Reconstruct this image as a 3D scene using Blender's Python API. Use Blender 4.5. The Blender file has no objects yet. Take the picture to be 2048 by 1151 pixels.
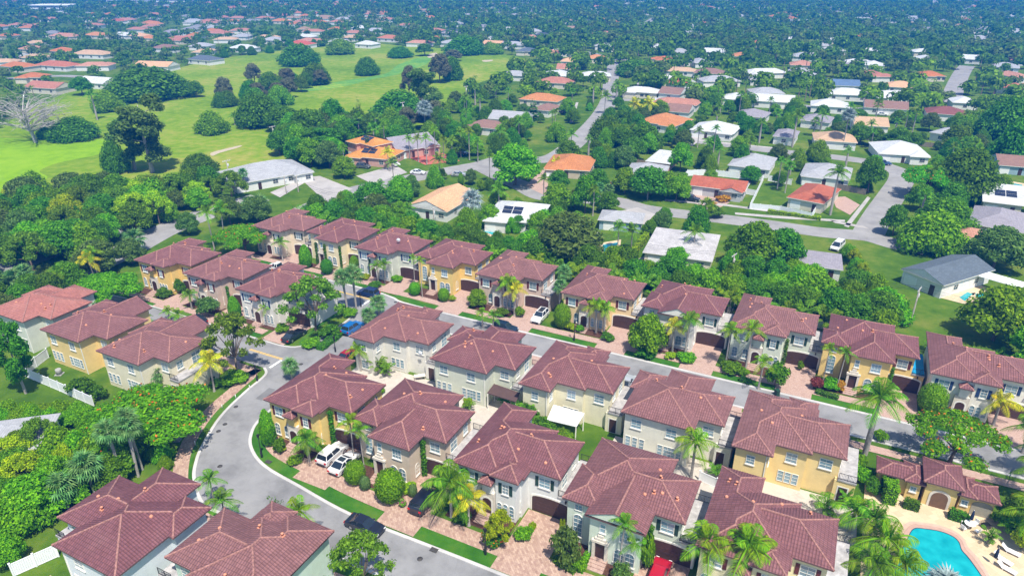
import bpy, math, random
from mathutils import Vector, Matrix
R = math.radians
random.seed(7)
scene = bpy.context.scene
# ------------------------------------------------------------------ camera, sky, sun, exposure
F_PX, PITCH, CAM_H = 1380.0, R(25.2), 60.0
GRID = R(26.4)                       # the estate's street grid, degrees east of the view axis
cam_data = bpy.data.cameras.new('camera')
cam_data.sensor_width = 36.0
cam_data.lens = F_PX / 2048 * 36.0
cam_data.clip_start, cam_data.clip_end = 0.5, 9000
cam = bpy.data.objects.new('camera', cam_data)
cam.location = (0, 0, CAM_H)
cam.rotation_euler = (R(90) - PITCH, 0, 0)
scene.collection.objects.link(cam)
scene.camera = cam
SUN_AZ, SUN_EL = R(161), R(63)       # clockwise from +Y
world = bpy.data.worlds.new('World'); scene.world = world
world.use_nodes = True
wn = world.node_tree.nodes; wn.clear()
sky = wn.new('ShaderNodeTexSky'); sky.sky_type = 'NISHITA'; sky.sun_disc = False
sky.sun_elevation = SUN_EL; sky.sun_rotation = SUN_AZ
sky.air_density = 1.0; sky.dust_density = 0.6; sky.ozone_density = 1.0
bg = wn.new('ShaderNodeBackground'); bg.inputs['Strength'].default_value = 0.135
wo = wn.new('ShaderNodeOutputWorld')
world.node_tree.links.new(sky.outputs[0], bg.inputs[0]); world.node_tree.links.new(bg.outputs[0], wo.inputs[0])
sun_data = bpy.data.lights.new('sun', 'SUN'); sun_data.energy = 5.0; sun_data.angle = R(0.6)
sun_data.color = (1.0, 0.94, 0.83)
sun = bpy.data.objects.new('sun', sun_data)
sdir = Vector((math.sin(SUN_AZ) * math.cos(SUN_EL), math.cos(SUN_AZ) * math.cos(SUN_EL), math.sin(SUN_EL)))
sun.rotation_euler = sdir.to_track_quat('Z', 'Y').to_euler()
sun.location = sdir * 300
scene.collection.objects.link(sun)
vs = scene.view_settings
vs.view_transform = 'Standard'; vs.look = 'None'; vs.exposure = 0.52; vs.gamma = 1.0; vs.use_curve_mapping = False
cy = scene.cycles
cy.use_denoising = True; cy.max_bounces = 5; cy.diffuse_bounces = 3; cy.glossy_bounces = 2
cy.transmission_bounces = 2; cy.transparent_max_bounces = 6; cy.volume_bounces = 0
cy.caustics_reflective = False; cy.caustics_refractive = False
cy.use_adaptive_sampling = True; cy.adaptive_threshold = 0.02
# ------------------------------------------------------------------ places
def at(px, py, z=0.0):
    """The point at height z that stands at photograph pixel (px, py)."""
    a = (px - 1024) / F_PX; b = (575.5 - py) / F_PX
    y = math.cos(PITCH) + b * math.sin(PITCH); zz = -math.sin(PITCH) + b * math.cos(PITCH)
    t = (z - CAM_H) / zz
    return Vector((a * t, y * t, z))
GU = Vector((math.sin(GRID), math.cos(GRID), 0)); GV = Vector((math.cos(GRID), -math.sin(GRID), 0))
def W(u, v, z=0.0):
    p = GU * u + GV * v; p.z = z
    return p
def uv_of(p): return p.dot(GU), p.dot(GV)
COL = scene.collection
def link(o, parent=None):
    COL.objects.link(o)
    if parent is not None: o.parent = parent
    return o
def tag(o, label=None, cat=None, group=None, kind=None):
    if label: o['label'] = label
    if cat: o['category'] = cat
    if group: o['group'] = group
    if kind: o['kind'] = kind
    return o
def empty(name, loc, rz=0, label=None, cat=None, group=None):
    o = bpy.data.objects.new(name, None); o.location = loc; o.rotation_euler = (0, 0, rz)
    o.empty_display_size = 0.3
    return tag(link(o), label, cat, group)
def put(name, mesh, parent=None, loc=(0, 0, 0), rz=0, sc=None, rot=None):
    o = bpy.data.objects.new(name, mesh); o.location = loc
    o.rotation_euler = rot if rot is not None else (0, 0, rz)
    if sc is not None: o.scale = (sc, sc, sc) if isinstance(sc, (int, float)) else sc
    return link(o, parent)
class MB:
    """collects shapes; mesh() gives one mesh"""
    def __init__(s): s.v = []; s.f = []; s.m = []; s.uv = {}; s.sm = set()
    def face(s, pts, m=0, uv=None):
        b = len(s.v); s.v += [tuple(p) for p in pts]; s.f.append(tuple(range(b, b + len(pts)))); s.m.append(m)
        if uv: s.uv[len(s.f) - 1] = uv
    def box(s, x0, x1, y0, y1, z0, z1, m=0, T=None):
        P = [(x0,y0,z0),(x1,y0,z0),(x1,y1,z0),(x0,y1,z0),(x0,y0,z1),(x1,y0,z1),(x1,y1,z1),(x0,y1,z1)]
        if T: P = [T(*p) for p in P]
        b = len(s.v); s.v += [tuple(p) for p in P]
        for q in ((0,3,2,1),(4,5,6,7),(0,1,5,4),(1,2,6,5),(2,3,7,6),(3,0,4,7)):
            s.f.append(tuple(b + i for i in q)); s.m.append(m)
    def tube(s, pts, rad, n=6, m=0, cap=True):
        """tapered tube through pts with a radius per point"""
        pts = [Vector(p) for p in pts]; rings = []
        for i, p in enumerate(pts):
            d = (pts[min(i + 1, len(pts) - 1)] - pts[max(i - 1, 0)])
            d = d.normalized() if d.length > 1e-6 else Vector((0, 0, 1))
            a = d.cross(Vector((0.31, 0.95, 0.05))); a = a.normalized() if a.length > 1e-4 else Vector((1, 0, 0))
            c = d.cross(a); r = rad[i] if isinstance(rad, (list, tuple)) else rad
            b = len(s.v); rings.append(b)
            for k in range(n):
                t = 2 * math.pi * k / n
                s.v.append(tuple(p + a * (r * math.cos(t)) + c * (r * math.sin(t))))
        for i in range(len(rings) - 1):
            for k in range(n):
                k2 = (k + 1) % n
                s.f.append((rings[i] + k, rings[i] + k2, rings[i + 1] + k2, rings[i + 1] + k)); s.m.append(m); s.sm.add(len(s.f) - 1)
        if cap:
            s.f.append(tuple(rings[-1] + k for k in range(n))); s.m.append(m)
    def lathe(s, prof, n=12, m=0, c=(0, 0, 0)):
        rings = []
        for r, z in prof:
            b = len(s.v); rings.append(b)
            for k in range(n):
                t = 2 * math.pi * k / n
                s.v.append((c[0] + r * math.cos(t), c[1] + r * math.sin(t), c[2] + z))
        for i in range(len(rings) - 1):
            for k in range(n):
                k2 = (k + 1) % n
                s.f.append((rings[i] + k, rings[i] + k2, rings[i + 1] + k2, rings[i + 1] + k)); s.m.append(m); s.sm.add(len(s.f) - 1)
        s.f.append(tuple(rings[-1] + k for k in range(n))); s.m.append(m)
        s.f.append(tuple(rings[0] + k for k in reversed(range(n)))); s.m.append(m)
    def mesh(s, name, *mats, smooth=False):
        me = bpy.data.meshes.new(name); me.from_pydata(s.v, [], s.f)
        for m in mats: me.materials.append(m)
        if len(mats) > 1: me.polygons.foreach_set('material_index', s.m)
        if smooth or s.sm:
            me.polygons.foreach_set('use_smooth', [smooth or (i in s.sm) for i in range(len(s.f))])
        if s.uv:
            L = me.uv_layers.new(name='UVMap').data
            for fi, uv in s.uv.items():
                st = me.polygons[fi].loop_start
                for k, c in enumerate(uv): L[st + k].uv = c
        me.update()
        return me
# ------------------------------------------------------------------ materials
def _mat(name):
    m = bpy.data.materials.new(name); m.use_nodes = True
    n = m.node_tree.nodes; n.clear()
    return m, n, m.node_tree.links
def noise(n, l, scale, detail=4, rough=0.6, src=None):
    t = n.new('ShaderNodeTexNoise'); t.inputs['Scale'].default_value = scale
    t.inputs['Detail'].default_value = detail; t.inputs['Roughness'].default_value = rough
    if src is not None: l.new(src, t.inputs['Vector'])
    return t.outputs['Fac']
def ramp(n, l, fac, stops):
    r = n.new('ShaderNodeValToRGB'); e = r.color_ramp.elements
    while len(e) < len(stops): e.new(0.5)
    for k, (p, c) in enumerate(stops):
        e[k].position = p; e[k].color = (*c, 1)
    l.new(fac, r.inputs[0]); return r.outputs[0]
def mixc(n, l, fac, a, b, mode='MIX'):
    x = n.new('ShaderNodeMix'); x.data_type = 'RGBA'; x.blend_type = mode
    for s, v in ((x.inputs[0], fac), (x.inputs[6], a), (x.inputs[7], b)):
        if isinstance(v, (int, float)): s.default_value = v
        elif isinstance(v, (tuple, list)): s.default_value = (*v, 1)
        else: l.new(v, s)
    return x.outputs[2]
def math_(n, l, op, a, b=None):
    x = n.new('ShaderNodeMath'); x.operation = op
    for i, v in enumerate((a, b)):
        if v is None: continue
        if isinstance(v, (int, float)): x.inputs[i].default_value = v
        else: l.new(v, x.inputs[i])
    return x.outputs[0]
def out(m, n, l, col, rough=0.7, spec=0.3, bump=None, bd=0.05, bs=0.5, metal=0.0):
    b = n.new('ShaderNodeBsdfPrincipled'); o = n.new('ShaderNodeOutputMaterial')
    if isinstance(col, tuple): b.inputs['Base Color'].default_value = (*col, 1)
    else: l.new(col, b.inputs['Base Color'])
    if isinstance(rough, float): b.inputs['Roughness'].default_value = rough
    else: l.new(rough, b.inputs['Roughness'])
    b.inputs['Specular IOR Level'].default_value = spec; b.inputs['Metallic'].default_value = metal
    if bump is not None:
        k = n.new('ShaderNodeBump'); k.inputs['Distance'].default_value = bd; k.inputs['Strength'].default_value = bs
        l.new(bump, k.inputs['Height']); l.new(k.outputs[0], b.inputs['Normal'])
    l.new(b.outputs[0], o.inputs[0]); return m
def scl(c, k): return tuple(min(1.0, x * k) for x in c)
_plain = {}
def plain(name, col, rough=0.6, spec=0.3, var=0.12, scale=1.5, metal=0.0, bump=0.0):
    key = (name, col)
    if key in _plain: return _plain[key]
    m, n, l = _mat(name)
    g = n.new('ShaderNodeNewGeometry').outputs['Position']
    f = noise(n, l, scale, 5, 0.65, g)
    c = ramp(n, l, f, [(0.3, scl(col, 1 - var)), (0.7, scl(col, 1 + var))])
    if bump: out(m, n, l, c, rough, spec, f, bump, 0.6, metal)
    else: out(m, n, l, c, rough, spec, metal=metal)
    _plain[key] = m; return m
def stucco(name, col):
    m, n, l = _mat(name)
    g = n.new('ShaderNodeNewGeometry').outputs['Position']
    f = noise(n, l, 0.8, 5, 0.7, g)
    c = ramp(n, l, f, [(0.25, scl(col, 0.86)), (0.5, col), (0.75, scl(col, 1.07))])
    mp = n.new('ShaderNodeMapping'); mp.inputs['Scale'].default_value = (3, 3, 0.25); l.new(g, mp.inputs[0])
    s = noise(n, l, 1.0, 4, 0.7, mp.outputs[0])
    c = mixc(n, l, math_(n, l, 'MULTIPLY', s, 0.22), c, scl(col, 0.55))
    return out(m, n, l, c, 0.85, 0.2, noise(n, l, 14, 3, 0.6, g), 0.02, 0.4)
def tile_roof(name, col, dark=0.62, course=0.42, barrel=0.30, stain=0.35, bs=0.9):
    """clay tile: barrels run up the slope (u), courses across it (v); UV in metres"""
    m, n, l = _mat(name)
    uv = n.new('ShaderNodeUVMap').outputs[0]
    sp = n.new('ShaderNodeSeparateXYZ'); l.new(uv, sp.inputs[0])
    fu = math_(n, l, 'FRACT', math_(n, l, 'DIVIDE', sp.outputs[0], barrel))
    fv = math_(n, l, 'FRACT', math_(n, l, 'DIVIDE', sp.outputs[1], course))
    hu = math_(n, l, 'SINE', math_(n, l, 'MULTIPLY', fu, math.pi))
    wn_ = n.new('ShaderNodeTexWhiteNoise'); wn_.noise_dimensions = '2D'
    cu = math_(n, l, 'FLOOR', math_(n, l, 'DIVIDE', sp.outputs[0], barrel))
    cv = math_(n, l, 'FLOOR', math_(n, l, 'DIVIDE', sp.outputs[1], course))
    cb = n.new('ShaderNodeCombineXYZ'); l.new(cu, cb.inputs[0]); l.new(cv, cb.inputs[1]); l.new(cb.outputs[0], wn_.inputs['Vector'])
    g = n.new('ShaderNodeNewGeometry').outputs['Position']
    c = ramp(n, l, wn_.outputs['Value'], [(0, scl(col, 0.72)), (0.5, col), (1, scl(col, 1.28))])
    c = mixc(n, l, 0.55, col, c)
    st = ramp(n, l, noise(n, l, 0.35, 6, 0.7, g), [(0.42, (0, 0, 0)), (0.75, (1, 1, 1))])
    c = mixc(n, l, math_(n, l, 'MULTIPLY', st, stain), c, scl(col, 0.5))
    mp = n.new('ShaderNodeMapping'); mp.inputs['Scale'].default_value = (1.6, 0.18, 1); l.new(uv, mp.inputs[0])
    sk = ramp(n, l, noise(n, l, 1.0, 5, 0.7, mp.outputs[0]), [(0.48, (0, 0, 0)), (0.72, (1, 1, 1))])
    c = mixc(n, l, math_(n, l, 'MULTIPLY', sk, 0.45), c, scl(col, 0.55))
    oi = n.new('ShaderNodeObjectInfo').outputs['Random']
    hs = n.new('ShaderNodeHueSaturation'); l.new(c, hs.inputs['Color'])
    l.new(math_(n, l, 'ADD', 0.86, math_(n, l, 'MULTIPLY', oi, 0.24)), hs.inputs['Value']); l.new(math_(n, l, 'ADD', 0.488, math_(n, l, 'MULTIPLY', oi, 0.018)), hs.inputs['Hue']); l.new(math_(n, l, 'SUBTRACT', 1.08, math_(n, l, 'MULTIPLY', oi, 0.12)), hs.inputs['Saturation'])
    c = hs.outputs[0]
    st2 = ramp(n, l, noise(n, l, 0.22, 5, 0.6, uv), [(0.5, (0, 0, 0)), (0.8, (1, 1, 1))])
    c = mixc(n, l, math_(n, l, 'MULTIPLY', st2, 0.42), c, (min(1, col[0] * 1.35), col[1] * 1.6, col[2] * 1.55))
    # the joints between barrels and under each course's lip are recessed, their shadow darkened into the colour
    jt = math_(n, l, 'GREATER_THAN', fv, 0.86)
    ju = math_(n, l, 'LESS_THAN', hu, 0.38)
    jj = math_(n, l, 'MAXIMUM', jt, ju)
    c = mixc(n, l, math_(n, l, 'MULTIPLY', jj, 1 - dark), c, scl(col, 0.35))
    hgt = math_(n, l, 'SUBTRACT', math_(n, l, 'MULTIPLY', hu, 0.8), math_(n, l, 'MULTIPLY', fv, 0.6))
    return out(m, n, l, c, 0.8, 0.25, hgt, 0.06, bs)
def shingle(name, col, stain=0.3):
    m, n, l = _mat(name)
    uv = n.new('ShaderNodeUVMap').outputs[0]
    br = n.new('ShaderNodeTexBrick'); l.new(uv, br.inputs[0]); br.inputs['Scale'].default_value = 1.0
    br.inputs['Brick Width'].default_value = 0.9; br.inputs['Row Height'].default_value = 0.32; br.inputs['Mortar Size'].default_value = 0.02
    br.inputs['Color1'].default_value = (*scl(col, 0.9), 1); br.inputs['Color2'].default_value = (*scl(col, 1.12), 1); br.inputs['Mortar'].default_value = (*scl(col, 0.6), 1)
    g = n.new('ShaderNodeNewGeometry').outputs['Position']
    st = ramp(n, l, noise(n, l, 0.3, 6, 0.7, g), [(0.45, (0, 0, 0)), (0.8, (1, 1, 1))])
    c = mixc(n, l, math_(n, l, 'MULTIPLY', st, stain), br.outputs[0], scl(col, 0.55))
    return out(m, n, l, c, 0.85, 0.25, br.outputs['Fac'], 0.02, -0.5)
def grass(name, a, b, c, big=0.035, fine=1.3):
    m, n, l = _mat(name)
    g = n.new('ShaderNodeNewGeometry').outputs['Position']
    f = noise(n, l, big, 6, 0.62, g); f2 = noise(n, l, fine, 5, 0.7, g)
    f3 = noise(n, l, 0.28, 4, 0.6, g)
    k = math_(n, l, 'ADD', math_(n, l, 'MULTIPLY', f, 0.6), math_(n, l, 'MULTIPLY', f3, 0.4))
    col = ramp(n, l, k, [(0.40, a), (0.5, b), (0.62, c)])
    col = mixc(n, l, math_(n, l, 'MULTIPLY', f2, 0.55), col, scl(a, 0.55))
    return out(m, n, l, col, 0.95, 0.02, noise(n, l, 6, 4, 0.7, g), 0.12, 0.8)
def asphalt(name, col, dark=0.75):
    m, n, l = _mat(name)
    g = n.new('ShaderNodeNewGeometry').outputs['Position']
    f = noise(n, l, 0.16, 7, 0.65, g); f2 = noise(n, l, 9, 3, 0.7, g); f3 = noise(n, l, 0.9, 5, 0.7, g)
    c = ramp(n, l, f, [(0.3, scl(col, dark)), (0.5, col), (0.7, scl(col, 1.18))])
    c = mixc(n, l, math_(n, l, 'MULTIPLY', f2, 0.25), c, scl(col, 0.5))
    c = mixc(n, l, math_(n, l, 'MULTIPLY', math_(n, l, 'GREATER_THAN', f3, 0.66), 0.25), c, scl(col, 0.55))
    f4 = noise(n, l, 0.45, 3, 0.5, g)
    c = mixc(n, l, math_(n, l, 'MULTIPLY', ramp(n, l, f4, [(0.56, (0, 0, 0)), (0.6, (1, 1, 1))]), 0.16), c, scl(col, 0.6))
    vo = n.new('ShaderNodeTexVoronoi'); vo.feature = 'DISTANCE_TO_EDGE'; vo.inputs['Scale'].default_value = 0.22; l.new(g, vo.inputs['Vector'])
    c = mixc(n, l, math_(n, l, 'MULTIPLY', math_(n, l, 'LESS_THAN', vo.outputs[0], 0.006), 0.14), c, scl(col, 0.4))
    return out(m, n, l, c, 0.9, 0.2, f2, 0.01, 0.4)
def pavers(name, a, b, c, w=0.24, h=0.12, mortar=0.6):
    m, n, l = _mat(name)
    g = n.new('ShaderNodeNewGeometry').outputs['Position']
    mp = n.new('ShaderNodeMapping'); mp.inputs['Rotation'].default_value = (0, 0, GRID + R(45)); l.new(g, mp.inputs[0])
    br = n.new('ShaderNodeTexBrick'); l.new(mp.outputs[0], br.inputs[0]); br.inputs['Scale'].default_value = 1.0
    br.inputs['Brick Width'].default_value = w; br.inputs['Row Height'].default_value = h; br.inputs['Mortar Size'].default_value = 0.008
    br.inputs['Bias'].default_value = -0.1
    br.inputs['Color1'].default_value = (*a, 1); br.inputs['Color2'].default_value = (*b, 1); br.inputs['Mortar'].default_value = (*scl(a, mortar), 1)
    f = noise(n, l, 0.5, 6, 0.7, g); f2 = noise(n, l, 2.2, 4, 0.7, g)
    col = mixc(n, l, math_(n, l, 'MULTIPLY', f2, 0.75), br.outputs[0], c)
    col = mixc(n, l, math_(n, l, 'MULTIPLY', math_(n, l, 'GREATER_THAN', f, 0.58), 0.22), col, scl(a, 0.55))
    return out(m, n, l, col, 0.85, 0.2, br.outputs['Fac'], 0.01, -0.4)
def foliage(name, a, b, trans=0.46, rnd=0.34, hue=0.04):
    """per-leaf and per-plant colour variation"""
    m, n, l = _mat(name)
    ge = n.new('ShaderNodeNewGeometry'); oi = n.new('ShaderNodeObjectInfo')
    c = ramp(n, l, ge.outputs['Random Per Island'], [(0, scl(a, 0.65)), (0.5, a), (1, b)])
    hs = n.new('ShaderNodeHueSaturation')
    hv = math_(n, l, 'ADD', 0.5 - hue * .45, math_(n, l, 'MULTIPLY', oi.outputs['Random'], hue * 1.1))
    l.new(hv, hs.inputs['Hue'])
    l.new(math_(n, l, 'ADD', 1 - rnd / 2, math_(n, l, 'MULTIPLY', oi.outputs['Random'], rnd)), hs.inputs['Value'])
    l.new(c, hs.inputs['Color'])
    d = n.new('ShaderNodeBsdfPrincipled'); d.inputs['Roughness'].default_value = 0.6; d.inputs['Specular IOR Level'].default_value = 0.07
    t = n.new('ShaderNodeBsdfTranslucent'); x = n.new('ShaderNodeMixShader'); o = n.new('ShaderNodeOutputMaterial')
    l.new(hs.outputs[0], d.inputs['Base Color']); l.new(hs.outputs[0], t.inputs['Color'])
    x.inputs[0].default_value = trans
    l.new(d.outputs[0], x.inputs[1]); l.new(t.outputs[0], x.inputs[2]); l.new(x.outputs[0], o.inputs[0])
    return m
def glass(name, col, rough=0.08, spec=0.8, blinds=0.0):
    m, n, l = _mat(name)
    tc = n.new('ShaderNodeTexCoord').outputs['Object']
    oi = n.new('ShaderNodeObjectInfo').outputs['Random']
    c = mixc(n, l, oi, scl(col, 0.55), scl(col, 1.25))
    if blinds:
        sp = n.new('ShaderNodeSeparateXYZ'); l.new(tc, sp.inputs[0])
        fr = math_(n, l, 'FRACT', math_(n, l, 'MULTIPLY', sp.outputs[2], 7.0))
        c = mixc(n, l, math_(n, l, 'MULTIPLY', math_(n, l, 'GREATER_THAN', fr, 0.45), blinds), c, scl(col, 1.9))
    return out(m, n, l, c, rough, spec)
M = {}
M['roof'] = tile_roof('mauve_tile', (0.205, 0.090, 0.091), dark=.48, bs=1.0)
M['roof_pink'] = tile_roof('salmon_tile', (0.36, 0.155, 0.125), stain=0.15)
M['ridge'] = plain('ridge_mortar', (0.29, 0.145, 0.125), 0.85, 0.2, 0.5, 4.5, bump=0.05)
M['fascia'] = plain('fascia', (0.13, 0.075, 0.07), 0.7)
M['trim'] = plain('white_trim', (0.74, 0.72, 0.66), 0.6, 0.3, 0.06)
M['stone'] = plain('cast_stone', (0.62, 0.56, 0.48), 0.8, 0.2, 0.12, 3)
M['pane'] = glass('window_pane', (0.17, 0.26, 0.31), blinds=0.5)  # bluish base colour paints in the reflected sky
M['pane_dark'] = glass('window_pane_dark', (0.05, 0.075, 0.09))
M['door'] = plain('brown_door', (0.055, 0.025, 0.02), 0.5, 0.4, 0.2, 4)
M['garage'] = plain('garage_brown', (0.065, 0.033, 0.026), 0.55, 0.35, 0.2, 3)
M['iron'] = plain('black_iron', (0.018, 0.018, 0.02), 0.45, 0.5)
M['deck'] = plain('terrace_deck', (0.37, 0.355, 0.35), 0.85, 0.2, 0.35, 1.2)
M['vent'] = plain('vent_orange', (0.55, 0.24, 0.15), 0.7)
M['shut_red'] = plain('shutter_maroon', (0.12, 0.03, 0.03), 0.6)
M['shut_blue'] = plain('shutter_navy', (0.025, 0.055, 0.14), 0.6)
M['shut_green'] = plain('shutter_green', (0.02, 0.055, 0.045), 0.6)
M['white'] = plain('white_paint', (0.78, 0.78, 0.77), 0.55, 0.35, 0.05)
M['vinyl'] = plain('vinyl_fence', (0.80, 0.81, 0.83), 0.45, 0.4, 0.04)
M['awning'] = plain('awning_brown', (0.085, 0.05, 0.045), 0.8)
M['grass'] = grass('lawn', (0.055, 0.125, 0.012), (0.10, 0.18, 0.016), (0.20, 0.23, 0.04), 0.05)
M['lawn'] = grass('turf_strip', (0.035, 0.13, 0.012), (0.06, 0.18, 0.016), (0.11, 0.20, 0.025), 0.2)
M['golf'] = grass('fairway', (0.12, 0.225, 0.008), (0.20, 0.31, 0.015), (0.37, 0.35, 0.075), 0.016, 0.5)
M['algae'] = grass('pond_algae', (0.17, 0.33, 0.006), (0.23, 0.41, 0.008), (0.29, 0.45, 0.02), 0.03, 2.2)
M['canal'] = grass('canal_weed', (0.10, 0.27, 0.05), (0.15, 0.33, 0.05), (0.33, 0.43, 0.04), 0.03, 0.5)
M['mulch'] = plain('mulch', (0.085, 0.042, 0.028), 0.95, 0.1, 0.4, 3, bump=0.05)
M['road'] = asphalt('estate_asphalt', (0.25, 0.248, 0.25), .6)
M['road2'] = asphalt('suburb_asphalt', (0.29, 0.28, 0.272))
M['drive'] = asphalt('concrete_drive', (0.40, 0.375, 0.355))
M['curb'] = asphalt('concrete_curb', (0.50, 0.485, 0.47), 0.8)
M['paver'] = pavers('pink_pavers', (0.35, 0.215, 0.175), (0.50, 0.36, 0.30), (0.45, 0.325, 0.27))
M['paver2'] = pavers('mixed_pavers', (0.27, 0.155, 0.12), (0.52, 0.37, 0.28), (0.42, 0.30, 0.235), 0.4, 0.24)
M['coral'] = pavers('pool_deck_stone', (0.62, 0.49, 0.32), (0.47, 0.35, 0.22), (0.58, 0.45, 0.30), 0.9, 0.9, 0.6)
M['patio'] = pavers('patio_stone', (0.44, 0.395, 0.34), (0.52, 0.47, 0.41), (0.48, 0.43, 0.375), 0.5, 0.5, 0.8)
M['hedge_core'] = plain('hedge_core', (0.02, 0.055, 0.01), 0.9)
M['yellow_line'] = plain('yellow_paint', (0.72, 0.45, 0.07), 0.7, 0.2, 0.2, 2)
M['white_line'] = plain('white_line_paint', (0.75, 0.75, 0.73), 0.7, 0.2, 0.15, 2)
# ------------------------------------------------------------------ ground, roads, pavements
def curve(pts, n=6, closed=False):
    P = [Vector(p) for p in pts]; o = []; N = len(P)
    for i in range(N if closed else N - 1):
        g = lambda k: P[k % N] if closed else P[max(0, min(N - 1, k))]
        a, b, c, d = g(i - 1), g(i), g(i + 1), g(i + 2)
        for k in range(n):
            t = k / n
            o.append(0.5 * ((2 * b) + (c - a) * t + (2 * a - 5 * b + 4 * c - d) * t * t + (3 * b - a - 3 * c + d) * t ** 3))
    if not closed: o.append(P[-1])
    return o
def sheet(name, pts, z, mat, kind='structure', thick=0.0, parent=None):
    mb = MB(); P = [Vector((p[0], p[1], z)) for p in pts]
    if sum(P[i].x * P[(i + 1) % len(P)].y - P[(i + 1) % len(P)].x * P[i].y for i in range(len(P))) < 0: P.reverse()
    mb.face(P)
    if thick:
        for i in range(len(P)):
            a, b = P[i], P[(i + 1) % len(P)]
            mb.face([a, a - Vector((0, 0, thick)), b - Vector((0, 0, thick)), b])
    o = put(name, mb.mesh(name, mat), parent)
    if parent is None: tag(o, kind=kind)
    return o
def ribbon(name, line, width, z, mat, kind='structure', off=0.0, h=0.0, parent=None):
    """a strip along a line; off moves it to the left, h gives it kerb-like height"""
    L = [Vector((p[0], p[1], 0)) for p in line]; mb = MB(); A, B = [], []
    for i, p in enumerate(L):
        d = (L[min(i + 1, len(L) - 1)] - L[max(i - 1, 0)]).normalized(); nrm = Vector((-d.y, d.x, 0))
        w = width[i] if isinstance(width, (list, tuple)) else width
        A.append(p + nrm * (off + w / 2) + Vector((0, 0, z))); B.append(p + nrm * (off - w / 2) + Vector((0, 0, z)))
    for i in range(len(L) - 1):
        mb.face([B[i], B[i + 1], A[i + 1], A[i]])
        if h:
            dz = Vector((0, 0, h))
            mb.face([A[i] - dz, A[i], A[i + 1], A[i + 1] - dz]); mb.face([B[i], B[i] - dz, B[i + 1] - dz, B[i + 1]])
    o = put(name, mb.mesh(name, mat), parent)
    if parent is None: tag(o, kind=kind)
    return o
sheet('ground', [(-5000, -400), (5000, -400), (5000, 7000), (-5000, 7000)], 0, M['grass'])
px = lambda *l: [at(*p) for p in l]
# golf course and its weed-covered water
golf = sheet('golf_course_grass', curve(px((-60, 300), (120, 190), (250, 165), (390, 128), (480, 112), (600, 98), (740, 88), (830, 94), (950, 100), (1050, 118),
    (1040, 145), (960, 165), (900, 215), (870, 255), (760, 262), (720, 268), (690, 300), (640, 330), (560, 330), (500, 345), (420, 350), (350, 350), (250, 370), (120, 400), (-60, 420)), 4, True), 0.02, M['golf'])
sheet('algae_pond', curve(px((-90, 280), (30, 277), (120, 281), (200, 279), (219, 283), (205, 300), (190, 311), (120, 325), (85, 338), (80, 345), (95, 356), (60, 375), (-10, 392), (-110, 395)), 5, True), 0.05, M['algae'])
sheet('canal_water', curve(px((600, 181), (640, 170), (700, 160), (770, 148), (800, 128), (850, 112), (862, 116), (850, 130), (800, 148), (740, 160), (680, 175), (605, 184)), 5, True), 0.05, M['canal'])
for k, l in enumerate([((422, 306), (450, 298), (482, 291), (478, 295), (440, 306), (425, 312)), ((965, 121), (985, 120), (982, 123), (968, 124)), ((855, 110), (872, 106), (875, 112), (858, 116))]):
    sheet('sand_bunker', curve(px(*l), 4, True), 0.06, plain('sand', (0.42, 0.36, 0.26), 0.95, 0.1))
# estate streets
near_front = [W(42.4, 40), W(42.4, 0), W(42.4, -30), W(42.2, -48), W(41.6, -58), W(41.6, -62.8), W(44.2, -67.4), W(46.7, -70.0), W(49.8, -72.2), W(55.7, -75.2), W(61.9, -76.8), W(67.0, -77.6), W(68.6, -79.4)]
far_front = [W(48.3, 40), W(48.3, 0), W(48.3, -30), W(48.2, -45), W(49.3, -54.6), W(50.2, -61.0), W(51.8, -65.0), W(54.2, -67.8), W(58, -69.6), W(66, -70.0), W(80, -70.0), W(88.5, -70.0), W(91.0, -68.5), W(91.9, -65.5)]
nf, ff = curve(near_front, 5), curve(far_front, 5)
back_near = [W(91.9, -65.5), W(91.9, -30), W(91.9, 0), W(91.9, 60)]
back_far = [W(98.4, 60), W(98.4, 0), W(98.4, -40), W(98.5, -70), W(99.6, -76), W(100.4, -82), W(100.6, -100), W(100.8, -122)]
bl = [W(95.0, -122), W(93.8, -100), W(93.2, -84), W(91.5, -79.5), W(88.5, -77.8), W(80, -77.8), W(77.0, -78.6), W(75.4, -81.5), W(75.3, -90), W(75.3, -132), W(68.6, -132), W(68.6, -90)]
far_pts = curve(back_far, 5); blc = curve(bl, 4)
road = sheet('estate_road', list(ff) + back_near[1:] + list(far_pts) + list(blc) + list(reversed(nf)), 0.03, M['road'])
ribbon('kerb', nf, 0.42, 0.11, M['curb'], h=0.11)
ribbon('kerb', ff + back_near[1:], 0.42, 0.11, M['curb'], h=0.11)
ribbon('kerb', far_pts, 0.50, 0.09, M['curb'], h=0.09)
ribbon('kerb', blc[:-8], 0.35, 0.11, M['curb'], h=0.11)
for a, b in ((W(72.0, -78.6), W(72.0, -86.0)), (W(97.0, -78.6), W(97.2, -92.0))):
    for s in (-0.14, 0.14):
        ribbon('road_marking', [a, b], 0.13, 0.042, M['yellow_line'], off=s)
ribbon('road_marking', [W(69.0, -78.6), W(71.7, -78.6)], 0.45, 0.042, M['white_line'])
ribbon('road_marking', [W(93.6, -79.2), W(96.6, -79.2)], 0.45, 0.042, M['white_line'])
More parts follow.
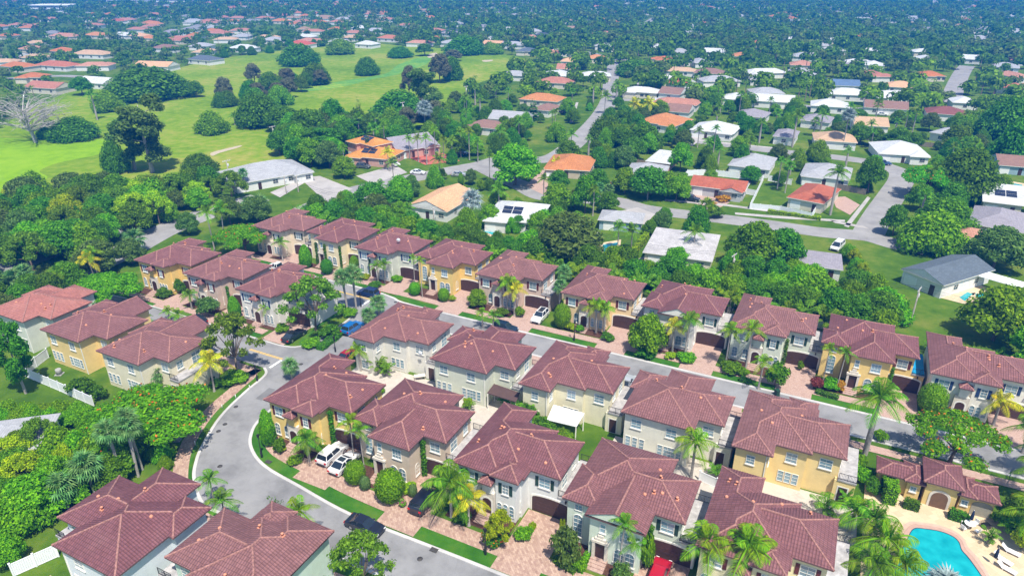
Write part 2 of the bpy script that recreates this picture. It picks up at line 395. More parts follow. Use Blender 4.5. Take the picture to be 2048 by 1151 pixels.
# paver walks with grass strips
ribbon('paver_pavement', [W(101.2, 60), W(101.2, 0), W(101.3, -60), W(102.0, -78), W(103.0, -84), W(103.2, -122)], 1.7, 0.06, M['paver'])
ribbon('grass_verge', [W(99.5, 60), W(99.5, 0), W(99.5, -70), W(100.7, -76)], 1.5, 0.05, M['lawn'])
ribbon('grass_verge', [W(101.7, -81), W(101.8, -100), W(101.9, -122)], 1.3, 0.05, M['lawn'])
walk = curve([W(51.6, 40), W(51.6, 0), W(51.5, -30), W(51.7, -46), W(52.6, -55), W(53.4, -61.5), W(54.9, -64.6), W(57.0, -66.4)], 5)
ribbon('paver_pavement', walk, 2.2, 0.06, M['paver2'])
ribbon('grass_verge', curve([W(49.5, 40), W(49.5, 0), W(49.5, -30), W(49.6, -46), W(50.6, -55), W(51.6, -61.5), W(53.2, -65.2), W(55.5, -67.6), W(59, -68.6), W(66, -69)], 5), 1.9, 0.05, M['lawn'])
ribbon('paver_pavement', curve([W(38.5, -64.6), W(41.2, -66.6), W(44.6, -70.4), W(47.6, -73.2), W(51.4, -75.6), W(56.5, -77.8), W(62.2, -78.9), W(66.5, -80.0), W(67.0, -84), W(67.0, -130)], 5), 1.9, 0.06, M['paver2'])
ribbon('grass_verge', curve([W(42.8, -67.3), W(45.4, -70.4), W(48.5, -72.9), W(54.0, -75.8), W(61.0, -77.7), W(66.0, -78.8)], 5), 1.5, 0.05, M['lawn'])
ribbon('paver_pavement', [W(39.8, 40), W(39.8, -40), W(39.4, -56), W(39.0, -66)], 1.7, 0.06, M['paver2'])
ribbon('grass_verge', [W(41.2, 40), W(41.2, -40), W(40.9, -56), W(40.6, -62)], 1.5, 0.05, M['lawn'])
ribbon('paver_pavement', [W(77.7, -132), W(77.7, -88)], 1.6, 0.06, M['paver'])
ribbon('grass_verge', [W(76.1, -132), W(76.1, -88)], 1.3, 0.05, M['lawn'])
ribbon('paver_pavement', [W(89.9, -66), W(89.9, 60)], 1.6, 0.06, M['paver'])
def driveway(u0, u1, v0, v1, mat='paver', z=0.075):
    sheet('paver_driveway', [W(u0, v0), W(u1, v0), W(u1, v1), W(u0, v1)], z, M[mat])
for v in (-118.1, -103.6, -89.2): driveway(100.9, 109.8, v + 8.6, v + 13.6)
for v in (-74.5, -59.9, -42.0, -27.4, -12.4, 2.0, 16.4): driveway(98.7, 109.8, v + 8.8, v + 14.1)
for k, v in enumerate((-65.3, -51.0, -35.6, -21.2, -6.5)): driveway(48.6 + (1.6 if k == 0 else 0), 58.6, v + 8.8, v + 14.1, 'paver2')
for v in (-124.4, -110.4, -96.0): driveway(75.6, 84.2, v + 9.0, v + 14.2)
for v in (-66.0, -51.0, -35.9, -21.0, -6.3): driveway(86.0, 91.7, v + 8.6, v + 13.8)
for v in (-127.3, -112.6, -98.1): driveway(64.0, 68.4, v + 8.6, v + 13.8)
sheet('paver_driveway', [W(34, -67.5), W(41.6, -67.5), W(41.6, -62.9), W(34, -62.9)], 0.07, M['paver'])
sheet('rear_patio', [W(69.3, -66), W(77.5, -66), W(77.5, -38), W(69.3, -38)], 0.05, M['patio'])
sheet('rear_patio', [W(69.3, -22), W(77, -22), W(77, 9), W(69.3, 9)], 0.05, M['patio'])
sheet('rear_patio', [W(23.0, -69), W(26.5, -69), W(26.5, -56), W(23.0, -56)], 0.05, M['paver'])
sheet('planting_bed', curve([W(77.6, -79.0), W(79, -80.6), W(88, -80.8), W(92.2, -81.5), W(92.4, -84), W(78, -84)][:5] , 3, True), 0.05, M['lawn'])
for v in (-118.1, -103.6, -89.2, -74.5, -59.9, -42.0, -27.4, -12.4, 2.0, 16.4):
    sheet('planting_bed', [W(102.4 if v > -76 else 104.2, v + 0.2), W(106, v + 0.2), W(106, v + 8.5), W(102.4 if v > -76 else 104.2, v + 8.5)], 0.055, M['mulch'])
for v in (-65.3, -51.0, -35.6, -21.2, -6.5):
    sheet('planting_bed', [W(53.2 if v > -60 else 55, v + 0.2), W(56.4, v + 0.2), W(56.4, v + 8.5), W(53.2, v + 8.5)], 0.055, M['mulch'])
for v in (-124.4, -110.4, -96.0):
    sheet('planting_bed', [W(78.8, v + 0.2), W(81.5, v + 0.2), W(81.5, v + 8.8), W(78.8, v + 8.8)], 0.055, M['mulch'])
for k in ((437, 862), (450, 848), (472, 813), (1327, 1117), (840, 1117), (602, 728), (791, 604), (875, 640), (440, 932)):
    mb = MB(); mb.lathe([(0.0, 0), (0.33, 0), (0.33, 0.012), (0.0, 0.012)], 14)
    p = at(*k); p.z = 0.031
    tag(put('manhole_cover', mb.mesh('manhole_cover', plain('cast_iron', (.06, .055, .05), .7)), None, p), 'round dark iron cover set in the grey estate road', 'manhole', 'manhole covers in the estate road')
M['patch'] = asphalt('asphalt_patch', (0.17, 0.168, 0.17), .8)
for u, v, a, b, r_ in ((44.6, -52, 2.6, 1.2, .2), (45.6, -27, 3.4, 1.0, .0), (63, -73.6, 1.3, 3.2, .1), (84, -74.6, 1.1, 2.4, .0), (95.3, -48, 3.2, 1.1, .0), (96.6, -6, 2.4, .9, .05), (71, -95, 2.8, 1.2, 0)):
    c_, s_ = math.cos(r_), math.sin(r_)
    sheet('asphalt_patch', [W(u + x * s_ + y * c_, v + x * c_ - y * s_) for x, y in ((-a / 2, -b / 2), (a / 2, -b / 2), (a / 2, b / 2), (-a / 2, b / 2))], 0.036, M['patch'])
# suburb streets beyond the hedge
def street(l, w, name='suburb_road', mat='road2', z=0.03, n=6): return ribbon(name, curve([at(*p) for p in l], n), w, z, M[mat])
street([(600, 425), (655, 402), (715, 380), (775, 366), (845, 352), (905, 340), (960, 330), (1010, 318), (1080, 320), (1124, 306), (1174, 262), (1205, 225), (1219, 195), (1221, 165), (1227, 140), (1219, 122), (1190, 109), (1150, 101), (1095, 92)], 8.0)
street([(960, 332), (1000, 352), (1045, 372), (1085, 392), (1150, 398), (1230, 402), (1290, 418), (1400, 432), (1536, 449), (1640, 464), (1731, 472), (1790, 488), (1850, 500)], 7.2, z=0.035)
street([(1731, 478), (1747, 447), (1762, 422), (1785, 388), (1803, 358), (1796, 342), (1750, 326), (1690, 317), (1640, 311), (1540, 301), (1450, 289), (1385, 281)], 7.2, z=0.04)
street([(1205, 200), (1240, 199), (1300, 203), (1400, 205), (1520, 208), (1640, 214), (1760, 220)], 6.5, z=0.035)
street([(1224, 120), (1250, 120), (1300, 122), (1360, 124)], 6, z=0.035)
street([(1935, 132), (1926, 142), (1912, 170), (1900, 205)], 9, z=0.035)
street([(1280, 60), (1295, 45), (1310, 36)], 8, z=0.035)
street([(0, 158), (60, 155), (130, 152), (200, 158)], 7, z=0.035)
street([(-120, 640), (0, 596), (110, 560), (230, 512), (330, 460), (420, 425), (520, 395)], 9, z=0.03, name='perimeter_road')
street([(-120, 575), (60, 520), (200, 470), (330, 425)], 7, z=0.03, name='perimeter_road')
street([(20, 29), (250, 25), (420, 20)], 16, z=0.03, name='highway')
def pad(l, mat, z=0.05, name='driveway'): return sheet(name, [at(*p) for p in l], z, M[mat])
pad([(598, 355), (640, 352), (705, 378), (650, 402)], 'drive'); pad([(540, 385), (600, 360), (612, 364), (560, 395)], 'drive')
pad([(712, 352), (790, 330), (815, 345), (745, 368)], 'drive'); pad([(845, 312), (900, 302), (925, 320), (870, 322)], 'shut_red') if False else None
sheet('red_driveway', px((812, 312), (885, 306), (920, 322), (850, 330)), 0.05, plain('red_concrete', (0.42, 0.12, 0.085), 0.85, 0.2, 0.2))
pad([(1355, 292), (1385, 264), (1418, 268), (1385, 292)], 'drive'); pad([(1600, 318), (1640, 288), (1655, 290), (1650, 322)], 'drive')
pad([(1050, 372), (1085, 340), (1100, 345), (1092, 392)], 'paver'); pad([(1360, 398), (1395, 384), (1460, 405), (1430, 420)], 'paver')
pad([(1225, 425), (1275, 415), (1310, 428), (1290, 450)], 'drive'); pad([(1270, 520), (1310, 505), (1330, 520), (1300, 540)], 'drive')
sheet('pool_patio', px((1860, 590), (1930, 560), (1990, 580), (1960, 600), (1945, 612)), 0.05, M['coral'])
sheet('pool_patio', px((1664, 395), (1690, 393), (1720, 410), (1700, 430), (1672, 415)), 0.05, M['paver'])
for k, l in enumerate([((1660, 440), (1728, 452), (1738, 458), (1670, 446)), ((1470, 425), (1560, 432), (1690, 440), (1690, 444), (1560, 437), (1470, 429)), ((1688, 452), (1735, 393), (1741, 396), (1697, 455)), ((1330, 398), (1450, 408), (1540, 420), (1540, 424), (1450, 412), (1330, 402)),
                       ((940, 375), (880, 388), (882, 391), (942, 379)), ((1273, 195), (1274, 165), (1278, 165), (1279, 195)), ((1138, 245), (1152, 205), (1157, 205), (1145, 246)), ((1390, 279), (1480, 288), (1560, 296), (1560, 298), (1480, 291), (1390, 282))]):
    sheet('concrete_path', px(*l), 0.055, M['drive'])
# ------------------------------------------------------------------ townhouses
PITCH_R = 0.42
_cache = {}
def cached(key, fn):
    if key not in _cache: _cache[key] = fn()
    return _cache[key]
def hip_h(w, x, y, pitch=PITCH_R):
    x0, x1, y0, y1, z = w[:5]; g = w[5] if len(w) > 5 else ''
    d = []
    if x < x0 - 1e-6 or x > x1 + 1e-6 or y < y0 - 1e-6 or y > y1 + 1e-6: return -9
    if 'l' not in g: d.append(x - x0)
    if 'r' not in g: d.append(x1 - x)
    if 'f' not in g: d.append(y - y0)
    if 'b' not in g: d.append(y1 - y)
    return z + pitch * min(d)
def hip_lines(w, pitch=PITCH_R):
    x0, x1, y0, y1, z = w[:5]; g = w[5] if len(w) > 5 else ''
    dx, dy = x1 - x0, y1 - y0
    if g in ('f', 'b', 'fb') or (g == '' and dy >= dx):        # ridge along y
        h = dx / 2; a = y0 if 'f' in g else y0 + h; b = y1 if 'b' in g else y1 - h; xm = (x0 + x1) / 2; z2 = z + pitch * h
        A, B = (xm, a, z2), (xm, b, z2)
    else:
        h = dy / 2; a = x0 if 'l' in g else x0 + h; b = x1 if 'r' in g else x1 - h; ym = (y0 + y1) / 2; z2 = z + pitch * h
        A, B = (a, ym, z2), (b, ym, z2)
    return A, B
def hip_mesh(mb, w, T, pitch=PITCH_R, thick=0.2, m_top=0, m_edge=1, m_wall=2):
    x0, x1, y0, y1, z = w[:5]; g = w[5] if len(w) > 5 else ''
    A, B = hip_lines(w, pitch)
    c = [(x0, y0, z), (x1, y0, z), (x1, y1, z), (x0, y1, z)]
    along_y = abs(A[0] - B[0]) < 1e-6 and (g in ('f', 'b', 'fb') or (g == '' and (y1 - y0) >= (x1 - x0)))
    k = math.sqrt(1 + pitch * pitch)
    def fc(pts, axis, sgn):
        uvs = []
        for p in pts:
            if axis == 'y': uvs.append((p[0], sgn * p[1] * k))
            else: uvs.append((p[1], sgn * p[0] * k))
        mb.face([T(*p) for p in pts], m_top, uvs)
    if along_y:
        fc([c[0], c[3], B, A], 'x', 1); fc([c[1], A, B, c[2]], 'x', -1)
        if 'f' in g: mb.face([T(c[0][0], c[0][1] + .12, z), T(c[1][0], c[1][1] + .12, z), T(A[0], A[1] + .12, A[2] - .05)], m_wall)
        else: fc([c[0], A, c[1]], 'y', 1)
        if 'b' in g: mb.face([T(c[2][0], c[2][1] - .12, z), T(c[3][0], c[3][1] - .12, z), T(B[0], B[1] - .12, B[2] - .05)], m_wall)
        else: fc([c[2], B, c[3]], 'y', -1)
    else:
        fc([c[0], A, B, c[1]], 'y', 1); fc([c[3], c[2], B, A], 'y', -1)
        if 'l' in g: mb.face([T(c[0][0] + .12, c[0][1], z), T(c[3][0] + .12, c[3][1], z), T(A[0] + .12, A[1], A[2] - .05)], m_wall)
        else: fc([c[0], c[3], A], 'x', 1)
        if 'r' in g: mb.face([T(c[1][0] - .12, c[1][1], z), T(c[2][0] - .12, c[2][1], z), T(B[0] - .12, B[1], B[2] - .05)], m_wall)
        else: fc([c[1], B, c[2]], 'x', -1)
    for i in range(4):
        p, q = c[i], c[(i + 1) % 4]
        mb.face([T(*p), T(p[0], p[1], z - thick), T(q[0], q[1], z - thick), T(*q)], m_edge)
    mb.face([T(p[0], p[1], z - thick) for p in c], m_edge)
def cap_runs(wings, pitch=PITCH_R):
    """the hip and ridge lines that show on top of all the wings together"""
    H = lambda x, y: max(hip_h(w, x, y, pitch) for w in wings)
    runs = []
    for w in wings:
        x0, x1, y0, y1, z = w[:5]; g = w[5] if len(w) > 5 else ''
        A, B = hip_lines(w, pitch); along_y = abs(A[0] - B[0]) < 1e-6 and (g in ('f', 'b', 'fb') or (g == '' and (y1 - y0) >= (x1 - x0)))
        segs = [(A, B)]
        if along_y:
            if 'f' not in g: segs += [((x0, y0, z), A), ((x1, y0, z), A)]
            if 'b' not in g: segs += [((x0, y1, z), B), ((x1, y1, z), B)]
        else:
            if 'l' not in g: segs += [((x0, y0, z), A), ((x0, y1, z), A)]
            if 'r' not in g: segs += [((x1, y0, z), B), ((x1, y1, z), B)]
        for a, b in segs:
            a, b = Vector(a), Vector(b); L = (b - a).length
            if L < 0.3: continue
            n = max(4, int(L / 0.2)); d = (b - a); nn = Vector((-d.y, d.x, 0)).normalized()
            cur = None
            for i in range(n + 1):
                p = a + d * (i / n); tt = min(max(i / n, 0.04), 0.96); q = a + d * tt
                h = H(q.x, q.y); ok = abs(h - q.z) < 0.03 and H(q.x + nn.x * .22, q.y + nn.y * .22) < q.z - .025 and H(q.x - nn.x * .22, q.y - nn.y * .22) < q.z - .025
                if ok and cur is None: cur = [p, p]
                elif ok: cur[1] = p
                if (not ok or i == n) and cur is not None:
                    if (cur[1] - cur[0]).length > 0.5: runs.append(tuple(cur))
                    cur = None
    return runs
def cap_mesh(a, b, T, mat, w=0.12, h=0.085):
    a = Vector(T(*a)); b = Vector(T(*b)); d = (b - a); n = Vector((-d.y, d.x, 0)).normalized(); mb = MB()
    L = d.length; k = max(1, int(L / 0.8))
    for i in range(k):                              # overlapping cap tiles
        p, q = a + d * (i / k), a + d * min(1.0, (i + 1.08) / k); e = 0.0 if i % 2 else 0.012
        sec = lambda o, s: [o + n * w * s - Vector((0, 0, 0.09)), o + n * w * .75 * s + Vector((0, 0, h * .6)), o + Vector((0, 0, h * s)), o - n * w * .75 * s + Vector((0, 0, h * .6)), o - n * w * s - Vector((0, 0, 0.09))]
        s1, s2 = sec(p, 1.08 + e), sec(q, 0.92 + e)
        for j in range(4): mb.face([s1[j], s1[j + 1], s2[j + 1], s2[j]])
        mb.face(s1); mb.face(list(reversed(s2)))
    return mb.mesh('ridge_cap', mat)
# windows, shutters, doors: meshes in a frame where -Y points out of the wall and z = 0 is the middle of the sill
def arch_pts(w, h, rise, n=8):
    """outline of an opening, flat (rise 0) or arched, counter-clockwise from bottom left"""
    if rise <= 0: return [(-w / 2, 0), (w / 2, 0), (w / 2, h), (-w / 2, h)]
    s = h - rise; o = [(-w / 2, 0), (w / 2, 0)]
    for i in range(n + 1):
        t = math.pi * i / n; o.append((w / 2 * math.cos(t), s + rise * math.sin(t)))
    return o
def win_frame(w, h, rise, nx, ny, mat, fw=0.07, depth=0.07):
    def f():
        mb = MB(); O = arch_pts(w + 2 * fw, h + 2 * fw, rise + fw if rise else 0); I = arch_pts(w, h, rise)
        O = [(x, z - fw) for x, z in O]
        for i in range(len(O)):
            j = (i + 1) % len(O)
            mb.face([(O[i][0], -depth, O[i][1]), (O[j][0], -depth, O[j][1]), (I[j][0], -depth, I[j][1]), (I[i][0], -depth, I[i][1])])
            mb.face([(O[i][0], 0.02, O[i][1]), (O[j][0], 0.02, O[j][1]), (O[j][0], -depth, O[j][1]), (O[i][0], -depth, O[i][1])])
            mb.face([(I[i][0], -depth, I[i][1]), (I[j][0], -depth, I[j][1]), (I[j][0], 0.0, I[j][1]), (I[i][0], 0.0, I[i][1])])
        for i in range(1, nx):
            x = -w / 2 + w * i / nx; mb.box(x - .016, x + .016, -.05, -.012, 0, h - (rise * (2 * x / w) ** 2 if rise else 0) - .01)
        for i in range(1, ny):
            z = h * i / ny
            if z < h - rise + 0.05: mb.box(-w / 2, w / 2, -.048, -.013, z - .016, z + .016)
        return mb.mesh('window', mat)
    return cached(('frame', w, h, rise, nx, ny, mat.name), f)
def win_pane(w, h, rise, mat):
    def f():
        mb = MB(); mb.face([(x, -.01, z) for x, z in arch_pts(w, h, rise)]); return mb.mesh('pane', mat)
    return cached(('pane', w, h, rise, mat.name), f)
def sill_mesh(w, mat):
    def f():
        mb = MB(); mb.box(-w / 2 - .13, w / 2 + .13, -.13, 0.02, -.19, -.075); return mb.mesh('sill', mat)
    return cached(('sill', w, mat.name), f)
def shutter_mesh(h, mat):
    def f():
        mb = MB(); mb.box(-.20, .20, -.05, 0.01, -.05, h + .05)
        for k in range(6):
            z = h * (k + .5) / 6; mb.box(-.155, .155, -.062, -.045, z - h / 15, z + h / 15)
        return mb.mesh('shutter', mat)
    return cached(('shutter', h, mat.name), f)
def plate(name, w, h, rise, mat, y0=-.04, ribs=0, rib_mat=None):
    def f():
        mb = MB(); P = arch_pts(w, h, rise, 10)
        mb.face([(x, y0, z) for x, z in P])
        for i in range(len(P)):
            a, b = P[i], P[(i + 1) % len(P)]
            mb.face([(a[0], 0.02, a[1]), (b[0], 0.02, b[1]), (b[0], y0, b[1]), (a[0], y0, a[1])])
        for k in range(1, ribs):
            z = (h - rise) * k / ribs; mb.box(-w / 2 + .05, w / 2 - .05, y0 - .02, y0 + .005, z - .02, z + .02)
        return mb.mesh(name, mat)
    return cached((name, w, h, rise, mat.name, ribs), f)
class House:
    def __init__(s, name, loc, rz, sx, sy, label, cat, group=None):
        s.e = empty(name, loc, rz, label, cat, group); s.sx, s.sy = sx, sy
    def T(s, x, y, z): return (x * s.sx, y * s.sy, z)
    def place(s, name, mesh, x, y, z, face, parent=None, dx=0.0, out_=0.0):
        nx, ny = {'f': (0, -1), 'b': (0, 1), 'l': (-1, 0), 'r': (1, 0)}[face]
        nx *= s.sx; ny *= s.sy; th = math.atan2(nx, -ny)
        lx, ly, lz = s.T(x, y, z)
        lx += math.cos(th) * dx + nx * out_; ly += math.sin(th) * dx + ny * out_
        o = put(name, mesh, s.e, (lx, ly, lz), th)
        if parent is not None:
            o.parent = parent; o.matrix_parent_inverse = parent.matrix_basis.inverted()
        return o
    def window(s, face, x, y, z, w, h, rise=0.0, nx=2, ny=3, shut=None, sill=True, pane='pane', frame='trim'):
        f = s.place('window', win_frame(w, h, rise, nx, ny, M[frame]), x, y, z, face)
        s.place('pane', win_pane(w, h, rise, M[pane]), x, y, z, face, f)
        if sill: s.place('sill', sill_mesh(w, M['trim']), x, y, z, face, f)
        if shut:
            for k in (-1, 1): s.place('shutter', shutter_mesh(h, M[shut]), x, y, z, face, None, k * (w / 2 + .32))
        return f
    def part(s, name, mb, *mats, parent=None, **k): return put(name, mb.mesh(name, *mats, **k), parent or s.e)
def railing(h, name, a, b, z, H=0.95, parent=None):
    mb = MB(); a = Vector(a); b = Vector(b); d = b - a; L = d.length; n = max(2, int(L / .16))
    nr = Vector((-d.y, d.x)).normalized() * .02
    def post(p, w, z0, z1):
        mb.box(p.x - w, p.x + w, p.y - w, p.y + w, z0, z1, 0, h.T)
    for i in range(n + 1): post(a + d * (i / n), .012 if i % 6 else .03, z, z + H)
    for zz in (z + .1, z + H - .03):
        q = [a + nr, a - nr, b - nr, b + nr]
        for t in (0, .05): mb.face([h.T(p.x, p.y, zz + t) for p in q])
        for i in range(4): mb.face([h.T(q[i].x, q[i].y, zz), h.T(q[(i + 1) % 4].x, q[(i + 1) % 4].y, zz), h.T(q[(i + 1) % 4].x, q[(i + 1) % 4].y, zz + .05), h.T(q[i].x, q[i].y, zz + .05)])
    return h.part(name, mb, M['iron'])
EAVE = 6.3
TYPES = {
 'A': [(0, 9.1, 0.7, 10.9), (0, 6.4, -0.2, 8.0), (0, 4.9, 6.0, 13.5), (1.0, 12.9, 2.5, 10.2), (5.2, 8.9, -0.5, 3.4)],
 'B': [(0.2, 9.9, 3.0, 13.1), (3.6, 9.9, -0.2, 9.0), (1.6, 13.2, 3.0, 10.4), (-0.5, 3.5, 2.0, 7.0)],
 'C': [(0.2, 9.8, 2.2, 12.3), (3.0, 9.8, -1.2, 9.0, 'f'), (1.6, 13.1, 2.2, 9.7), (-0.2, 4.1, 0.2, 6.5)],
}
def townhouse(key, u0, v0, sx, sy, typ, wall, label, shut='shut_red', roof='roof', seed=0, rear_full=True):
    rnd = random.Random(seed)
    h = House('townhouse', W(u0, v0), -GRID, sx, sy, label, 'townhouse', 'tile-roofed townhouses of the estate')
    if key[0] in 'MFC' or key in ('R2', 'R8', 'R9', 'R10', 'B2', 'B3'): wall = tuple(min(.82, c * 1.16 + .02) for c in wall)
    wm = stucco('stucco_' + key, wall)
    T = h.T; wings = []
    for i, w in enumerate(TYPES[typ]):
        z = EAVE + .012 * i + (.1 if (typ == 'A' and i == 4) else 0)
        wings.append((w[0], w[1], w[2], w[3], z) + tuple(w[4:]))
    mb = MB()
    for i, w in enumerate(wings):
        o = .5 + .006 * i
        x0, x1, y0, y1 = w[0] + o, w[1] - o, w[2] + o, w[3] - o
        for a, b in (((x0, y0), (x1, y0)), ((x1, y0), (x1, y1)), ((x1, y1), (x0, y1)), ((x0, y1), (x0, y0))):
            mb.face([T(a[0], a[1], 0), T(b[0], b[1], 0), T(b[0], b[1], w[4] - .19), T(a[0], a[1], w[4] - .19)])
    xw = TYPES[typ][3 if typ == 'A' else 2]
    gx, gy0, gy1 = xw[1] - .5, xw[2] + .5, xw[3] - .5
    # garage wing with its roof terrace
    GX = 14.45
    mb.box(gx - .3, GX, gy0 + .013, gy1 + .6, 0, 3.15, 0, T)
    h.part('wall', mb, wm)
    mb = MB(); mb.box(gx + .02, GX + .06, gy0 - .08, gy1 + .7, 3.15, 3.36, 0, T)
    h.part('terrace', mb, M['deck'])
    railing(h, 'railing', (gx + .1, gy0), (GX, gy0), 3.36); railing(h, 'railing', (gx + .1, gy1 + .62), (GX, gy1 + .62), 3.36)
    mb = MB()
    for w in wings: hip_mesh(mb, w, T)
    rf = h.part('roof', mb, M[roof], M['fascia'], wm)
    for a, b in cap_runs(wings):
        put('ridge_cap', cap_mesh(a, b, T, M['ridge']), rf)
    # vents on the slopes
    Hh = lambda x, y: max(hip_h(w, x, y) for w in wings)
    vm = cached('vent', lambda: (lambda m: (m.lathe([(.10, -.25), (.10, .26), (.17, .27), (.17, .36), (.05, .42)], 8), m.box(-.22, .22, -.22, .22, -.1, .03), m.mesh('roof_vent', M['vent']))[-1])(MB()))
    vs_ = cached('vent2', lambda: (lambda m: (m.lathe([(.2, -.2), (.2, .08), (.12, .16)], 8), m.mesh('roof_vent', M['vent']))[-1])(MB()))
    for k in range(rnd.randint(4, 7)):
        x, y = rnd.uniform(1.2, 11.5), rnd.uniform(3.2, 11)
        hh = Hh(x, y)
        if hh > EAVE + .35: put('roof_vent', vm if k % 2 else vs_, h.e, T(x, y, hh))
    # front
    if typ == 'A':
        h.window('f', 2.1, 0.3, 3.95, 1.3, 1.35, shut=shut); h.window('f', 1.35, .3, .75, .8, 1.75, .4, 2, 3); h.window('f', 3.05, .3, .75, .8, 1.75, .4, 2, 3)
        h.window('f', 7.05, 0.0, 3.95, .75, 1.35, shut=shut, nx=2, ny=3)
        for k in (-.8, 0, .8): h.window('f', 7.05 + k, 0.0, .75, .55, 1.6, .28, 1, 3, sill=False)
        h.window('r', 8.4, 1.5, .9, .7, 1.7, .35, 2, 3)
        h.window('f', 10.7, 3.0, 3.95, 1.35, 1.35, shut=shut)
        # entrance bay: stone surround, arched door, little tiled hood
        mb = MB(); mb.box(3.75, 5.65, -.25, .32, 0, 3.5, 0, T); h.part('porch', mb, M['stone'])
        d = h.place('front_door', plate('front_door', 1.15, 2.45, .45, M['door'], -.05), 4.7, -.25, 0.15, 'f')
        h.place('porch_arch', plate('porch_arch', 1.55, 2.8, .6, M['trim'], -.02), 4.7, -.25, 0.02, 'f')
        mb = MB(); hw = [(3.85, 5.65, -.95, 1.2, 5.3)]
        hip_mesh(mb, hw[0], T, .5); hood = h.part('entrance_hood', mb, M[roof], M['fascia'], wm)
        for a, b in cap_runs(hw, .5): put('ridge_cap', cap_mesh(a, b, T, M['ridge'], .12, .08), hood)
        mb = MB(); mb.box(4.15, 5.3, -.35, .31, 3.5, 5.12, 0, T); h.part('entrance_wall', mb, wm)
        gd = 11.6
    else:
        f0 = 0.3 if typ == 'B' else -.7
        h.window('f', 7.6, f0, 3.95, 1.25, 1.35, ny=3, nx=3); h.window('f', 5.0, f0, 4.2, .55, 1.1, nx=1, ny=2)
        for k in (-.62, .62): h.window('f', 7.6 + k, f0, .75, 1.0, 1.8, .5, 2, 3)
        h.window('r', 9.37 if typ == 'B' else 9.27, f0 + 1.6, .9, .75, 1.7, .37, 2, 3)
        h.window('f', 11.2, xw[2] + .5, 3.95, 1.35, 1.35, shut=shut if rnd.random() < .6 else None)
        tw = TYPES[typ][3]
        h.window('f', (tw[0] + 3.3) / 2 + .1, tw[2] + .5, 1.1, 1.0, 3.0, .4, 2, 5)
        h.window('f', (tw[0] + 3.3) / 2 + .1, tw[2] + .5, 4.75, .8, .8, 0, 2, 2, sill=False)
        mb = MB()
        for q in (4.15, 5.6): mb.box(q - .16, q + .16, f0 - .28, f0 - .01, 0, 2.75, 0, T)
        mb.box(3.9, 5.85, f0 - .34, f0 - .012, 2.75, 3.05, 0, T); mb.box(4.25, 5.5, f0 - .26, f0 - .014, 3.05, 3.4, 0, T); mb.box(4.55, 5.2, f0 - .2, f0 - .015, 3.4, 3.8, 0, T)
        h.part('door_surround', mb, M['stone'])
        h.place('front_door', plate('front_door', 1.1, 2.5, 0, M['door'], -.05), 4.88, f0, .1, 'f')
        gd = 11.7
    mb = MB(); f0 = {'A': -.25, 'B': .3, 'C': -.7}[typ]; cx = 4.7 if typ == 'A' else 4.88
    for k in range(4): mb.box(cx - .95, cx + .95, f0 - .5 - .42 * (3 - k), f0 - .01, .0 if k == 0 else .11 * k, .11 * (k + 1), 0, T)
    h.part('front_steps', mb, M['paver'])
    # garage door under a flat arch
    h.place('garage_surround', plate('garage_surround', 5.3, 2.75, .5, M['trim'], -.05), gd, gy0, 0.0, 'f')
    h.place('garage_door', plate('garage_door', 4.9, 2.5, .45, M['garage'], -.08, 4), gd, gy0, 0.02, 'f')
    lm = cached('coach', lambda: (lambda m: (m.box(-.09, .09, -.26, -.08, 0, .34), m.box(-.03, .03, -.1, .01, .1, .2), m.mesh('wall_lamp', M['iron']))[-1])(MB()))
    h.place('wall_lamp', lm, gd + 1.9, gy0, 2.75, 'f')
    # terrace doors on the side, windows along it
    h.window('r', gx, gy0 + 2.0, 3.4, 1.5, 2.0, 0, 2, 3, sill=False); h.window('r', gx, gy0 + 5.0, 4.0, 1.0, 1.25)
    # rear
    if typ == 'A':
        yb, ym, yr = 13.0, 10.4, 9.7
        h.window('b', 2.4, yb, 4.0, .9, 1.2); h.window('b', 6.9, ym, 3.95, 1.2, 1.3); h.window('b', 10.8, yr, 3.95, 1.35, 1.3)
        for k in (-.85, 0, .85): h.window('b', 6.9 + k, ym, .8, .62, 1.5, 0, 1, 3, sill=False)
        h.window('b', 2.4, yb, .8, 1.3, 1.4); h.window('r', 4.4, 12.0, 4.0, .8, 1.1)
        rear_x, rear_y = 13.2, gy1 + .6
    else:
        yb = TYPES[typ][0][3] - .5; yr = xw[3] - .5
        h.window('b', 2.3, yb, 3.95, 1.3, 1.3); h.window('b', 7.0, yb, 3.95, 1.3, 1.3); h.window('b', 11.2, yr, 3.95, 1.35, 1.3)
        for k in (-.95, 0, .95): h.window('b', 2.3 + k, yb, .8, .6, 1.55, 0, 1, 3, sill=False)
        for k in (-1.25, 1.25): h.window('b', 7.0 + k, yb, .8, .6, 1.55, 0, 1, 3, sill=False)
        h.window('b', 7.0, yb, .8, 1.45, 1.55, 0, 3, 3, sill=False)
        rear_x, rear_y = 13.2, gy1 + .6
    h.place('rear_door', plate('rear_door', 1.0, 2.15, 0, M['door'], -.05), rear_x, rear_y, .1, 'b')
    h.place('rear_door_frame', plate('rear_door_frame', 1.3, 2.35, 0, M['trim'], -.03), rear_x, rear_y, .05, 'b')
    # rainwater pipe
    mb = MB(); yb = 13.02 if typ == 'A' else TYPES[typ][0][3] - .49
    xq = 4.2 if typ == 'A' else 9.25
    mb.box(xq - .05, xq + .05, yb - .01, yb + .09, 0, 6.05, 0, T); h.part('downpipe', mb, M['trim'])
    return h
CREAM, YEL, TAN, SAGE, WHT, PEACH = (0.74, 0.65, 0.50), (0.80, 0.57, 0.20), (0.60, 0.46, 0.37), (0.60, 0.62, 0.54), (0.74, 0.72, 0.67), (0.80, 0.60, 0.34)
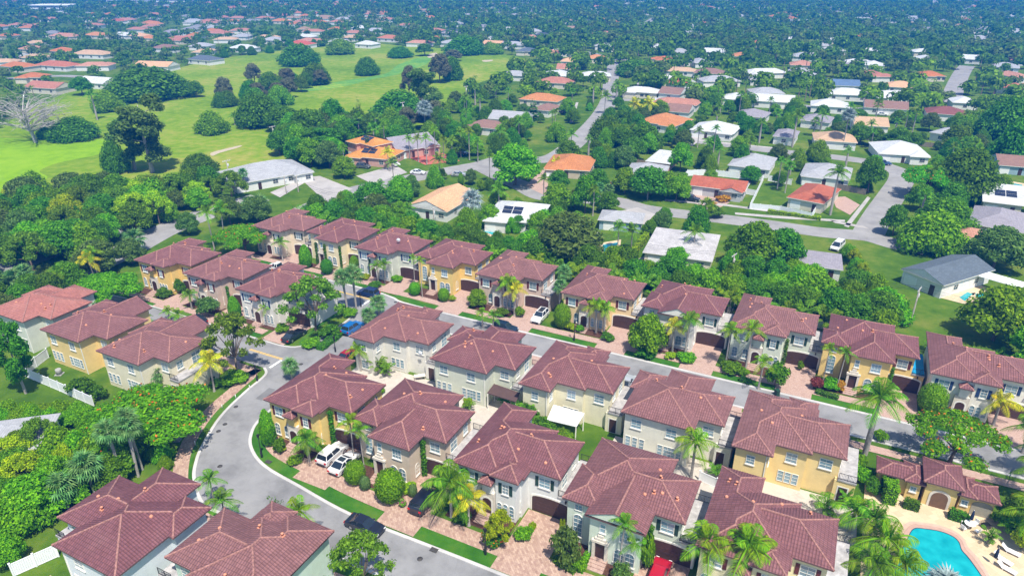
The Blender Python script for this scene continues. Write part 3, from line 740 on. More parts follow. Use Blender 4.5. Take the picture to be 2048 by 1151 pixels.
HS = [
 ('R1', 105.6, -118.1, 1, 1, 'A', CREAM, 'shut_green', 'cream townhouse at the far left end of the back row, beside the orange-flowered tree'),
 ('R2', 106.0, -103.8, 1, 1, 'B', (0.66, 0.57, 0.36), 'shut_green', 'pale yellow townhouse with three green ivy columns, second from left in back row'),
 ('R3', 105.6, -89.2, 1, 1, 'A', SAGE, 'shut_blue', 'sage grey townhouse with blue shutters, third from left in back row, behind parked navy SUV'),
 ('R4', 105.3, -74.9, 1, 1, 'B', YEL, 'shut_red', 'bright yellow townhouse with stone door surround, fourth from left in the back row'),
 ('R5', 105.0, -59.9, 1, 1, 'A', TAN, 'shut_red', 'tan townhouse in back row with white SUV parked on its driveway'),
 ('R6', 104.7, -42.1, 1, 1, 'A', PEACH, 'shut_red', 'peach yellow townhouse with maroon shutters, right of the white parked SUV'),
 ('R7', 105.6, -27.3, 1, 1, 'C', WHT, 'shut_green', 'white townhouse with a tiled front gable and two palms, in back row'),
 ('R8', 105.2, -12.4, 1, 1, 'A', (0.52, 0.56, 0.46), 'shut_green', 'pale sage townhouse with wide brown garage, third from right in back row'),
 ('R9', 104.0, 2.0, 1, 1, 'B', (0.68, 0.48, 0.17), 'shut_red', 'yellow townhouse with blue roof terrace beside it, second from right in back row'),
 ('R10', 103.6, 16.4, 1, 1, 'A', (0.66, 0.63, 0.55), 'shut_blue', 'off-white townhouse with navy shutters at the right edge of the back row'),
 ('A1', 80.6, -124.4, 1, 1, 'A', YEL, 'shut_red', 'yellow townhouse furthest left in the middle distance, behind a dark green spreading tree'),
 ('A2', 80.4, -110.4, 1, 1, 'A', TAN, 'shut_red', 'tan townhouse with maroon shutters between the yellow and the white one'),
 ('A3', 79.8, -96.0, 1, 1, 'A', WHT, 'shut_blue', 'white townhouse with blue shutters behind the cone-shaped bright green shrub'),
 ('B1', 67.4, -127.3, 1, -1, 'B', SAGE, 'shut_green', 'sage townhouse with the lighter salmon pink tile roof at left edge'),
 ('B2', 66.4, -112.6, 1, -1, 'C', (0.66, 0.49, 0.20), 'shut_red', 'yellow townhouse seen from behind, between the salmon-roofed and cream ones at left'),
 ('B3', 66.0, -98.1, 1, -1, 'C', (0.64, 0.58, 0.42), 'shut_red', 'cream townhouse seen from behind, nearest the curve, above the orange-flowered tree'),
 ('M1', 88.0, -66.0, 1, -1, 'A', (0.60, 0.58, 0.52), 'shut_green', 'off-white townhouse with satellite dish, leftmost of the middle row'),
 ('M2', 87.6, -51.0, 1, -1, 'B', (0.52, 0.54, 0.44), 'shut_green', 'pale sage townhouse with brown rear awning, second from left in middle row'),
 ('M3', 87.8, -35.9, 1, -1, 'A', (0.64, 0.59, 0.42), 'shut_red', 'pale cream townhouse with flat white patio roof behind, centre of middle row'),
 ('M4', 87.4, -21.0, 1, -1, 'B', (0.60, 0.58, 0.49), 'shut_red', 'ivory townhouse second from right in middle row, behind a tall single palm'),
 ('M5', 87.0, -6.3, 1, -1, 'A', (0.66, 0.50, 0.22), 'shut_red', 'yellow townhouse rightmost of the middle row, seen from behind'),
 ('F1', 55.5, -65.3, 1, 1, 'A', (0.68, 0.50, 0.17), 'shut_red', 'yellow townhouse with maroon shutters on the inside of the street bend'),
 ('F2', 55.2, -51.2, 1, 1, 'B', (0.50, 0.40, 0.30), 'shut_red', 'tan townhouse in front row behind the two white parked cars'),
 ('F3', 55.8, -35.6, 1, 1, 'A', (0.60, 0.60, 0.58), 'shut_green', 'pale grey townhouse in centre of front row beside the black van'),
 ('F4', 55.6, -21.3, 1, 1, 'C', (0.50, 0.56, 0.46), 'shut_green', 'mint townhouse with tiled front gable in front row by the red car'),
 ('F5', 55.6, -6.6, 1, 1, 'A', (0.64, 0.58, 0.36), 'shut_red', 'cream townhouse at the right end of front row behind two bright palms'),
 ('C1', 39.3, -55.6, -1, -1, 'B', (0.56, 0.60, 0.62), 'shut_green', 'bluish white townhouse at lower left corner seen from its roof side'),
 ('C2', 40.4, -40.9, -1, -1, 'A', (0.46, 0.56, 0.48), 'shut_green', 'mint townhouse at bottom edge, roof partly cut off, by the leafy street tree'),
]
HOUSES = {}
for k, (key, u0, v0, sx, sy, typ, wall, shut, label) in enumerate(HS):
    HOUSES[key] = townhouse(key, u0, v0, sx, sy, typ, wall, label, shut, 'roof_pink' if key == 'B1' else 'roof', seed=k)
# ------------------------------------------------------------------ plants
G = {}
G['oak'] = foliage('leaf_oak', (0.112, 0.263, 0.010), (0.248, 0.459, 0.021))
G['fresh'] = foliage('leaf_fresh', (0.15, 0.29, 0.02), (0.29, 0.47, 0.04))
G['dark'] = foliage('leaf_dark', (0.092, 0.235, 0.014), (0.195, 0.42, 0.025))
G['bright'] = foliage('leaf_bright', (0.157, 0.373, 0.009), (0.343, 0.607, 0.017))
G['flame'] = foliage('leaf_flame', (0.136, 0.381, 0.010), (0.273, 0.582, 0.015))
G['olive'] = foliage('leaf_olive', (0.125, 0.225, 0.04), (0.235, 0.35, 0.075))
G['grey'] = foliage('leaf_grey', (0.17, 0.185, 0.085), (0.28, 0.28, 0.15))
G['lime'] = foliage('leaf_lime', (0.315, 0.491, 0.009), (0.630, 0.745, 0.018))
G['palm'] = foliage('leaf_palm', (0.100, 0.245, 0.013), (0.243, 0.411, 0.018), 0.2)
G['palm_b'] = foliage('leaf_palm_bright', (0.143, 0.302, 0.009), (0.322, 0.448, 0.014), 0.2)
G['palm_y'] = foliage('leaf_palm_yellow', (0.398, 0.431, 0.015), (0.797, 0.588, 0.025), 0.2)
G['sabal'] = foliage('leaf_sabal', (0.105, 0.235, 0.06), (0.22, 0.38, 0.12), 0.2)
G['silver'] = foliage('leaf_silver', (0.24, 0.32, 0.31), (0.40, 0.48, 0.47), 0.15)
G['flower'] = foliage('flower_orange', (0.62, 0.13, 0.02), (0.75, 0.22, 0.03), 0.2, 0.2, 0.0)
G['pink'] = foliage('flower_pink', (0.65, 0.10, 0.30), (0.75, 0.22, 0.42), 0.2, 0.2, 0.0)
G['croton'] = foliage('leaf_croton', (0.50, 0.22, 0.02), (0.60, 0.38, 0.03), 0.2)
G['maroon'] = foliage('leaf_maroon', (0.189, 0.035, 0.044), (0.321, 0.088, 0.070), 0.2)
G['reed'] = foliage('leaf_reed', (0.144, 0.216, 0.018), (0.257, 0.295, 0.027))
M['bark'] = plain('bark', (0.17, 0.13, 0.10), 0.95, 0.1, 0.3, 6)
M['bark_grey'] = plain('bark_grey', (0.34, 0.31, 0.28), 0.9, 0.1, 0.2, 4)
M['bark_dead'] = plain('bark_dead', (0.42, 0.39, 0.37), 0.9, 0.1, 0.15, 4)
def leaves(lumps, n, size, rs, droop=0.0, core=0.55, long=1.6):
    """leaf clumps spread through overlapping ellipsoids, thickest near their skins"""
    mb = MB(); tot = sum((l[3] * l[4] + l[3] * l[5]) for l in lumps)
    for (cx, cy_, cz, rx, ry, rz) in lumps:
        k = int(n * (rx * ry + rx * rz) / tot)
        for _ in range(k):
            a = rs.uniform(0, 2 * math.pi); s = rs.uniform(-0.75, 1); c = math.sqrt(max(0, 1 - s * s))
            d = Vector((c * math.cos(a), c * math.sin(a), s)); q = rs.uniform(core, 1.06)
            p = Vector((cx + d.x * rx * q, cy_ + d.y * ry * q, cz + d.z * rz * q))
            nrm = (d + Vector((rs.gauss(0, .5), rs.gauss(0, .5), rs.gauss(0.25, .5)))).normalized()
            t = nrm.cross(Vector((rs.gauss(0, 1), rs.gauss(0, 1), rs.gauss(0, 1)))).normalized()
            if droop: t = (t + Vector((0, 0, -droop))).normalized()
            b = nrm.cross(t).normalized(); sz = size * rs.uniform(.55, 1.25)
            t = t * sz * long * .5; b = b * sz * .5
            bend = nrm * (sz * -.15)
            mb.face([p - t + bend, p + b, p + t + bend, p - b])
    return mb
def limbs(mb, h0, r0, ends, rs, n=6, lean=0.0):
    fork = Vector((rs.uniform(-.2, .2) + lean, rs.uniform(-.2, .2), h0))
    mb.tube([(0, 0, -.1), (fork.x * .3, fork.y * .3, h0 * .5), fork], [r0 * 1.25, r0 * .9, r0 * .75], n)
    for e in ends:
        e = Vector(e); m_ = fork.lerp(e, .5) + Vector((rs.uniform(-.3, .3), rs.uniform(-.3, .3), rs.uniform(-.1, .4)))
        mb.tube([fork, m_, e], [r0 * .6, r0 * .35, r0 * .1], 5)
def lumps_dome(rs, n, R_, h0, h1, r0, r1, flat=0.8):
    o = []
    for i in range(n):
        a = i * 2.4 + rs.uniform(-.4, .4); q = math.sqrt((i + .5) / n) * R_
        top = h1 - (h1 - h0) * (q / R_) ** 2 * .85; r = rs.uniform(r0, r1)
        o.append((q * math.cos(a), q * math.sin(a), max(h0, top - r * flat), r, r * rs.uniform(.85, 1.15), r * flat))
    return o
PROTO = {}
def proto(key, H, Rw, trunk, crown, extra=None): PROTO[key] = dict(H=H, R=Rw, trunk=trunk, crown=crown, extra=extra or [])
def mk_tree(key, seed, H, Rw, n_l, h0, r0, r1, leafn, lsize, mat, trunk_h, tr=0.22, flat=.75, core=.5, bark='bark', droop=0.0, flower=None, long=1.6):
    rs = random.Random(seed); L = lumps_dome(rs, n_l, Rw - r1 * .8, h0, H, r0, r1, flat)
    cm = leaves(L, leafn, lsize, rs, droop, core, long).mesh('crown_' + key, G[mat])
    tb = MB(); limbs(tb, trunk_h, tr, [(l[0] * .85, l[1] * .85, l[2]) for l in L[::2]], rs)
    ex = []
    if flower:
        fl = leaves([(l[0], l[1], l[2] + l[5] * .55, l[3] * .95, l[4] * .95, l[5] * .5) for l in L], flower[1], flower[2], rs, 0, .9)
        ex.append(('blossom', fl.mesh('blossom_' + key, G[flower[0]])))
    proto(key, H, Rw, tb.mesh('trunk_' + key, M[bark]), cm, ex)
mk_tree('oak1', 1, 8, 4.6, 15, 3.0, 1.5, 2.1, 7500, .34, 'oak', 2.2)
mk_tree('oak2', 2, 8, 4.4, 12, 3.2, 1.4, 2.2, 7000, .34, 'dark', 2.4)
mk_tree('oak3', 3, 8, 4.4, 13, 2.6, 1.4, 2.0, 7000, .33, 'bright', 2.0)
mk_tree('olive', 4, 8, 4.6, 14, 2.8, 1.4, 2.1, 7500, .28, 'olive', 2.2, long=2.6, droop=.4)
mk_tree('loose', 5, 8, 5.0, 22, 3.4, .9, 1.35, 7000, .28, 'fresh', 2.6, .18, core=.35)
mk_tree('airy', 25, 8, 5.0, 30, 3.2, .65, 1.05, 4600, .26, 'fresh', 2.4, .16, core=.25)
mk_tree('loose_b', 15, 8, 5.0, 20, 3.2, .9, 1.4, 6000, .29, 'lime', 2.4, .18, core=.35)
mk_tree('mound', 6, 7, 6.2, 20, 1.6, 1.9, 2.6, 10000, .38, 'dark', 1.2, .3, .85)
mk_tree('mound_b', 7, 7, 6.0, 18, 1.6, 1.9, 2.7, 10000, .38, 'bright', 1.2, .3, .85)
mk_tree('flame', 8, 7.2, 7.0, 26, 4.6, 1.5, 2.1, 15000, .25, 'flame', 2.6, .3, .42, flower=('flower', 230, .22))
mk_tree('flame_open', 18, 7.0, 7.0, 19, 4.4, 1.1, 1.6, 7000, .27, 'flame', 2.4, .26, .42, .4, flower=('flower', 160, .22))
mk_tree('umbrella', 9, 7, 6.2, 22, 4.4, 1.5, 2.1, 12000, .27, 'flame', 2.4, .25, .45)
mk_tree('greyt', 10, 9, 4.4, 14, 3.0, 1.3, 2.0, 6500, .27, 'grey', 2.4, long=2.4)
rs = random.Random(11)
def tall_tree(key, mat, seed):
    rs = random.Random(seed); L = []
    for i in range(22):
        z = 3.5 + i * .46 + rs.uniform(-.4, .4); q = (1.1 + 3.0 * math.sin(min(1, (z - 2.5) / 7) * math.pi * .8)) * rs.uniform(.25, 1); a = rs.uniform(0, 6.28)
        r = rs.uniform(.9, 1.6); L.append((q * math.cos(a), q * math.sin(a), z, r, r, r * .9))
    tb = MB(); tb.tube([(0, 0, -.1), (.15, .1, 5), (0, .2, 9), (.1, 0, 13)], [.34, .26, .16, .04], 6)
    for l in L[::2]: tb.tube([(0.1, .1, l[2] - 1.2), (l[0] * .9, l[1] * .9, l[2])], [.12, .03], 4)
    proto(key, 14.5, 4.6, tb.mesh('trunk_' + key, M['bark_grey']), leaves(L, 8000, .32, rs, .5, .35, 2.2).mesh('crown_' + key, G[mat]))
tall_tree('tall', 'olive', 21); tall_tree('tall_b', 'dark', 22)
def cone_tree(key, mat, H, Rw, n, sz, seed, trunk=True):
    rs = random.Random(seed); mb = MB()
    for _ in range(n):
        t = rs.random() ** .8; z = H * (.05 + .95 * (1 - math.sqrt(t))); r = Rw * (1 - z / H) ** .8 * rs.uniform(.6, 1.05) * (.75 + .35 * math.sin(z * 9 / H * 3)); a = rs.uniform(0, 6.28)
        p = Vector((r * math.cos(a), r * math.sin(a), z)); d = Vector((math.cos(a), math.sin(a), rs.uniform(-.3, .5))).normalized()
        tt = Vector((-math.sin(a), math.cos(a), rs.uniform(-.3, .3))) * sz * .5; d2 = d * sz * .8
        mb.face([p - tt, p + d2 * .2, p + tt, p + d2])
    tb = MB(); tb.tube([(0, 0, -.1), (0, 0, H * .9)], [Rw * .07, .02], 5)
    proto(key, H, Rw, tb.mesh('trunk_' + key, M['bark']), mb.mesh('crown_' + key, G[mat]))
cone_tree('norfolk', 'dark', 12, 2.4, 1500, .55, 31)
def ball(key, mat, n, sz, seed, squash=1.0, cone=0.0):
    """clipped shrub: unit height"""
    rs = random.Random(seed); mb = MB()
    for _ in range(n):
        a = rs.uniform(0, 6.28); s = rs.uniform(-.95, 1); c = math.sqrt(1 - s * s); q = rs.uniform(.86, 1.02)
        w = 1 - cone * (s * .5 + .5)
        d = Vector((c * math.cos(a) * w, c * math.sin(a) * w, s)); p = Vector((d.x * .5 * q * squash, d.y * .5 * q * squash, .5 + d.z * .5 * q))
        nr = (d + Vector((rs.gauss(0, .35), rs.gauss(0, .35), rs.gauss(0, .35)))).normalized(); t = nr.cross(Vector((rs.gauss(0, 1), rs.gauss(0, 1), rs.gauss(0, 1)))).normalized()
        b = nr.cross(t); k = sz * rs.uniform(.6, 1.2); mb.face([p - t * k, p + b * k * .6, p + t * k, p - b * k * .6])
    for i in range(8):
        for j in range(5):
            def sp_(ii, jj):
                a = 2 * math.pi * ii / 8; b_ = math.pi * jj / 5; s_ = -math.cos(b_); w_ = (1 - cone * (s_ * .5 + .5)) * math.sin(b_) * .43 * squash
                return (w_ * math.cos(a), w_ * math.sin(a), .5 + s_ * .43)
            mb.face([sp_(i, j), sp_(i + 1, j), sp_(i + 1, j + 1), sp_(i, j + 1)])
    tb = MB(); tb.tube([(0, 0, -.05), (0, 0, .5)], [.035, .02], 5)
    proto(key, 1.0, .5 * squash, tb.mesh('stem_' + key, M['bark']), mb.mesh('crown_' + key, G[mat]))
ball('ball', 'bright', 3600, .032, 41); ball('ball_d', 'dark', 3000, .034, 42); ball('cone', 'bright', 3600, .032, 43, .8, .45); ball('ball_g', 'sabal', 1800, .04, 44)
def bush(key, mat, seed, n=2200, sz=.068, nl=11, flat=.75, flower=None):
    rs = random.Random(seed); L = []
    for i in range(nl):
        a = i * 2.4; q = .36 * math.sqrt((i + .5) / nl); r = rs.uniform(.16, .26); L.append((q * math.cos(a), q * math.sin(a), .25 + rs.uniform(0, .45) * (1 - q), r, r, r * flat))
    tb = MB(); tb.tube([(0, 0, -.05), (0, 0, .4)], [.03, .015], 5)
    ex = []
    if flower: ex.append(('blossom', leaves([(l[0], l[1], l[2] + .05, l[3], l[4], l[5]) for l in L], 160, .08, rs, 0, .9).mesh('blossom_' + key, G[flower])))
    proto(key, .9, .5, tb.mesh('stem_' + key, M['bark']), leaves(L, n, sz, rs, 0, .4).mesh('crown_' + key, G[mat]), ex)
bush('bush', 'oak', 51); bush('bush_b', 'bright', 52); bush('bush_d', 'dark', 53); bush('bush_l', 'lime', 54); bush('bush_o', 'olive', 55, 2400, .06, 14); bush('croton', 'croton', 56); bush('maroon', 'maroon', 57)
bush('bush_pink', 'bright', 58, flower='pink'); bush('bush_red', 'dark', 59, flower='flower')
def dead_tree(key, seed):
    rs = random.Random(seed); tb = MB(); tw = MB()
    tb.tube([(0, 0, -.1), (-.3, .1, 2.4), (-.6, 0, 5)], [.26, .2, .1], 7)
    for i in range(60):
        a = rs.uniform(0, 6.28); z = rs.uniform(1.5, 4.8); L = rs.uniform(3, 6.5); e = Vector((-.4 + math.cos(a) * L, math.sin(a) * L, z + rs.uniform(.8, 4.2)))
        s = Vector((-.3 - .06 * z, 0, z)); m_ = s.lerp(e, .5) + Vector((0, 0, rs.uniform(0, .8)))
        tb.tube([s, m_, e], [.08, .05, .015], 4)
        for _ in range(9):
            t = s.lerp(e, rs.uniform(.4, 1)); tw.tube([t, t + Vector((rs.gauss(0, 1), rs.gauss(0, 1), rs.gauss(.4, .6)))], [.03, .008], 3, cap=False)
    proto(key, 9, 6, tb.mesh('trunk_' + key, M['bark_dead']), tw.mesh('twig_' + key, M['bark_dead']))
dead_tree('dead', 61)
def bare_shrub(key, seed):
    rs = random.Random(seed); tb = MB(); L = []
    for i in range(26):
        a = rs.uniform(0, 6.28); r = rs.uniform(.3, 1.2); e = Vector((math.cos(a) * r, math.sin(a) * r, rs.uniform(1.8, 3.4))); m_ = e * .5 + Vector((rs.uniform(-.2, .2), rs.uniform(-.2, .2), .2))
        tb.tube([(0, 0, 0), m_, e], [.03, .018, .006], 3, cap=False); L.append((e.x, e.y, e.z, .35, .35, .3))
    proto(key, 3.4, 1.4, tb.mesh('stem_' + key, M['bark']), leaves(L, 220, .16, rs, 0, .2).mesh('crown_' + key, G['olive']))
bare_shrub('bare', 62)
# palms
def frond_mesh(key, L, rise, droop, nl, ll, lw, mat, hang=.35):
    """one feather leaf along +X: an arching rib with leaflets on both sides"""
    def f():
        rs = random.Random(hash(key) % 999 if not isinstance(key, str) else sum(map(ord, key))); mb = MB(); P = []
        for i in range(9):
            t = i / 8; P.append(Vector((L * (t * math.cos(rise) - .12 * droop * t ** 3), 0, L * (math.sin(rise) * t - droop * t ** 2.2))))
        mb.tube(P, [.045 * (1 - .8 * i / 8) for i in range(9)], 4, cap=False)
        for i in range(nl):
            t = .12 + .88 * i / (nl - 1); k = min(7, int(t * 8)); p = P[k].lerp(P[k + 1], t * 8 - k); d = (P[k + 1] - P[k]).normalized()
            ln = ll * math.sin(math.pi * min(1, .18 + .80 * t)) ** .7 * rs.uniform(.85, 1.1)
            for s in (-1, 1):
                q = (Vector((0, s, 0)) + d * .55 + Vector((0, 0, -hang + rs.uniform(-.15, .15)))).normalized(); w = d * lw * .5
                e = p + q * ln + Vector((0, 0, -ln * hang * .6)); m_ = p + q * ln * .5
                mb.face([p - w * .6, m_ - w, e, m_ + w])
        return mb.mesh('frond_' + key, G[mat])
    return cached(('frond', key), f)
def fan_mesh(key, L, mat, nb=13):
    def f():
        rs = random.Random(9); mb = MB(); mb.tube([(0, 0, 0), (L * .5, 0, .05 * L)], [.03, .02], 3, cap=False)
        c = Vector((L * .5, 0, .05 * L))
        for i in range(nb):
            a = R(-110 + 220 * i / (nb - 1)); r = L * .55 * rs.uniform(.85, 1.05); d = Vector((math.cos(a), math.sin(a), 0)); e = c + d * r + Vector((0, 0, -r * .38)); m_ = c + d * r * .55 + Vector((0, 0, .02)); w = Vector((-d.y, d.x, 0)) * L * .042
            mb.face([c, m_ - w, e, m_ + w])
        return mb.mesh('frond_' + key, G[mat])
    return cached(('fan', key), f)
def palm_fronds(kind, mat, L):
    if kind == 'fan': return None
    hang = .55 if kind == 'droop' else .3
    return [frond_mesh(f'{kind}_{mat}_{k}', 1.0, r, d, 32, .29 if kind != 'thin' else .26, .021, mat, hang) for k, (r, d) in enumerate(((1.25, .35), (.95, .55), (.6, .6), (.2, .5), (-.1, .45)))]
def z_over(base, top_py):
    """height above `base` that reaches photograph row top_py"""
    b = (575.5 - top_py) / F_PX
    return CAM_H + base.y * (-math.sin(PITCH) + b * math.cos(PITCH)) / (math.cos(PITCH) + b * math.sin(PITCH))
def mppx(p): return (p.y * math.cos(PITCH) + (CAM_H - p.z) * math.sin(PITCH)) / F_PX     # metres per photograph pixel
_tr = {}
def trunk_mesh(kind):
    def f():
        mb = MB(); r = {'royal': [.34, .36, .38, .30, .20, .18], 'thin': [.12, .09, .085, .08, .08, .08], 'fan': [.22, .19, .19, .2, .24, .2], 'coco': [.24, .16, .14, .13, .13, .12], 'droop': [.26, .2, .18, .17, .16, .15]}[kind]
        mb.tube([(0, 0, -.01), (.0, 0, .08), (.01, 0, .3), (.015, 0, .6), (.005, 0, .9), (0, 0, 1)], r, 8)
        return mb.mesh('trunk_' + kind, M['bark_grey'])
    return cached(('trunk', kind), f)
def palm(px_, py_, top, spread, label, kind='coco', mat='palm', n=15, group='palms of the estate', parts=True, base=None, height=None, name=None):
    """base pixel, row of the crown's heart, spread in photograph pixels"""
    b = base if base is not None else at(px_, py_)
    h = height if height is not None else max(1.2, z_over(b, top)); Lf = spread * .5 * mppx(b + Vector((0, 0, h))) if height is None else spread
    rs = random.Random(int(abs(b.x) * 97 + abs(b.y) * 31))
    e = empty(name or {'fan': 'fan_palm', 'royal': 'royal_palm', 'thin': 'slender_palm'}.get(kind, 'palm_tree'), b, rs.uniform(0, 6.28), label, 'palm', group)
    lean = rs.uniform(-.05, .05)
    t = put('trunk', trunk_mesh(kind), e, (0, 0, 0), 0, (1, 1, h)); t.rotation_euler = (0, lean, 0)
    top_p = Vector((math.sin(lean) * h, 0, math.cos(lean) * h))
    if kind == 'fan':
        fm = fan_mesh('fan_' + mat, 1.0, mat)
        for i in range(n + 9):
            a = i * 2.4; el = R(80) - R(125) * (i / (n + 9)); k = Lf * rs.uniform(.9, 1.15)
            put('frond', fm, e, top_p, 0, k, rot=(rs.uniform(-.2, .2), -el, a))
    else:
        fr = palm_fronds(kind, mat, 1)
        for i in range(n):
            a = i * 2.399 + rs.uniform(-.2, .2); k = min(4, int(5 * i / n))
            put('frond', fr[k], e, top_p, a, Lf * rs.uniform(.92, 1.12) * (.85 if k == 0 else 1))
    return e
def palm_crown_mesh(kind, mat, n):
    """all leaves of one palm as a single mesh, for palms too small to show them one by one"""
    def f():
        mb = MB()
        src = [fan_mesh('fan_' + mat, 1, mat)] if kind == 'fan' else palm_fronds(kind, mat, 1)
        for i in range(n):
            a = i * 2.399
            if kind == 'fan': me = src[0]; Mx = Matrix.Rotation(a, 3, 'Z') @ Matrix.Rotation(-(R(80) - R(125) * i / n), 3, 'Y')
            else: me = src[min(4, int(5 * i / n))]; Mx = Matrix.Rotation(a, 3, 'Z')
            V = [Mx @ v.co for v in me.vertices]
            for p in me.polygons: mb.face([V[q] for q in p.vertices])
        return mb.mesh('crown_' + kind, G[mat])
    return cached(('pcrown', kind, mat, n), f)
def small_palm(b, h, L, label, kind='coco', mat='palm', n=13, group='palms in the suburb'):
    rs = random.Random(int(abs(b.x) * 97 + abs(b.y) * 31))
    e = empty('palm_tree' if kind != 'fan' else 'fan_palm', b, rs.uniform(0, 6.28), label, 'palm', group)
    put('trunk', trunk_mesh(kind), e, (0, 0, 0), 0, (1, 1, h)); put('crown', palm_crown_mesh(kind, mat, n), e, (0, 0, h), 0, L)
    return e
TREE_NAME = {'norfolk': 'conifer_tree', 'dead': 'bare_tree', 'flame': 'flowering_tree', 'flame_open': 'flowering_tree', 'umbrella': 'spreading_tree', 'mound': 'ficus_tree', 'mound_b': 'bushy_tree', 'olive': 'feathery_tree', 'tall': 'tall_tree', 'tall_b': 'tall_tree', 'greyt': 'grey_leaved_tree', 'airy': 'airy_tree', 'oak2': 'dark_leaved_tree', 'oak3': 'bright_leaved_tree'}
def plant(key, b, H, Wd, label, cat='tree', group=None, name=None):
    P = PROTO[key]; sz = H / P['H']; sw = Wd / (2 * P['R']); rs = random.Random(int(abs(b.x) * 57 + abs(b.y) * 83)); rz = rs.uniform(0, 6.28)
    e = empty(name or TREE_NAME.get(key, 'shade_tree'), b, rz, label, cat, group)
    put('trunk' if cat == 'tree' else 'stem', P['trunk'], e, sc=(sw, sw, sz)); put('crown', P['crown'], e, sc=(sw, sw, sz))
    for nm, me in P['extra']: put(nm, me, e, sc=(sw, sw, sz))
    return e
def tree(key, bx, by, top, wpx, label, cat='tree', group=None, name=None):
    b = at(bx, by); H = max(.3, z_over(b, top) if top > 0 else -top); mid = b + Vector((0, 0, H * .6))
    nm = name or (TREE_NAME.get(key, 'shade_tree') if cat == 'tree' else 'shrub')
    return plant(key, b, H, wpx * mppx(mid), label, cat, group, nm)
def shrub(key, bx, by, top, wpx, label, group='garden shrubs of the estate'): return tree(key, bx, by, top, wpx, label, 'shrub', group)
def hedge_run(pts, w, h, label, mat='bright', dens=130, group='clipped hedges', sz=.12):
    mb = MB(); rs = random.Random(int(pts[0].x * 13 + pts[0].y * 7) + 5); c = sum((Vector(p) for p in pts), Vector()) / len(pts); c.z = 0
    for a, b in zip(pts, pts[1:]):
        d = b - a; L = d.length; dn = d.normalized(); nr = Vector((-dn.y, dn.x, 0))
        q0 = a - c; q1 = b - c; e_ = nr * w * .42; tz = Vector((0, 0, h * .86))
        for fc_ in ([q0 - e_ + tz, q1 - e_ + tz, q1 + e_ + tz, q0 + e_ + tz], [q0 - e_, q1 - e_, q1 - e_ + tz, q0 - e_ + tz], [q0 + e_, q1 + e_, q1 + e_ + tz, q0 + e_ + tz], [q0 - e_, q0 + e_, q0 + e_ + tz, q0 - e_ + tz], [q1 - e_, q1 + e_, q1 + e_ + tz, q1 - e_ + tz]): mb.face(fc_, 1)
        for _ in range(int(dens * L * (w + 2 * h) / 1.6)):
            t = rs.random(); s = rs.uniform(-1, 1); z = rs.random()
            wob = 1 + .12 * math.sin(t * L * 2.1 + s)
            if rs.random() < .5: p = a + d * t + nr * s * w / 2 + Vector((0, 0, h * wob * rs.uniform(.88, 1.02))); n0 = Vector((0, 0, 1))
            else:
                s = 1 if s > 0 else -1; p = a + d * t + nr * s * w / 2 * rs.uniform(.85, 1.04) * wob + Vector((0, 0, h * z)); n0 = nr * s
            if rs.random() < .14:
                e0, q_ = ((a, -1) if rs.random() < .5 else (b, 1)); p = e0 + nr * rs.uniform(-1, 1) * w / 2 + dn * q_ * rs.uniform(0, .12) + Vector((0, 0, h * z)); n0 = dn * q_
            n0 = (n0 + Vector((rs.gauss(0, .5), rs.gauss(0, .5), rs.gauss(.2, .5)))).normalized(); tt = n0.cross(Vector((rs.gauss(0, 1), rs.gauss(0, 1), rs.gauss(0, 1)))).normalized(); bb = n0.cross(tt); k = sz * rs.uniform(.6, 1.2)
            p = p - c; mb.face([p - tt * k, p + bb * k * .6, p + tt * k, p - bb * k * .6])
    o = put('hedge', mb.mesh('hedge', G[mat], M['hedge_core']), None, c)
    return tag(o, label, 'hedge', group)
def areca(b, h, label, mat='palm', group='feathery palm clumps', n=26, name='palm_clump'):
    """many-stemmed clump of arching feather leaves"""
    rs = random.Random(int(abs(b.x) * 97 + abs(b.y) * 31)); me = cached(('areca', mat), lambda: _areca(mat))
    e = empty(name, b, rs.uniform(0, 6.28), label, 'palm', group)
    put('foliage', me[0], e, sc=(h * rs.uniform(.85, 1.15), h * rs.uniform(.85, 1.15), h)); put('stem', me[1], e, sc=h)
    return e
def _areca(mat):
    rs = random.Random(77); mb = MB(); st = MB(); fr = palm_fronds('coco', mat, 1)
    for i in range(30):
        a = rs.uniform(0, 6.28); z = rs.uniform(.15, .62); r = rs.uniform(0, .2); k = rs.choice((0, 1, 1, 2)); Mx = Matrix.Rotation(a, 3, 'Z'); s = rs.uniform(.38, .6); o = Vector((r * math.cos(a), r * math.sin(a), z))
        for p in fr[k].polygons: mb.face([o + (Mx @ fr[k].vertices[q].co) * s for q in p.vertices])
        if i % 3 == 0: st.tube([(r * .6 * math.cos(a), r * .6 * math.sin(a), -.02), o], [.012, .01], 4)
    return mb.mesh('areca_foliage', G[mat]), st.mesh('areca_stem', M['bark_grey'])
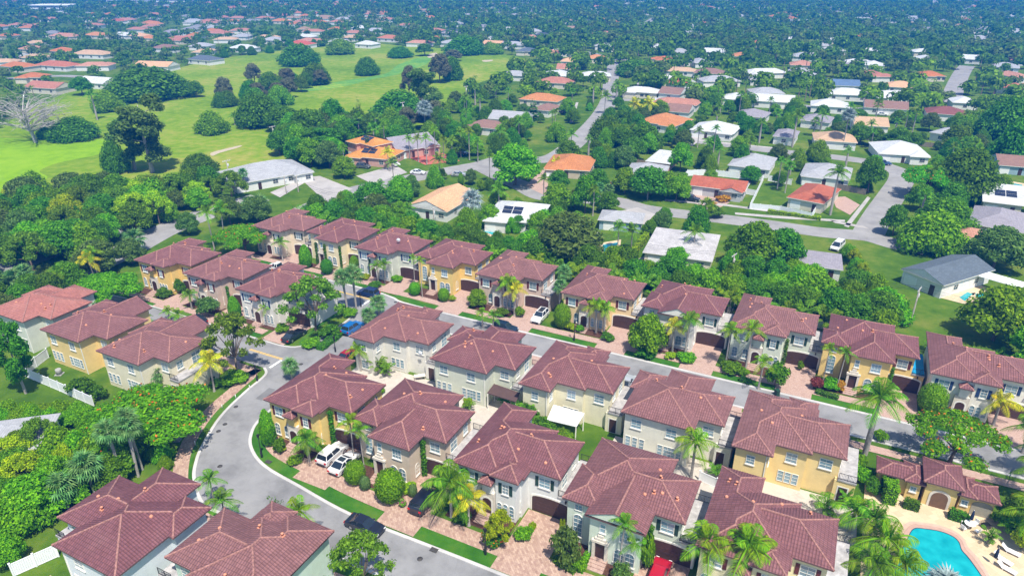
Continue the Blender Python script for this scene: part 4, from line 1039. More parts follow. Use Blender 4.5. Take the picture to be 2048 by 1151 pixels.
# ------------------------------------------------------------------ estate planting
for a in [
 (903, 1033, 963, 150, 'tall dark green palm left of the pale grey front townhouse', 'droop', 'palm', 18),
 (938, 1050, 993, 95, 'low bright yellow-green palm beside the black van', 'coco', 'palm_y', 13),
 (455, 1054, 998, 85, 'slender palm at right corner of the bluish white townhouse', 'thin', 'palm', 13),
 (430, 1012, 958, 75, 'slender palm on the verge inside the road bend, lower left', 'thin', 'palm', 13),
 (612, 1090, 1020, 105, 'yellow-green palm beside the black lamp post on the near kerb', 'coco', 'palm_b', 11),
 (709, 922, 842, 66, 'left one of two thin palms by the tan front townhouse', 'thin', 'palm_b', 11),
 (729, 937, 860, 66, 'right one of two thin palms by the tan front townhouse', 'thin', 'palm', 11),
 (1236, 1148, 1048, 80, 'left one of two palms at the mint townhouse door', 'thin', 'palm', 13),
 (1266, 1142, 1083, 70, 'right one of two palms at the mint townhouse door', 'thin', 'palm', 13),
 (1398, 1165, 1078, 140, 'large bright palm at bottom edge, left of its twin', 'coco', 'palm_b', 16),
 (1480, 1190, 1088, 155, 'large bright palm at bottom edge, right of its twin', 'coco', 'palm_b', 16),
 (1728, 912, 790, 140, 'very tall royal palm with thick grey trunk near the pool house', 'royal', 'palm', 19),
 (1382, 955, 880, 100, 'tall single palm behind the mint townhouse', 'droop', 'palm_b', 15),
 (1014, 625, 563, 62, 'left one of two palms before the tan back-row townhouse', 'droop', 'palm_b', 14),
 (1029, 632, 577, 58, 'right one of two palms before the tan back-row townhouse', 'droop', 'palm_y', 13),
 (1192, 665, 608, 62, 'left one of two palms before the peach townhouse', 'droop', 'palm_b', 14),
 (1208, 670, 614, 58, 'right one of two palms before the peach townhouse', 'droop', 'palm_b', 13),
 (1344, 707, 652, 62, 'yellowish palm before the white gabled back-row townhouse', 'droop', 'palm_y', 13),
 (1369, 715, 638, 70, 'dark tall palm before the white gabled back-row townhouse', 'droop', 'palm', 14),
 (1450, 734, 656, 62, 'palm at left corner of the pale sage back-row townhouse', 'coco', 'palm_b', 13),
 (1490, 742, 656, 66, 'palm at the door of the pale sage back-row townhouse', 'coco', 'palm_b', 13),
 (1516, 778, 722, 62, 'palm on the verge before the pale sage back-row townhouse', 'coco', 'palm_b', 12),
 (1645, 767, 697, 46, 'left slender palm before the yellow townhouse with blue terrace', 'thin', 'palm_b', 11),
 (1672, 780, 702, 48, 'right slender palm before the yellow townhouse with blue terrace', 'thin', 'palm', 11),
 (1986, 850, 800, 90, 'yellowish palm before the off-white townhouse at right edge', 'droop', 'palm_y', 14),
 (2044, 905, 852, 90, 'palm cut by right edge of the frame beside the back street', 'droop', 'palm', 14),
 (830, 575, 514, 28, 'thin palm by the garage left of the bright yellow townhouse', 'thin', 'palm_b', 10),
 (845, 595, 519, 30, 'thin palm before the bright yellow townhouse door', 'thin', 'palm_b', 10),
 (757, 570, 530, 40, 'left palm of the clump before the sage grey townhouse', 'thin', 'palm', 12),
 (770, 567, 526, 40, 'right palm of the clump before the sage grey townhouse', 'thin', 'palm', 12),
 (566, 522, 484, 44, 'palm by the leftmost cream townhouse of the back row', 'coco', 'palm', 12),
 (722, 742, 698, 62, 'palm behind the yellow front townhouse, in the rear garden', 'coco', 'palm_b', 13),
 (429, 782, 722, 92, 'yellow-green palm beside the road at the left bend', 'coco', 'palm_y', 13),
 (340, 640, 622, 44, 'left one of two low palms on the left lane verge', 'coco', 'palm_b', 11),
 (360, 648, 628, 46, 'right one of two low palms on the left lane verge', 'coco', 'palm_b', 11),
 (296, 650, 634, 36, 'low palm on the left lane verge, behind the yellow rear wall', 'coco', 'palm', 11),
 (384, 616, 588, 46, 'multi-leaved palm before the tan left townhouse', 'droop', 'palm', 16),
 (540, 650, 612, 40, 'palm before the white townhouse with blue shutters', 'thin', 'palm_b', 13),
 (430, 502, 425, 62, 'coconut palm with pale trunk above the left townhouses', 'coco', 'palm_b', 12),
 (452, 498, 417, 62, 'coconut palm right behind the pale-trunked one, above the left townhouses', 'coco', 'palm', 12),
 (130, 590, 542, 56, 'coconut palm on the perimeter road at left', 'coco', 'palm', 12),
 (192, 565, 518, 62, 'yellowish coconut palm by the perimeter road at left', 'coco', 'palm_y', 12),
 (198, 560, 505, 56, 'pale green coconut palm behind the yellowish one at left', 'coco', 'palm_b', 12),
 (2060, 1010, 935, 120, 'palm at right edge above the pool terrace', 'coco', 'palm', 15),
 (2050, 1080, 1020, 130, 'bright palm at right edge beside the pool loungers', 'coco', 'palm_b', 15),
 (2070, 960, 885, 120, 'tall palm at right edge near the pool house roof', 'coco', 'palm', 15),
 (1700, 1062, 1020, 110, 'palm left of the pool beside the yellow townhouse patio', 'droop', 'palm_b', 16),
 (1735, 1085, 1035, 130, 'palm in the middle of the clump left of the pool', 'droop', 'palm', 16),
 (1762, 1130, 1078, 150, 'largest palm of the clump, overhanging the pool water', 'droop', 'palm_b', 17),
 (1735, 1185, 1125, 140, 'palm at bottom edge left of the pool', 'droop', 'palm', 16),
 (1795, 1180, 1125, 130, 'palm at bottom edge overhanging the pool corner', 'droop', 'palm_b', 16),
]: palm(*a)
for a in [
 (713, 621, 550, 50, 'tallest fan palm on the grass island left of the blue car'), (696, 624, 556, 44, 'fan palm left of the tallest one on the grass island'),
 (759, 634, 606, 40, 'fan palm standing at the street corner left of the middle row'), (738, 652, 630, 36, 'small fan palm beside the bright blue car'),
 (584, 757, 732, 40, 'fan palm between the bend and the yellow front townhouse'),
 (247, 957, 862, 62, 'left of three tall fan palms in the lower left wood'), (277, 952, 858, 62, 'middle of three tall fan palms in the lower left wood'), (285, 938, 835, 56, 'right of three tall fan palms in the lower left wood'),
 (192, 992, 932, 72, 'fan palm directly behind the bluish white townhouse roof'), (138, 1018, 972, 72, 'fan palm left of the bluish white townhouse roof'),
 (345, 768, 736, 50, 'silvery fan palm under the cream rear wall at left'), (318, 778, 748, 46, 'silvery fan palm above the orange-flowered tree'),
 (1130, 618, 545, 36, 'upper fan palm between the tan and the peach townhouse'), (1118, 628, 572, 36, 'lower fan palm between the tan and the peach townhouse'),
 (38, 590, 560, 52, 'fan palm at far left beside the perimeter road'), (60, 582, 548, 46, 'second fan palm at far left beside the perimeter road'),
 (275, 505, 478, 50, 'fan palm just left above the yellow left townhouse'), (505, 432, 412, 46, 'fan palm behind the leftmost back-row townhouse'), (525, 428, 408, 44, 'fan palm right of another behind the leftmost back-row townhouse'),
]: palm(*a, kind='fan', mat='sabal', n=16)
palm(1871, 1230, 1178, 95, 'silver-blue fan palm at bottom edge in front of the pool', kind='fan', mat='silver', n=18)
palm(619, 922, 876, 76, 'dense many-leaved palm before the yellow front townhouse', 'droop', 'palm', 22)
for a in [
 ('airy', 632, 660, 551, 145, 'large airy green tree on the grass island by the dark coupe'),
 ('airy', 475, 752, 622, 135, 'airy green tree with forked trunk at the left lane mouth'),
 ('flame', 312, 884, -7.2, 262, 'wide flat tree with orange blossoms left of the road bend'),
 ('flame_open', 1898, 926, -6.8, 215, 'wide flat tree with orange blossoms over the back street'),
 ('airy', 728, 1196, 1068, 165, 'airy green street tree at bottom edge over the dark sedan'),
 ('oak3', 1292, 706, 626, 86, 'round leafy tree shading the peach townhouse driveway'),
 ('tall_b', 52, 786, 640, 85, 'wispy dark tree at left edge beside the white fence'),
 ('umbrella', 220, 614, -6.6, 155, 'flat dark green tree before the yellow left townhouse'),
 ('flame', 492, 508, -6.8, 128, 'orange-flowered tree left of the cream back-row townhouse'),
 ('oak3', 955, 612, 577, 46, 'clipped round tree before the tan back-row townhouse'),
 ('loose_b', 1000, 1088, 1018, 70, 'small open tree with red flowers below it, right of the yellow palm'),
]: tree(*a, group='broadleaf trees of the estate')
tree('bare', 553, 1062, 1000, 50, 'twiggy half-bare shrub above the mint roof at bottom', 'shrub')
for a in [
 ('cone', 613, 535, 489, 32, 'tall clipped green cone beside the ivy columns'), ('ball_d', 655, 548, 518, 26, 'dark clipped ball before the pale yellow townhouse'),
 ('cone', 709, 533, 511, 24, 'clipped cone between the pale yellow and sage grey townhouses'),
 ('ball', 830, 590, 564, 24, 'clipped ball left of the bright yellow townhouse path'), ('ball', 888, 602, 576, 24, 'clipped ball right of the bright yellow townhouse door'), ('bush_l', 905, 602, 588, 16, 'small lime shrub right of the clipped ball'),
 ('ball', 1124, 655, 607, 36, 'tall clipped green shrub right of the white parked SUV'),
 ('bush', 1549, 772, 716, 46, 'loose rounded shrub right of the sage townhouse steps'),
 ('ball', 1858, 824, 768, 55, 'large clipped ball before the off-white townhouse at right'),
 ('cone', 540, 890, 818, 40, 'tall clipped column at left corner of the yellow front townhouse'),
 ('ball', 782, 1000, 940, 62, 'large clipped ball before the tan front townhouse'),
 ('ball', 712, 965, 922, 44, 'rounded clipped hedge mound beside the white cars'), ('ball_g', 731, 978, 952, 24, 'grey-green small mound at front of the white cars'),
 ('bush_o', 1131, 1128, 1042, 64, 'large loose olive shrub at left of the mint townhouse door'),
 ('bush_o', 418, 632, 588, 46, 'loose olive shrub before the tan left townhouse'), ('cone', 472, 636, 592, 32, 'bright clipped cone before the white left townhouse'),
 ('bush_d', 362, 586, 552, 0.1 + 24, 'dark shrub at right corner of the yellow left townhouse'), ('bush_d', 330, 592, 572, 34, 'leafy shrub bed before the yellow left townhouse'),
 ('bush_pink', 806, 1012, 995, 18, 'pink flowering shrub at the tan townhouse driveway corner'),
 ('bush_l', 820, 985, 960, 28, 'lime shrub right of the large clipped ball'), ('ball_g', 826, 992, 968, 20, 'grey-green ball beside the lime shrub'),
 ('bush_red', 988, 1088, 1060, 46, 'shrub with red flowers under the small open tree'), ('bush_b', 900, 1010, 985, 30, 'green shrub behind the tall dark palm'), ('bush_d', 925, 1045, 1015, 40, 'dark shrub under the low yellow palm'),
 ('bush_d', 750, 575, 560, 30, 'dark shrubs under palms before the sage grey townhouse'), ('bush_b', 795, 562, 545, 26, 'green shrub row beside the sage grey garage'),
 ('bush_l', 732, 558, 546, 22, 'lime low shrub left of the sage grey townhouse palms'),
 ('bush_b', 1040, 632, 604, 24, 'clipped shrub left of the white SUV driveway'), ('bush', 1005, 632, 612, 28, 'shrub bed under the tan townhouse palms'),
 ('bush_l', 1140, 660, 642, 22, 'lime shrub left of the peach townhouse steps'), ('bush_b', 1160, 662, 645, 20, 'green shrub beside the peach townhouse steps'), ('bush_d', 1215, 680, 662, 30, 'dark shrub under the peach townhouse palms'),
 ('bush_b', 1372, 722, 700, 40, 'green shrub bed under the white gabled townhouse palms'), ('bush_l', 1340, 716, 702, 24, 'lime shrub left of the white gabled townhouse palms'), ('bush_d', 1290, 712, 690, 46, 'dark shrub under the round leafy tree'),
 ('bush', 1462, 745, 722, 44, 'low shrub bed at left front of the sage townhouse'), ('bush_b', 1485, 748, 730, 30, 'green shrubs under the sage townhouse window'),
 ('maroon', 1632, 778, 748, 26, 'maroon-leaved shrub beside the sage garage'), ('bush_b', 1662, 778, 748, 40, 'green shrub between the two slender palms'), ('croton', 1678, 782, 758, 22, 'orange-tinged shrub by the yellow townhouse steps'),
 ('bush_b', 1600, 700 + 40, 712, 14, 'narrow ivy shrub beside the sage garage door'),
 ('bush_d', 1945, 850, 830, 30, 'dark shrub by the off-white townhouse path'),
 ('bush_b', 566, 664, 640, 30, 'green shrub at left end of the coupe driveway'), ('bush_b', 622, 692, 672, 40, 'low bright shrub ring round the airy tree on the island'), ('bush_d', 660, 672, 645, 46, 'dark hedge shrub behind the bright blue car'), ('bush_b', 700, 630, 610, 36, 'bright shrub bed round the fan palms on the island'),
 ('bush_b', 474, 762, 738, 56, 'round low shrub ring under the forked tree'), ('bush_d', 435, 775, 752, 24, 'dark shrub beside the yellow-green palm at the bend'),
 ('bush', 560, 905, 870, 26, 'green shrub between the clipped column and dense palm'), ('bush_l', 565, 902, 885, 20, 'lime low shrub before the yellow front townhouse'), ('bush_b', 650, 910, 882, 24, 'hedge shrub between the dense palm and white car'),
 ('bush_l', 640, 905, 888, 16, 'lime shrub at right of the dense palm'), ('bush_b', 590, 925, 905, 34, 'low green edging before the yellow front townhouse'),
 ('bush_b', 1045, 1075, 1045, 40, 'green shrub left of the pale grey garage'), ('bush_l', 1065, 1062, 1040, 18, 'lime climbing shrub beside the pale grey garage'), ('bush_o', 1240, 1160, 1120, 40, 'grey-green shrub under the mint townhouse window'), ('bush_b', 1160, 1140, 1105, 30, 'hedge by the mint townhouse steps'),
 ('bush_b', 1290, 1140, 1030, 34, 'tall ivy column at right corner of the mint townhouse'), ('bush_l', 1124, 1080, 1025, 14, 'lime climbing shrub at left wall of the mint townhouse'),
 ('bush_l', 935, 815, 790, 20, 'lime shrub on the rear patio of the sage townhouse'), ('bush_d', 1040, 850, 800, 90, 'dark planting between centre rear gardens'), ('bush_d', 1090, 880, 835, 70, 'dark leafy bush under the flat white patio roof'), ('bush_b', 1125, 890, 858, 60, 'bright leafy bush behind the pale grey townhouse'),
 ('bush_b', 1760, 880, 850, 30, 'bush at foot of the royal palm'), ('bush_b', 1715, 930, 900, 34, 'bush beside the royal palm trunk'),
 ('bush_d', 166, 786, 748, 52, 'dark palm-like bush inside the white fence'), ('bush_d', 200, 798, 762, 34, 'second dark bush inside the white fence'),
]: shrub(*a)
for (a, b, w, h, m, lab) in [
 ((1778, 1010), (1762, 948), 1.5, 2.6, 'bright', 'tall clipped hedge beside the pool house'),
 ((1806, 1012), (1836, 1020), 1.0, 1.2, 'dark', 'low clipped hedge left of the pool house arch'), ((1896, 1034), (1934, 1044), 1.0, 1.2, 'dark', 'low clipped hedge right of the pool house arch'),
 ((585, 920), (600, 925), .9, .5, 'bright', 'low edging hedge before the yellow front townhouse'),
 ((1480, 760), (1500, 768), 1.0, .7, 'dark', 'low hedge left of the sage townhouse steps'), ((1632, 785), (1675, 798), 1.0, .6, 'dark', 'low hedge before the yellow townhouse with blue terrace'),
 ((1110, 1120), (1150, 1145), 1.0, .7, 'dark', 'low hedge before the mint townhouse shrub'), ((1160, 1145), (1175, 1115), .7, 1.0, 'bright', 'bright hedge left of the mint townhouse steps'),
 ((640, 700), (690, 662), 1.6, .8, 'dark', 'low planting along the kerb by the bright blue car'),
 ((1246, 535), (1292, 480), 1.2, 2.0, 'lime', 'narrow clipped hedge beside the weathered flat roof'),
 ((1536, 425), (1640, 440), 1.2, .9, 'lime', 'long low hedge before a white fence on the suburb street'),
]: hedge_run([at(*a), at(*b)], w, h, lab, m)
for k in range(10):
    plant(['mound_b', 'oak3', 'loose_b'][k % 3], at(1693 + k * 5.5, 512 + k * 9.5), 3.2 + (k % 3) * .5, 3.6, ['lowest', 'second lowest', 'third lowest', 'fourth lowest', 'fifth lowest', 'fifth highest', 'fourth highest', 'third highest', 'second highest', 'highest'][9 - k] + ' bush in the tall bright hedge row right of the flat grey roof', 'shrub', 'bushes of the tall bright hedge', 'large_shrub')
for px_, py_, h_, lab in [(757, 745, 3.6, 'feathery palm clump behind the yellow front townhouse'), (775, 752, 3.0, 'smaller feathery palm clump right of a larger one in the rear garden'), (1075, 868, 3.2, 'feathery palm clump beside the flat white patio roof'), (1120, 885, 2.6, 'low feathery palm clump behind the pale grey townhouse'), (938, 822, 2.2, 'low palm clump on the rear patio of the sage townhouse'), (1010, 815, 2.6, 'feathery palm clump before the brown rear awning'),
  (1645, 1030, 3.4, 'feathery palm clump at the yellow townhouse patio corner'), (1690, 1010, 2.8, 'feathery palm clump right of the yellow townhouse patio'), (1430, 955, 2.4, 'palm clump in the rear gap beside the ivory townhouse'), (1975, 1085, 2.4, 'feathery palm clump beside the pool loungers'), (2015, 1065, 3.0, 'feathery palm clump at the right pool terrace edge'), (640, 905, 1.8, 'small feathery clump right of the dense palm')]:
    areca(at(px_, py_), h_, lab, 'palm', 'garden palm clumps')
for k in range(12):
    plant('mound_b' if k % 3 else 'oak3', at(-10 + k * 17, 838 + (k % 2) * 12), 2.6 + (k % 3) * .4, 4.2, ['bright leafy bush', 'tall leafy bush', 'dense leafy bush'][k % 3] + ' in the row between the left lawn and the wood', 'shrub', 'row of leafy bushes at left', 'large_shrub')
palm(965, 655, 624, 42, 'left one of two small palms on the verge before the tan back-row townhouse', 'coco', 'palm_b', 11); palm(986, 662, 630, 46, 'right one of two small palms on the verge before the tan back-row townhouse', 'coco', 'palm', 11)
for k in range(14):
    v = -64 + k * 5.2 + (k % 3) * .7
    plant(['bush_d', 'bush_b', 'bush'][k % 3], W(69.9 + (k % 2) * .9, v), 1.5 + (k % 3) * .5, 2.2, ['dark', 'bright', 'green'][k % 3] + ' rear garden shrub between the front and middle rows', 'shrub', 'rear garden shrubs', 'shrub')
# lower-left wood, left woods and the belt behind the back row
def inside(p, poly):
    c = False
    for i in range(len(poly)):
        a, b = poly[i], poly[i - 1]
        if (a.y > p.y) != (b.y > p.y) and p.x < (b.x - a.x) * (p.y - a.y) / (b.y - a.y) + a.x: c = not c
    return c
def scatter(poly_px, spacing, rs, jitter=.9):
    P = [at(*p) for p in poly_px]; xs = [p.x for p in P]; ys = [p.y for p in P]; o = []
    y = min(ys)
    while y < max(ys):
        x = min(xs)
        while x < max(xs):
            q = Vector((x + rs.uniform(-.5, .5) * spacing * jitter, y + rs.uniform(-.5, .5) * spacing * jitter, 0))
            if inside(q, P): o.append(q)
            x += spacing
        y += spacing
    return o
rs = random.Random(5)
LOOK = {'oak3': 'bright green', 'oak2': 'dark green', 'mound_b': 'bushy bright', 'oak1': 'mid green', 'loose': 'airy pale', 'olive': 'soft olive', 'loose_b': 'airy lime', 'mound': 'dense dark', 'greyt': 'grey-brown', 'tall_b': 'tall wispy'}
def wood(poly, spacing, keys, h, label, group, wf=1.0):
    for q in scatter(poly, spacing, rs):
        H = rs.uniform(*h); k = rs.choice(keys); ad = LOOK[k]; plant(k, q, H, H * rs.uniform(.95, 1.35) * wf, f'{ad} {label}', 'tree', f'{group}, {ad} ones')
wood([(0, 905), (150, 890), (225, 925), (300, 955), (230, 985), (180, 1010), (100, 1045), (60, 1090), (0, 1160)], 3.3, ['oak3', 'loose_b', 'mound_b', 'oak1', 'loose'], (3.6, 6.4), 'leafy tree in the lower left wood beside the bluish white townhouse', 'trees of the lower left wood')
wood([(300, 915), (345, 900), (350, 930), (300, 960), (270, 960)], 2.4, ['oak3', 'mound_b'], (1.5, 2.6), 'undergrowth tree at foot of the tall fan palms', 'undergrowth of the lower left wood')
wood([(-60, 425), (120, 402), (330, 385), (440, 372), (470, 400), (345, 452), (210, 500), (60, 550), (-60, 575)], 5.4, ['oak3', 'oak2', 'mound_b', 'oak1', 'loose', 'olive', 'loose_b'], (6.0, 9.8), 'broadleaf tree in the dense left wood below the pond', 'trees of the left wood', 1.0)
wood([(-60, 690), (-60, 612), (120, 575), (250, 522), (380, 468), (500, 430), (540, 428), (540, 442), (430, 470), (300, 508), (262, 545), (180, 585), (120, 600), (20, 670)], 5.6, ['olive', 'olive', 'olive', 'oak2', 'oak1'], (5.5, 8), 'roadside tree in the belt behind the left townhouses', 'trees of the left roadside belt')
for i in range(52):
    v = -122 + i * 3.35 + rs.uniform(-.6, .6); u = 122.2 + rs.uniform(-.6, 1.6)
    areca(W(u, v), rs.uniform(2.4, 3.4) if 12 < v < 32 else rs.uniform(4.2, 6.2), 'feathery palm clump in the green belt behind the back row', ['palm', 'palm', 'palm_b'][i % 3], 'palm clumps behind the back row')
for i in range(76):
    v = -122 + i * 2.3 + rs.uniform(-1, 1); u = 126.0 + rs.uniform(-.8, 2.2) + (3.5 if i % 2 else 0)
    if not (12.5 < v < 32):
        key = rs.choice(['oak2', 'mound', 'oak3', 'bush_d' if False else 'oak2']); H = rs.uniform(4.2, 7.2)
        plant(key, W(u, v), H, H * rs.uniform(.95, 1.3), 'leafy tree in the green belt behind the back row', 'tree', 'trees behind the back row')
for a in [
 ('olive', 1130, 522, 425, 165, 'big drooping olive-green tree behind the tan back-row townhouse'), ('oak3', 1352, 535, 492, 62, 'bright round tree before the weathered flat roof'),
 ('oak1', 1500, 535, 440, 120, 'large rounded yellow-green tree right of the weathered flat roof'), ('oak2', 1560, 530, 455, 95, 'darker rounded tree beside the yellow-green one'), ('mound_b', 1480, 560, 520, 80, 'bright bushy tree before the rounded yellow-green tree'),
 ('mound_b', 1610, 585, 530, 130, 'bright leafy mound behind the sage back-row townhouse'), ('mound_b', 1545, 592, 545, 90, 'bright leafy mound left of a larger one behind the back row'), ('mound_b', 1760, 635, 575, 120, 'bright leafy mound left of the lawn behind the back row'),
 ('oak3', 1985, 680, 570, 150, 'large dark leafy tree at right edge over the pool'), ('oak3', 2060, 740, 640, 120, 'leafy tree at right edge behind the off-white townhouse'),
 ('olive', 1985, 535, 450, 130, 'soft olive tree right of the slate roofed house'), ('mound_b', 1860, 500, 420, 150, 'bright spreading tree right of the suburb street corner'), ('oak1', 1880, 470, 395, 120, 'pale green tree behind the bright spreading one'), ('oak2', 1785, 470, 408, 60, 'grey-green tree on the corner by the road'),
 ('oak2', 750, 430, 362, 95, 'wispy olive tree by the suburb street above the back row'), ('oak3', 800, 440, 400, 44, 'small leafy tree right of the wispy olive one'),
 ('oak3', 1030, 370, 285, 115, 'large bright leafy tree right of the palm-lined cul-de-sac'), ('oak3', 1115, 420, 365, 70, 'leafy tree in front of the orange hip roof'), ('oak1', 1170, 425, 345, 60, 'leafy tree right of the orange hip roof'),
 ('oak2', 1295, 395, 330, 95, 'spreading tree shading the road before a grey roof'), ('oak3', 1330, 395, 340, 60, 'bright leafy tree left of the white fence'), ('oak2', 1420, 432, 410, 60, 'bushy tree on the suburb street verge'),
]: tree(*a, group='larger trees beyond the back row')

wood([(560, 302), (600, 262), (690, 248), (740, 268), (715, 300), (650, 338), (600, 335)], 6.5, ['oak2', 'mound', 'oak3', 'oak1', 'olive', 'tall_b'], (6.5, 10.5), 'tree in the mixed grove between the fairway and the orange-roofed house', 'trees of the grove by the orange roof')
wood([(745, 258), (790, 225), (870, 215), (900, 235), (880, 262), (800, 272)], 9, ['mound', 'oak2', 'mound_b', 'greyt'], (6, 9.5), 'tree merging into the central fairway grove', 'trees of the central fairway grove')
wood([(440, 216), (480, 180), (560, 165), (650, 166), (655, 178), (580, 205), (520, 222)], 12, ['mound', 'oak2', 'greyt', 'oak1'], (6, 10), 'tree merging into the left fairway grove', 'trees of the left fairway grove')
wood([(880, 272), (960, 262), (1050, 250), (1075, 262), (1010, 288), (930, 292)], 8, ['oak2', 'mound_b', 'oak1'], (4, 7), 'tree behind the palm row at the brown hip roof', 'trees behind the palm row')
wood([(205, 200), (300, 190), (395, 188), (400, 195), (300, 204), (220, 210)], 10, ['mound', 'oak1'], (6, 9), 'tree merging into the broad dark clump left of the fairway', 'trees of the broad dark clump')
wood([(955, 465), (1010, 470), (1080, 470), (1130, 470), (1130, 445), (1085, 450), (1000, 455), (955, 450)], 5, ['oak3', 'oak2', 'mound_b'], (4, 6.5), 'leafy tree before the pale roof with dark solar panels', 'trees before the solar roof')
wood([(1440, 560), (1560, 580), (1700, 615), (1780, 636), (1780, 612), (1700, 590), (1570, 556), (1450, 540)], 5.0, ['mound_b', 'oak3', 'oak2'], (4.0, 6.5), 'leafy tree in the thicket behind the right back-row townhouses', 'thicket behind the right back row')

wood([(392, 131), (480, 114), (600, 99), (705, 91), (705, 87), (600, 94), (480, 109), (392, 126)], 12, ['oak2', 'mound', 'oak1'], (4, 7), 'tree in the belt along the upper edge of the fairway', 'trees along the upper fairway edge')
for k, (a, b) in enumerate(((537, 924), (868, 1100))):
    mb = MB(); mb.box(-.45, .45, -.3, .3, 0, .02)
    for i in range(5): mb.box(-.4 + i * .18, -.32 + i * .18, -.26, .26, .02, .03)
    p = at(a, b); p.z = .115; tag(put('drain_grate', mb.mesh('drain_grate', plain('cast_iron', (.06, .055, .05), .7)), None, p, -GRID), ['dark drain grate in the kerb at the street bend', 'dark drain grate in the kerb right of the black sedan'][k], 'drain')

for a in [('bush_b', 2022, 1062, 1020, 50, 'bright shrub at right edge above the pool loungers'), ('bush_d', 2000, 1048, 1018, 40, 'dark shrub right of the black storage box'), ('bush_l', 2042, 1098, 1050, 50, 'lime shrub at right edge beside the loungers'), ('bush_d', 2030, 1030, 985, 50, 'dark shrub at right edge beside the pool house'), ('croton', 2030, 1008, 985, 26, 'orange-tinged shrub at right edge by the pool house'),
          ('bush_b', 1720, 960, 925, 40, 'bright shrub beside the yellow townhouse terrace'), ('bush_d', 1742, 985, 950, 34, 'dark shrub left of the tall clipped hedge')]: shrub(*a)
# ------------------------------------------------------------------ cars
M['tyre'] = plain('tyre', (0.02, 0.02, 0.02), 0.8); M['rim'] = plain('rim', (0.5, 0.5, 0.52), 0.3, 0.5, 0.05, metal=0.8)
M['carglass'] = glass('car_glass', (0.02, 0.03, 0.04), 0.03, 0.9); M['headlight'] = plain('headlight', (0.8, 0.8, 0.8), 0.1, 0.8); M['taillight'] = plain('taillight', (0.5, 0.01, 0.01), 0.2, 0.6)
M['chrome'] = plain('dark_grille', (0.03, 0.03, 0.033), 0.35, 0.5)
def paint(name, col):
    m, n, l = _mat(name); b = n.new('ShaderNodeBsdfPrincipled'); o = n.new('ShaderNodeOutputMaterial')
    b.inputs['Base Color'].default_value = (*col, 1); b.inputs['Roughness'].default_value = 0.35; b.inputs['Coat Weight'].default_value = 0.9; b.inputs['Coat Roughness'].default_value = 0.05; b.inputs['Metallic'].default_value = 0.15
    l.new(b.outputs[0], o.inputs[0]); return m
CAR = {
 'suv': dict(low=[(-2.28, .32), (-2.34, .62), (-2.30, 1.0), (-2.18, 1.08), (0.95, 1.06), (1.95, .94), (2.24, .80), (2.34, .58), (2.30, .30)], gh=(-2.16, 1.02, -1.88, 0.30), zb=1.05, zt=1.66, hw=.95),
 'sedan': dict(low=[(-2.32, .28), (-2.38, .55), (-2.34, .86), (-2.2, .95), (0.95, .90), (2.0, .78), (2.32, .62), (2.38, .45), (2.34, .25)], gh=(-1.95, 1.05, -1.05, 0.15), zb=.88, zt=1.38, hw=.91),
 'van': dict(low=[(-2.48, .32), (-2.52, .62), (-2.50, 1.1), (-2.4, 1.2), (1.5, 1.08), (2.2, .92), (2.45, .72), (2.48, .52), (2.44, .3)], gh=(-2.42, 1.75, -2.25, 0.75), zb=1.12, zt=1.78, hw=.98),
 'pickup': dict(low=[(-2.7, .45), (-2.75, .7), (-2.75, 1.05), (-2.6, 1.08), (1.1, 1.08), (2.3, 1.0), (2.62, .85), (2.7, .6), (2.66, .4)], gh=(-.75, 1.2, -.6, .55), zb=1.06, zt=1.75, hw=.97),
}
def car_mesh(kind, mat):
    def f():
        D = CAR[kind]; L = D['low']; hw = D['hw']; mb = MB(); cx = 0; cz = .7
        sl = []
        for y, k in ((-hw, .955), (-hw + .09, 1.0), (hw - .09, 1.0), (hw, .955)):
            sl.append([(x * (k if abs(x) > 1.9 else 1), y, cz + (z - cz) * (k - .02 if k < 1 else 1)) for x, z in L])
        n = len(L)
        for a, b in zip(sl, sl[1:]):
            for i in range(n):
                j = (i + 1) % n; mb.face([a[i], a[j], b[j], b[i]])
        mb.face(list(reversed(sl[0]))); mb.face(sl[-1])
        g0, g1, r0, r1 = D['gh']; zt = D['zt']; rw = hw * .74               # painted roof, pillars
        mb.box(r0 + .02, r1 - .02, -rw, rw, zt - .01, zt + .05)
        for s in (-1, 1):
            for (xa, xb) in ((g0 + .02, r0 + .05), (g1 - .03, r1 - .02), ((g0 + g1) / 2 - .1, (r0 + r1) / 2 - .05)):
                mb.tube([(xa, s * (hw - .08), D['zb'] - .05), (xb, s * rw, zt + .02)], [.05, .045], 4)
            mb.box(.55 if kind != 'pickup' else .75, .8 if kind != 'pickup' else 1.0, s * (hw + .02) - .09, s * (hw + .02) + .09, D['zb'] - .02, D['zb'] + .14)
        if kind == 'suv':
            for s in (-1, 1): mb.tube([(r0 + .15, s * (rw - .05), zt + .09), (r1 - .15, s * (rw - .05), zt + .09)], .022, 4)
        return mb.mesh('car_body_' + kind, mat)
    return cached(('car', kind, mat.name), f)
def car_glass(kind):
    def f():
        D = CAR[kind]; g0, g1, r0, r1 = D['gh']; hw = D['hw'] - .06; rw = D['hw'] * .745; zb, zt = D['zb'] - .03, D['zt']; mb = MB()
        B = [(g0, -hw, zb), (g1, -hw, zb), (g1, hw, zb), (g0, hw, zb)]; T_ = [(r0, -rw, zt), (r1, -rw, zt), (r1, rw, zt), (r0, rw, zt)]
        for i in range(4): mb.face([B[i], B[(i + 1) % 4], T_[(i + 1) % 4], T_[i]])
        mb.face(T_); return mb.mesh('car_window', M['carglass'])
    return cached(('cglass', kind), f)
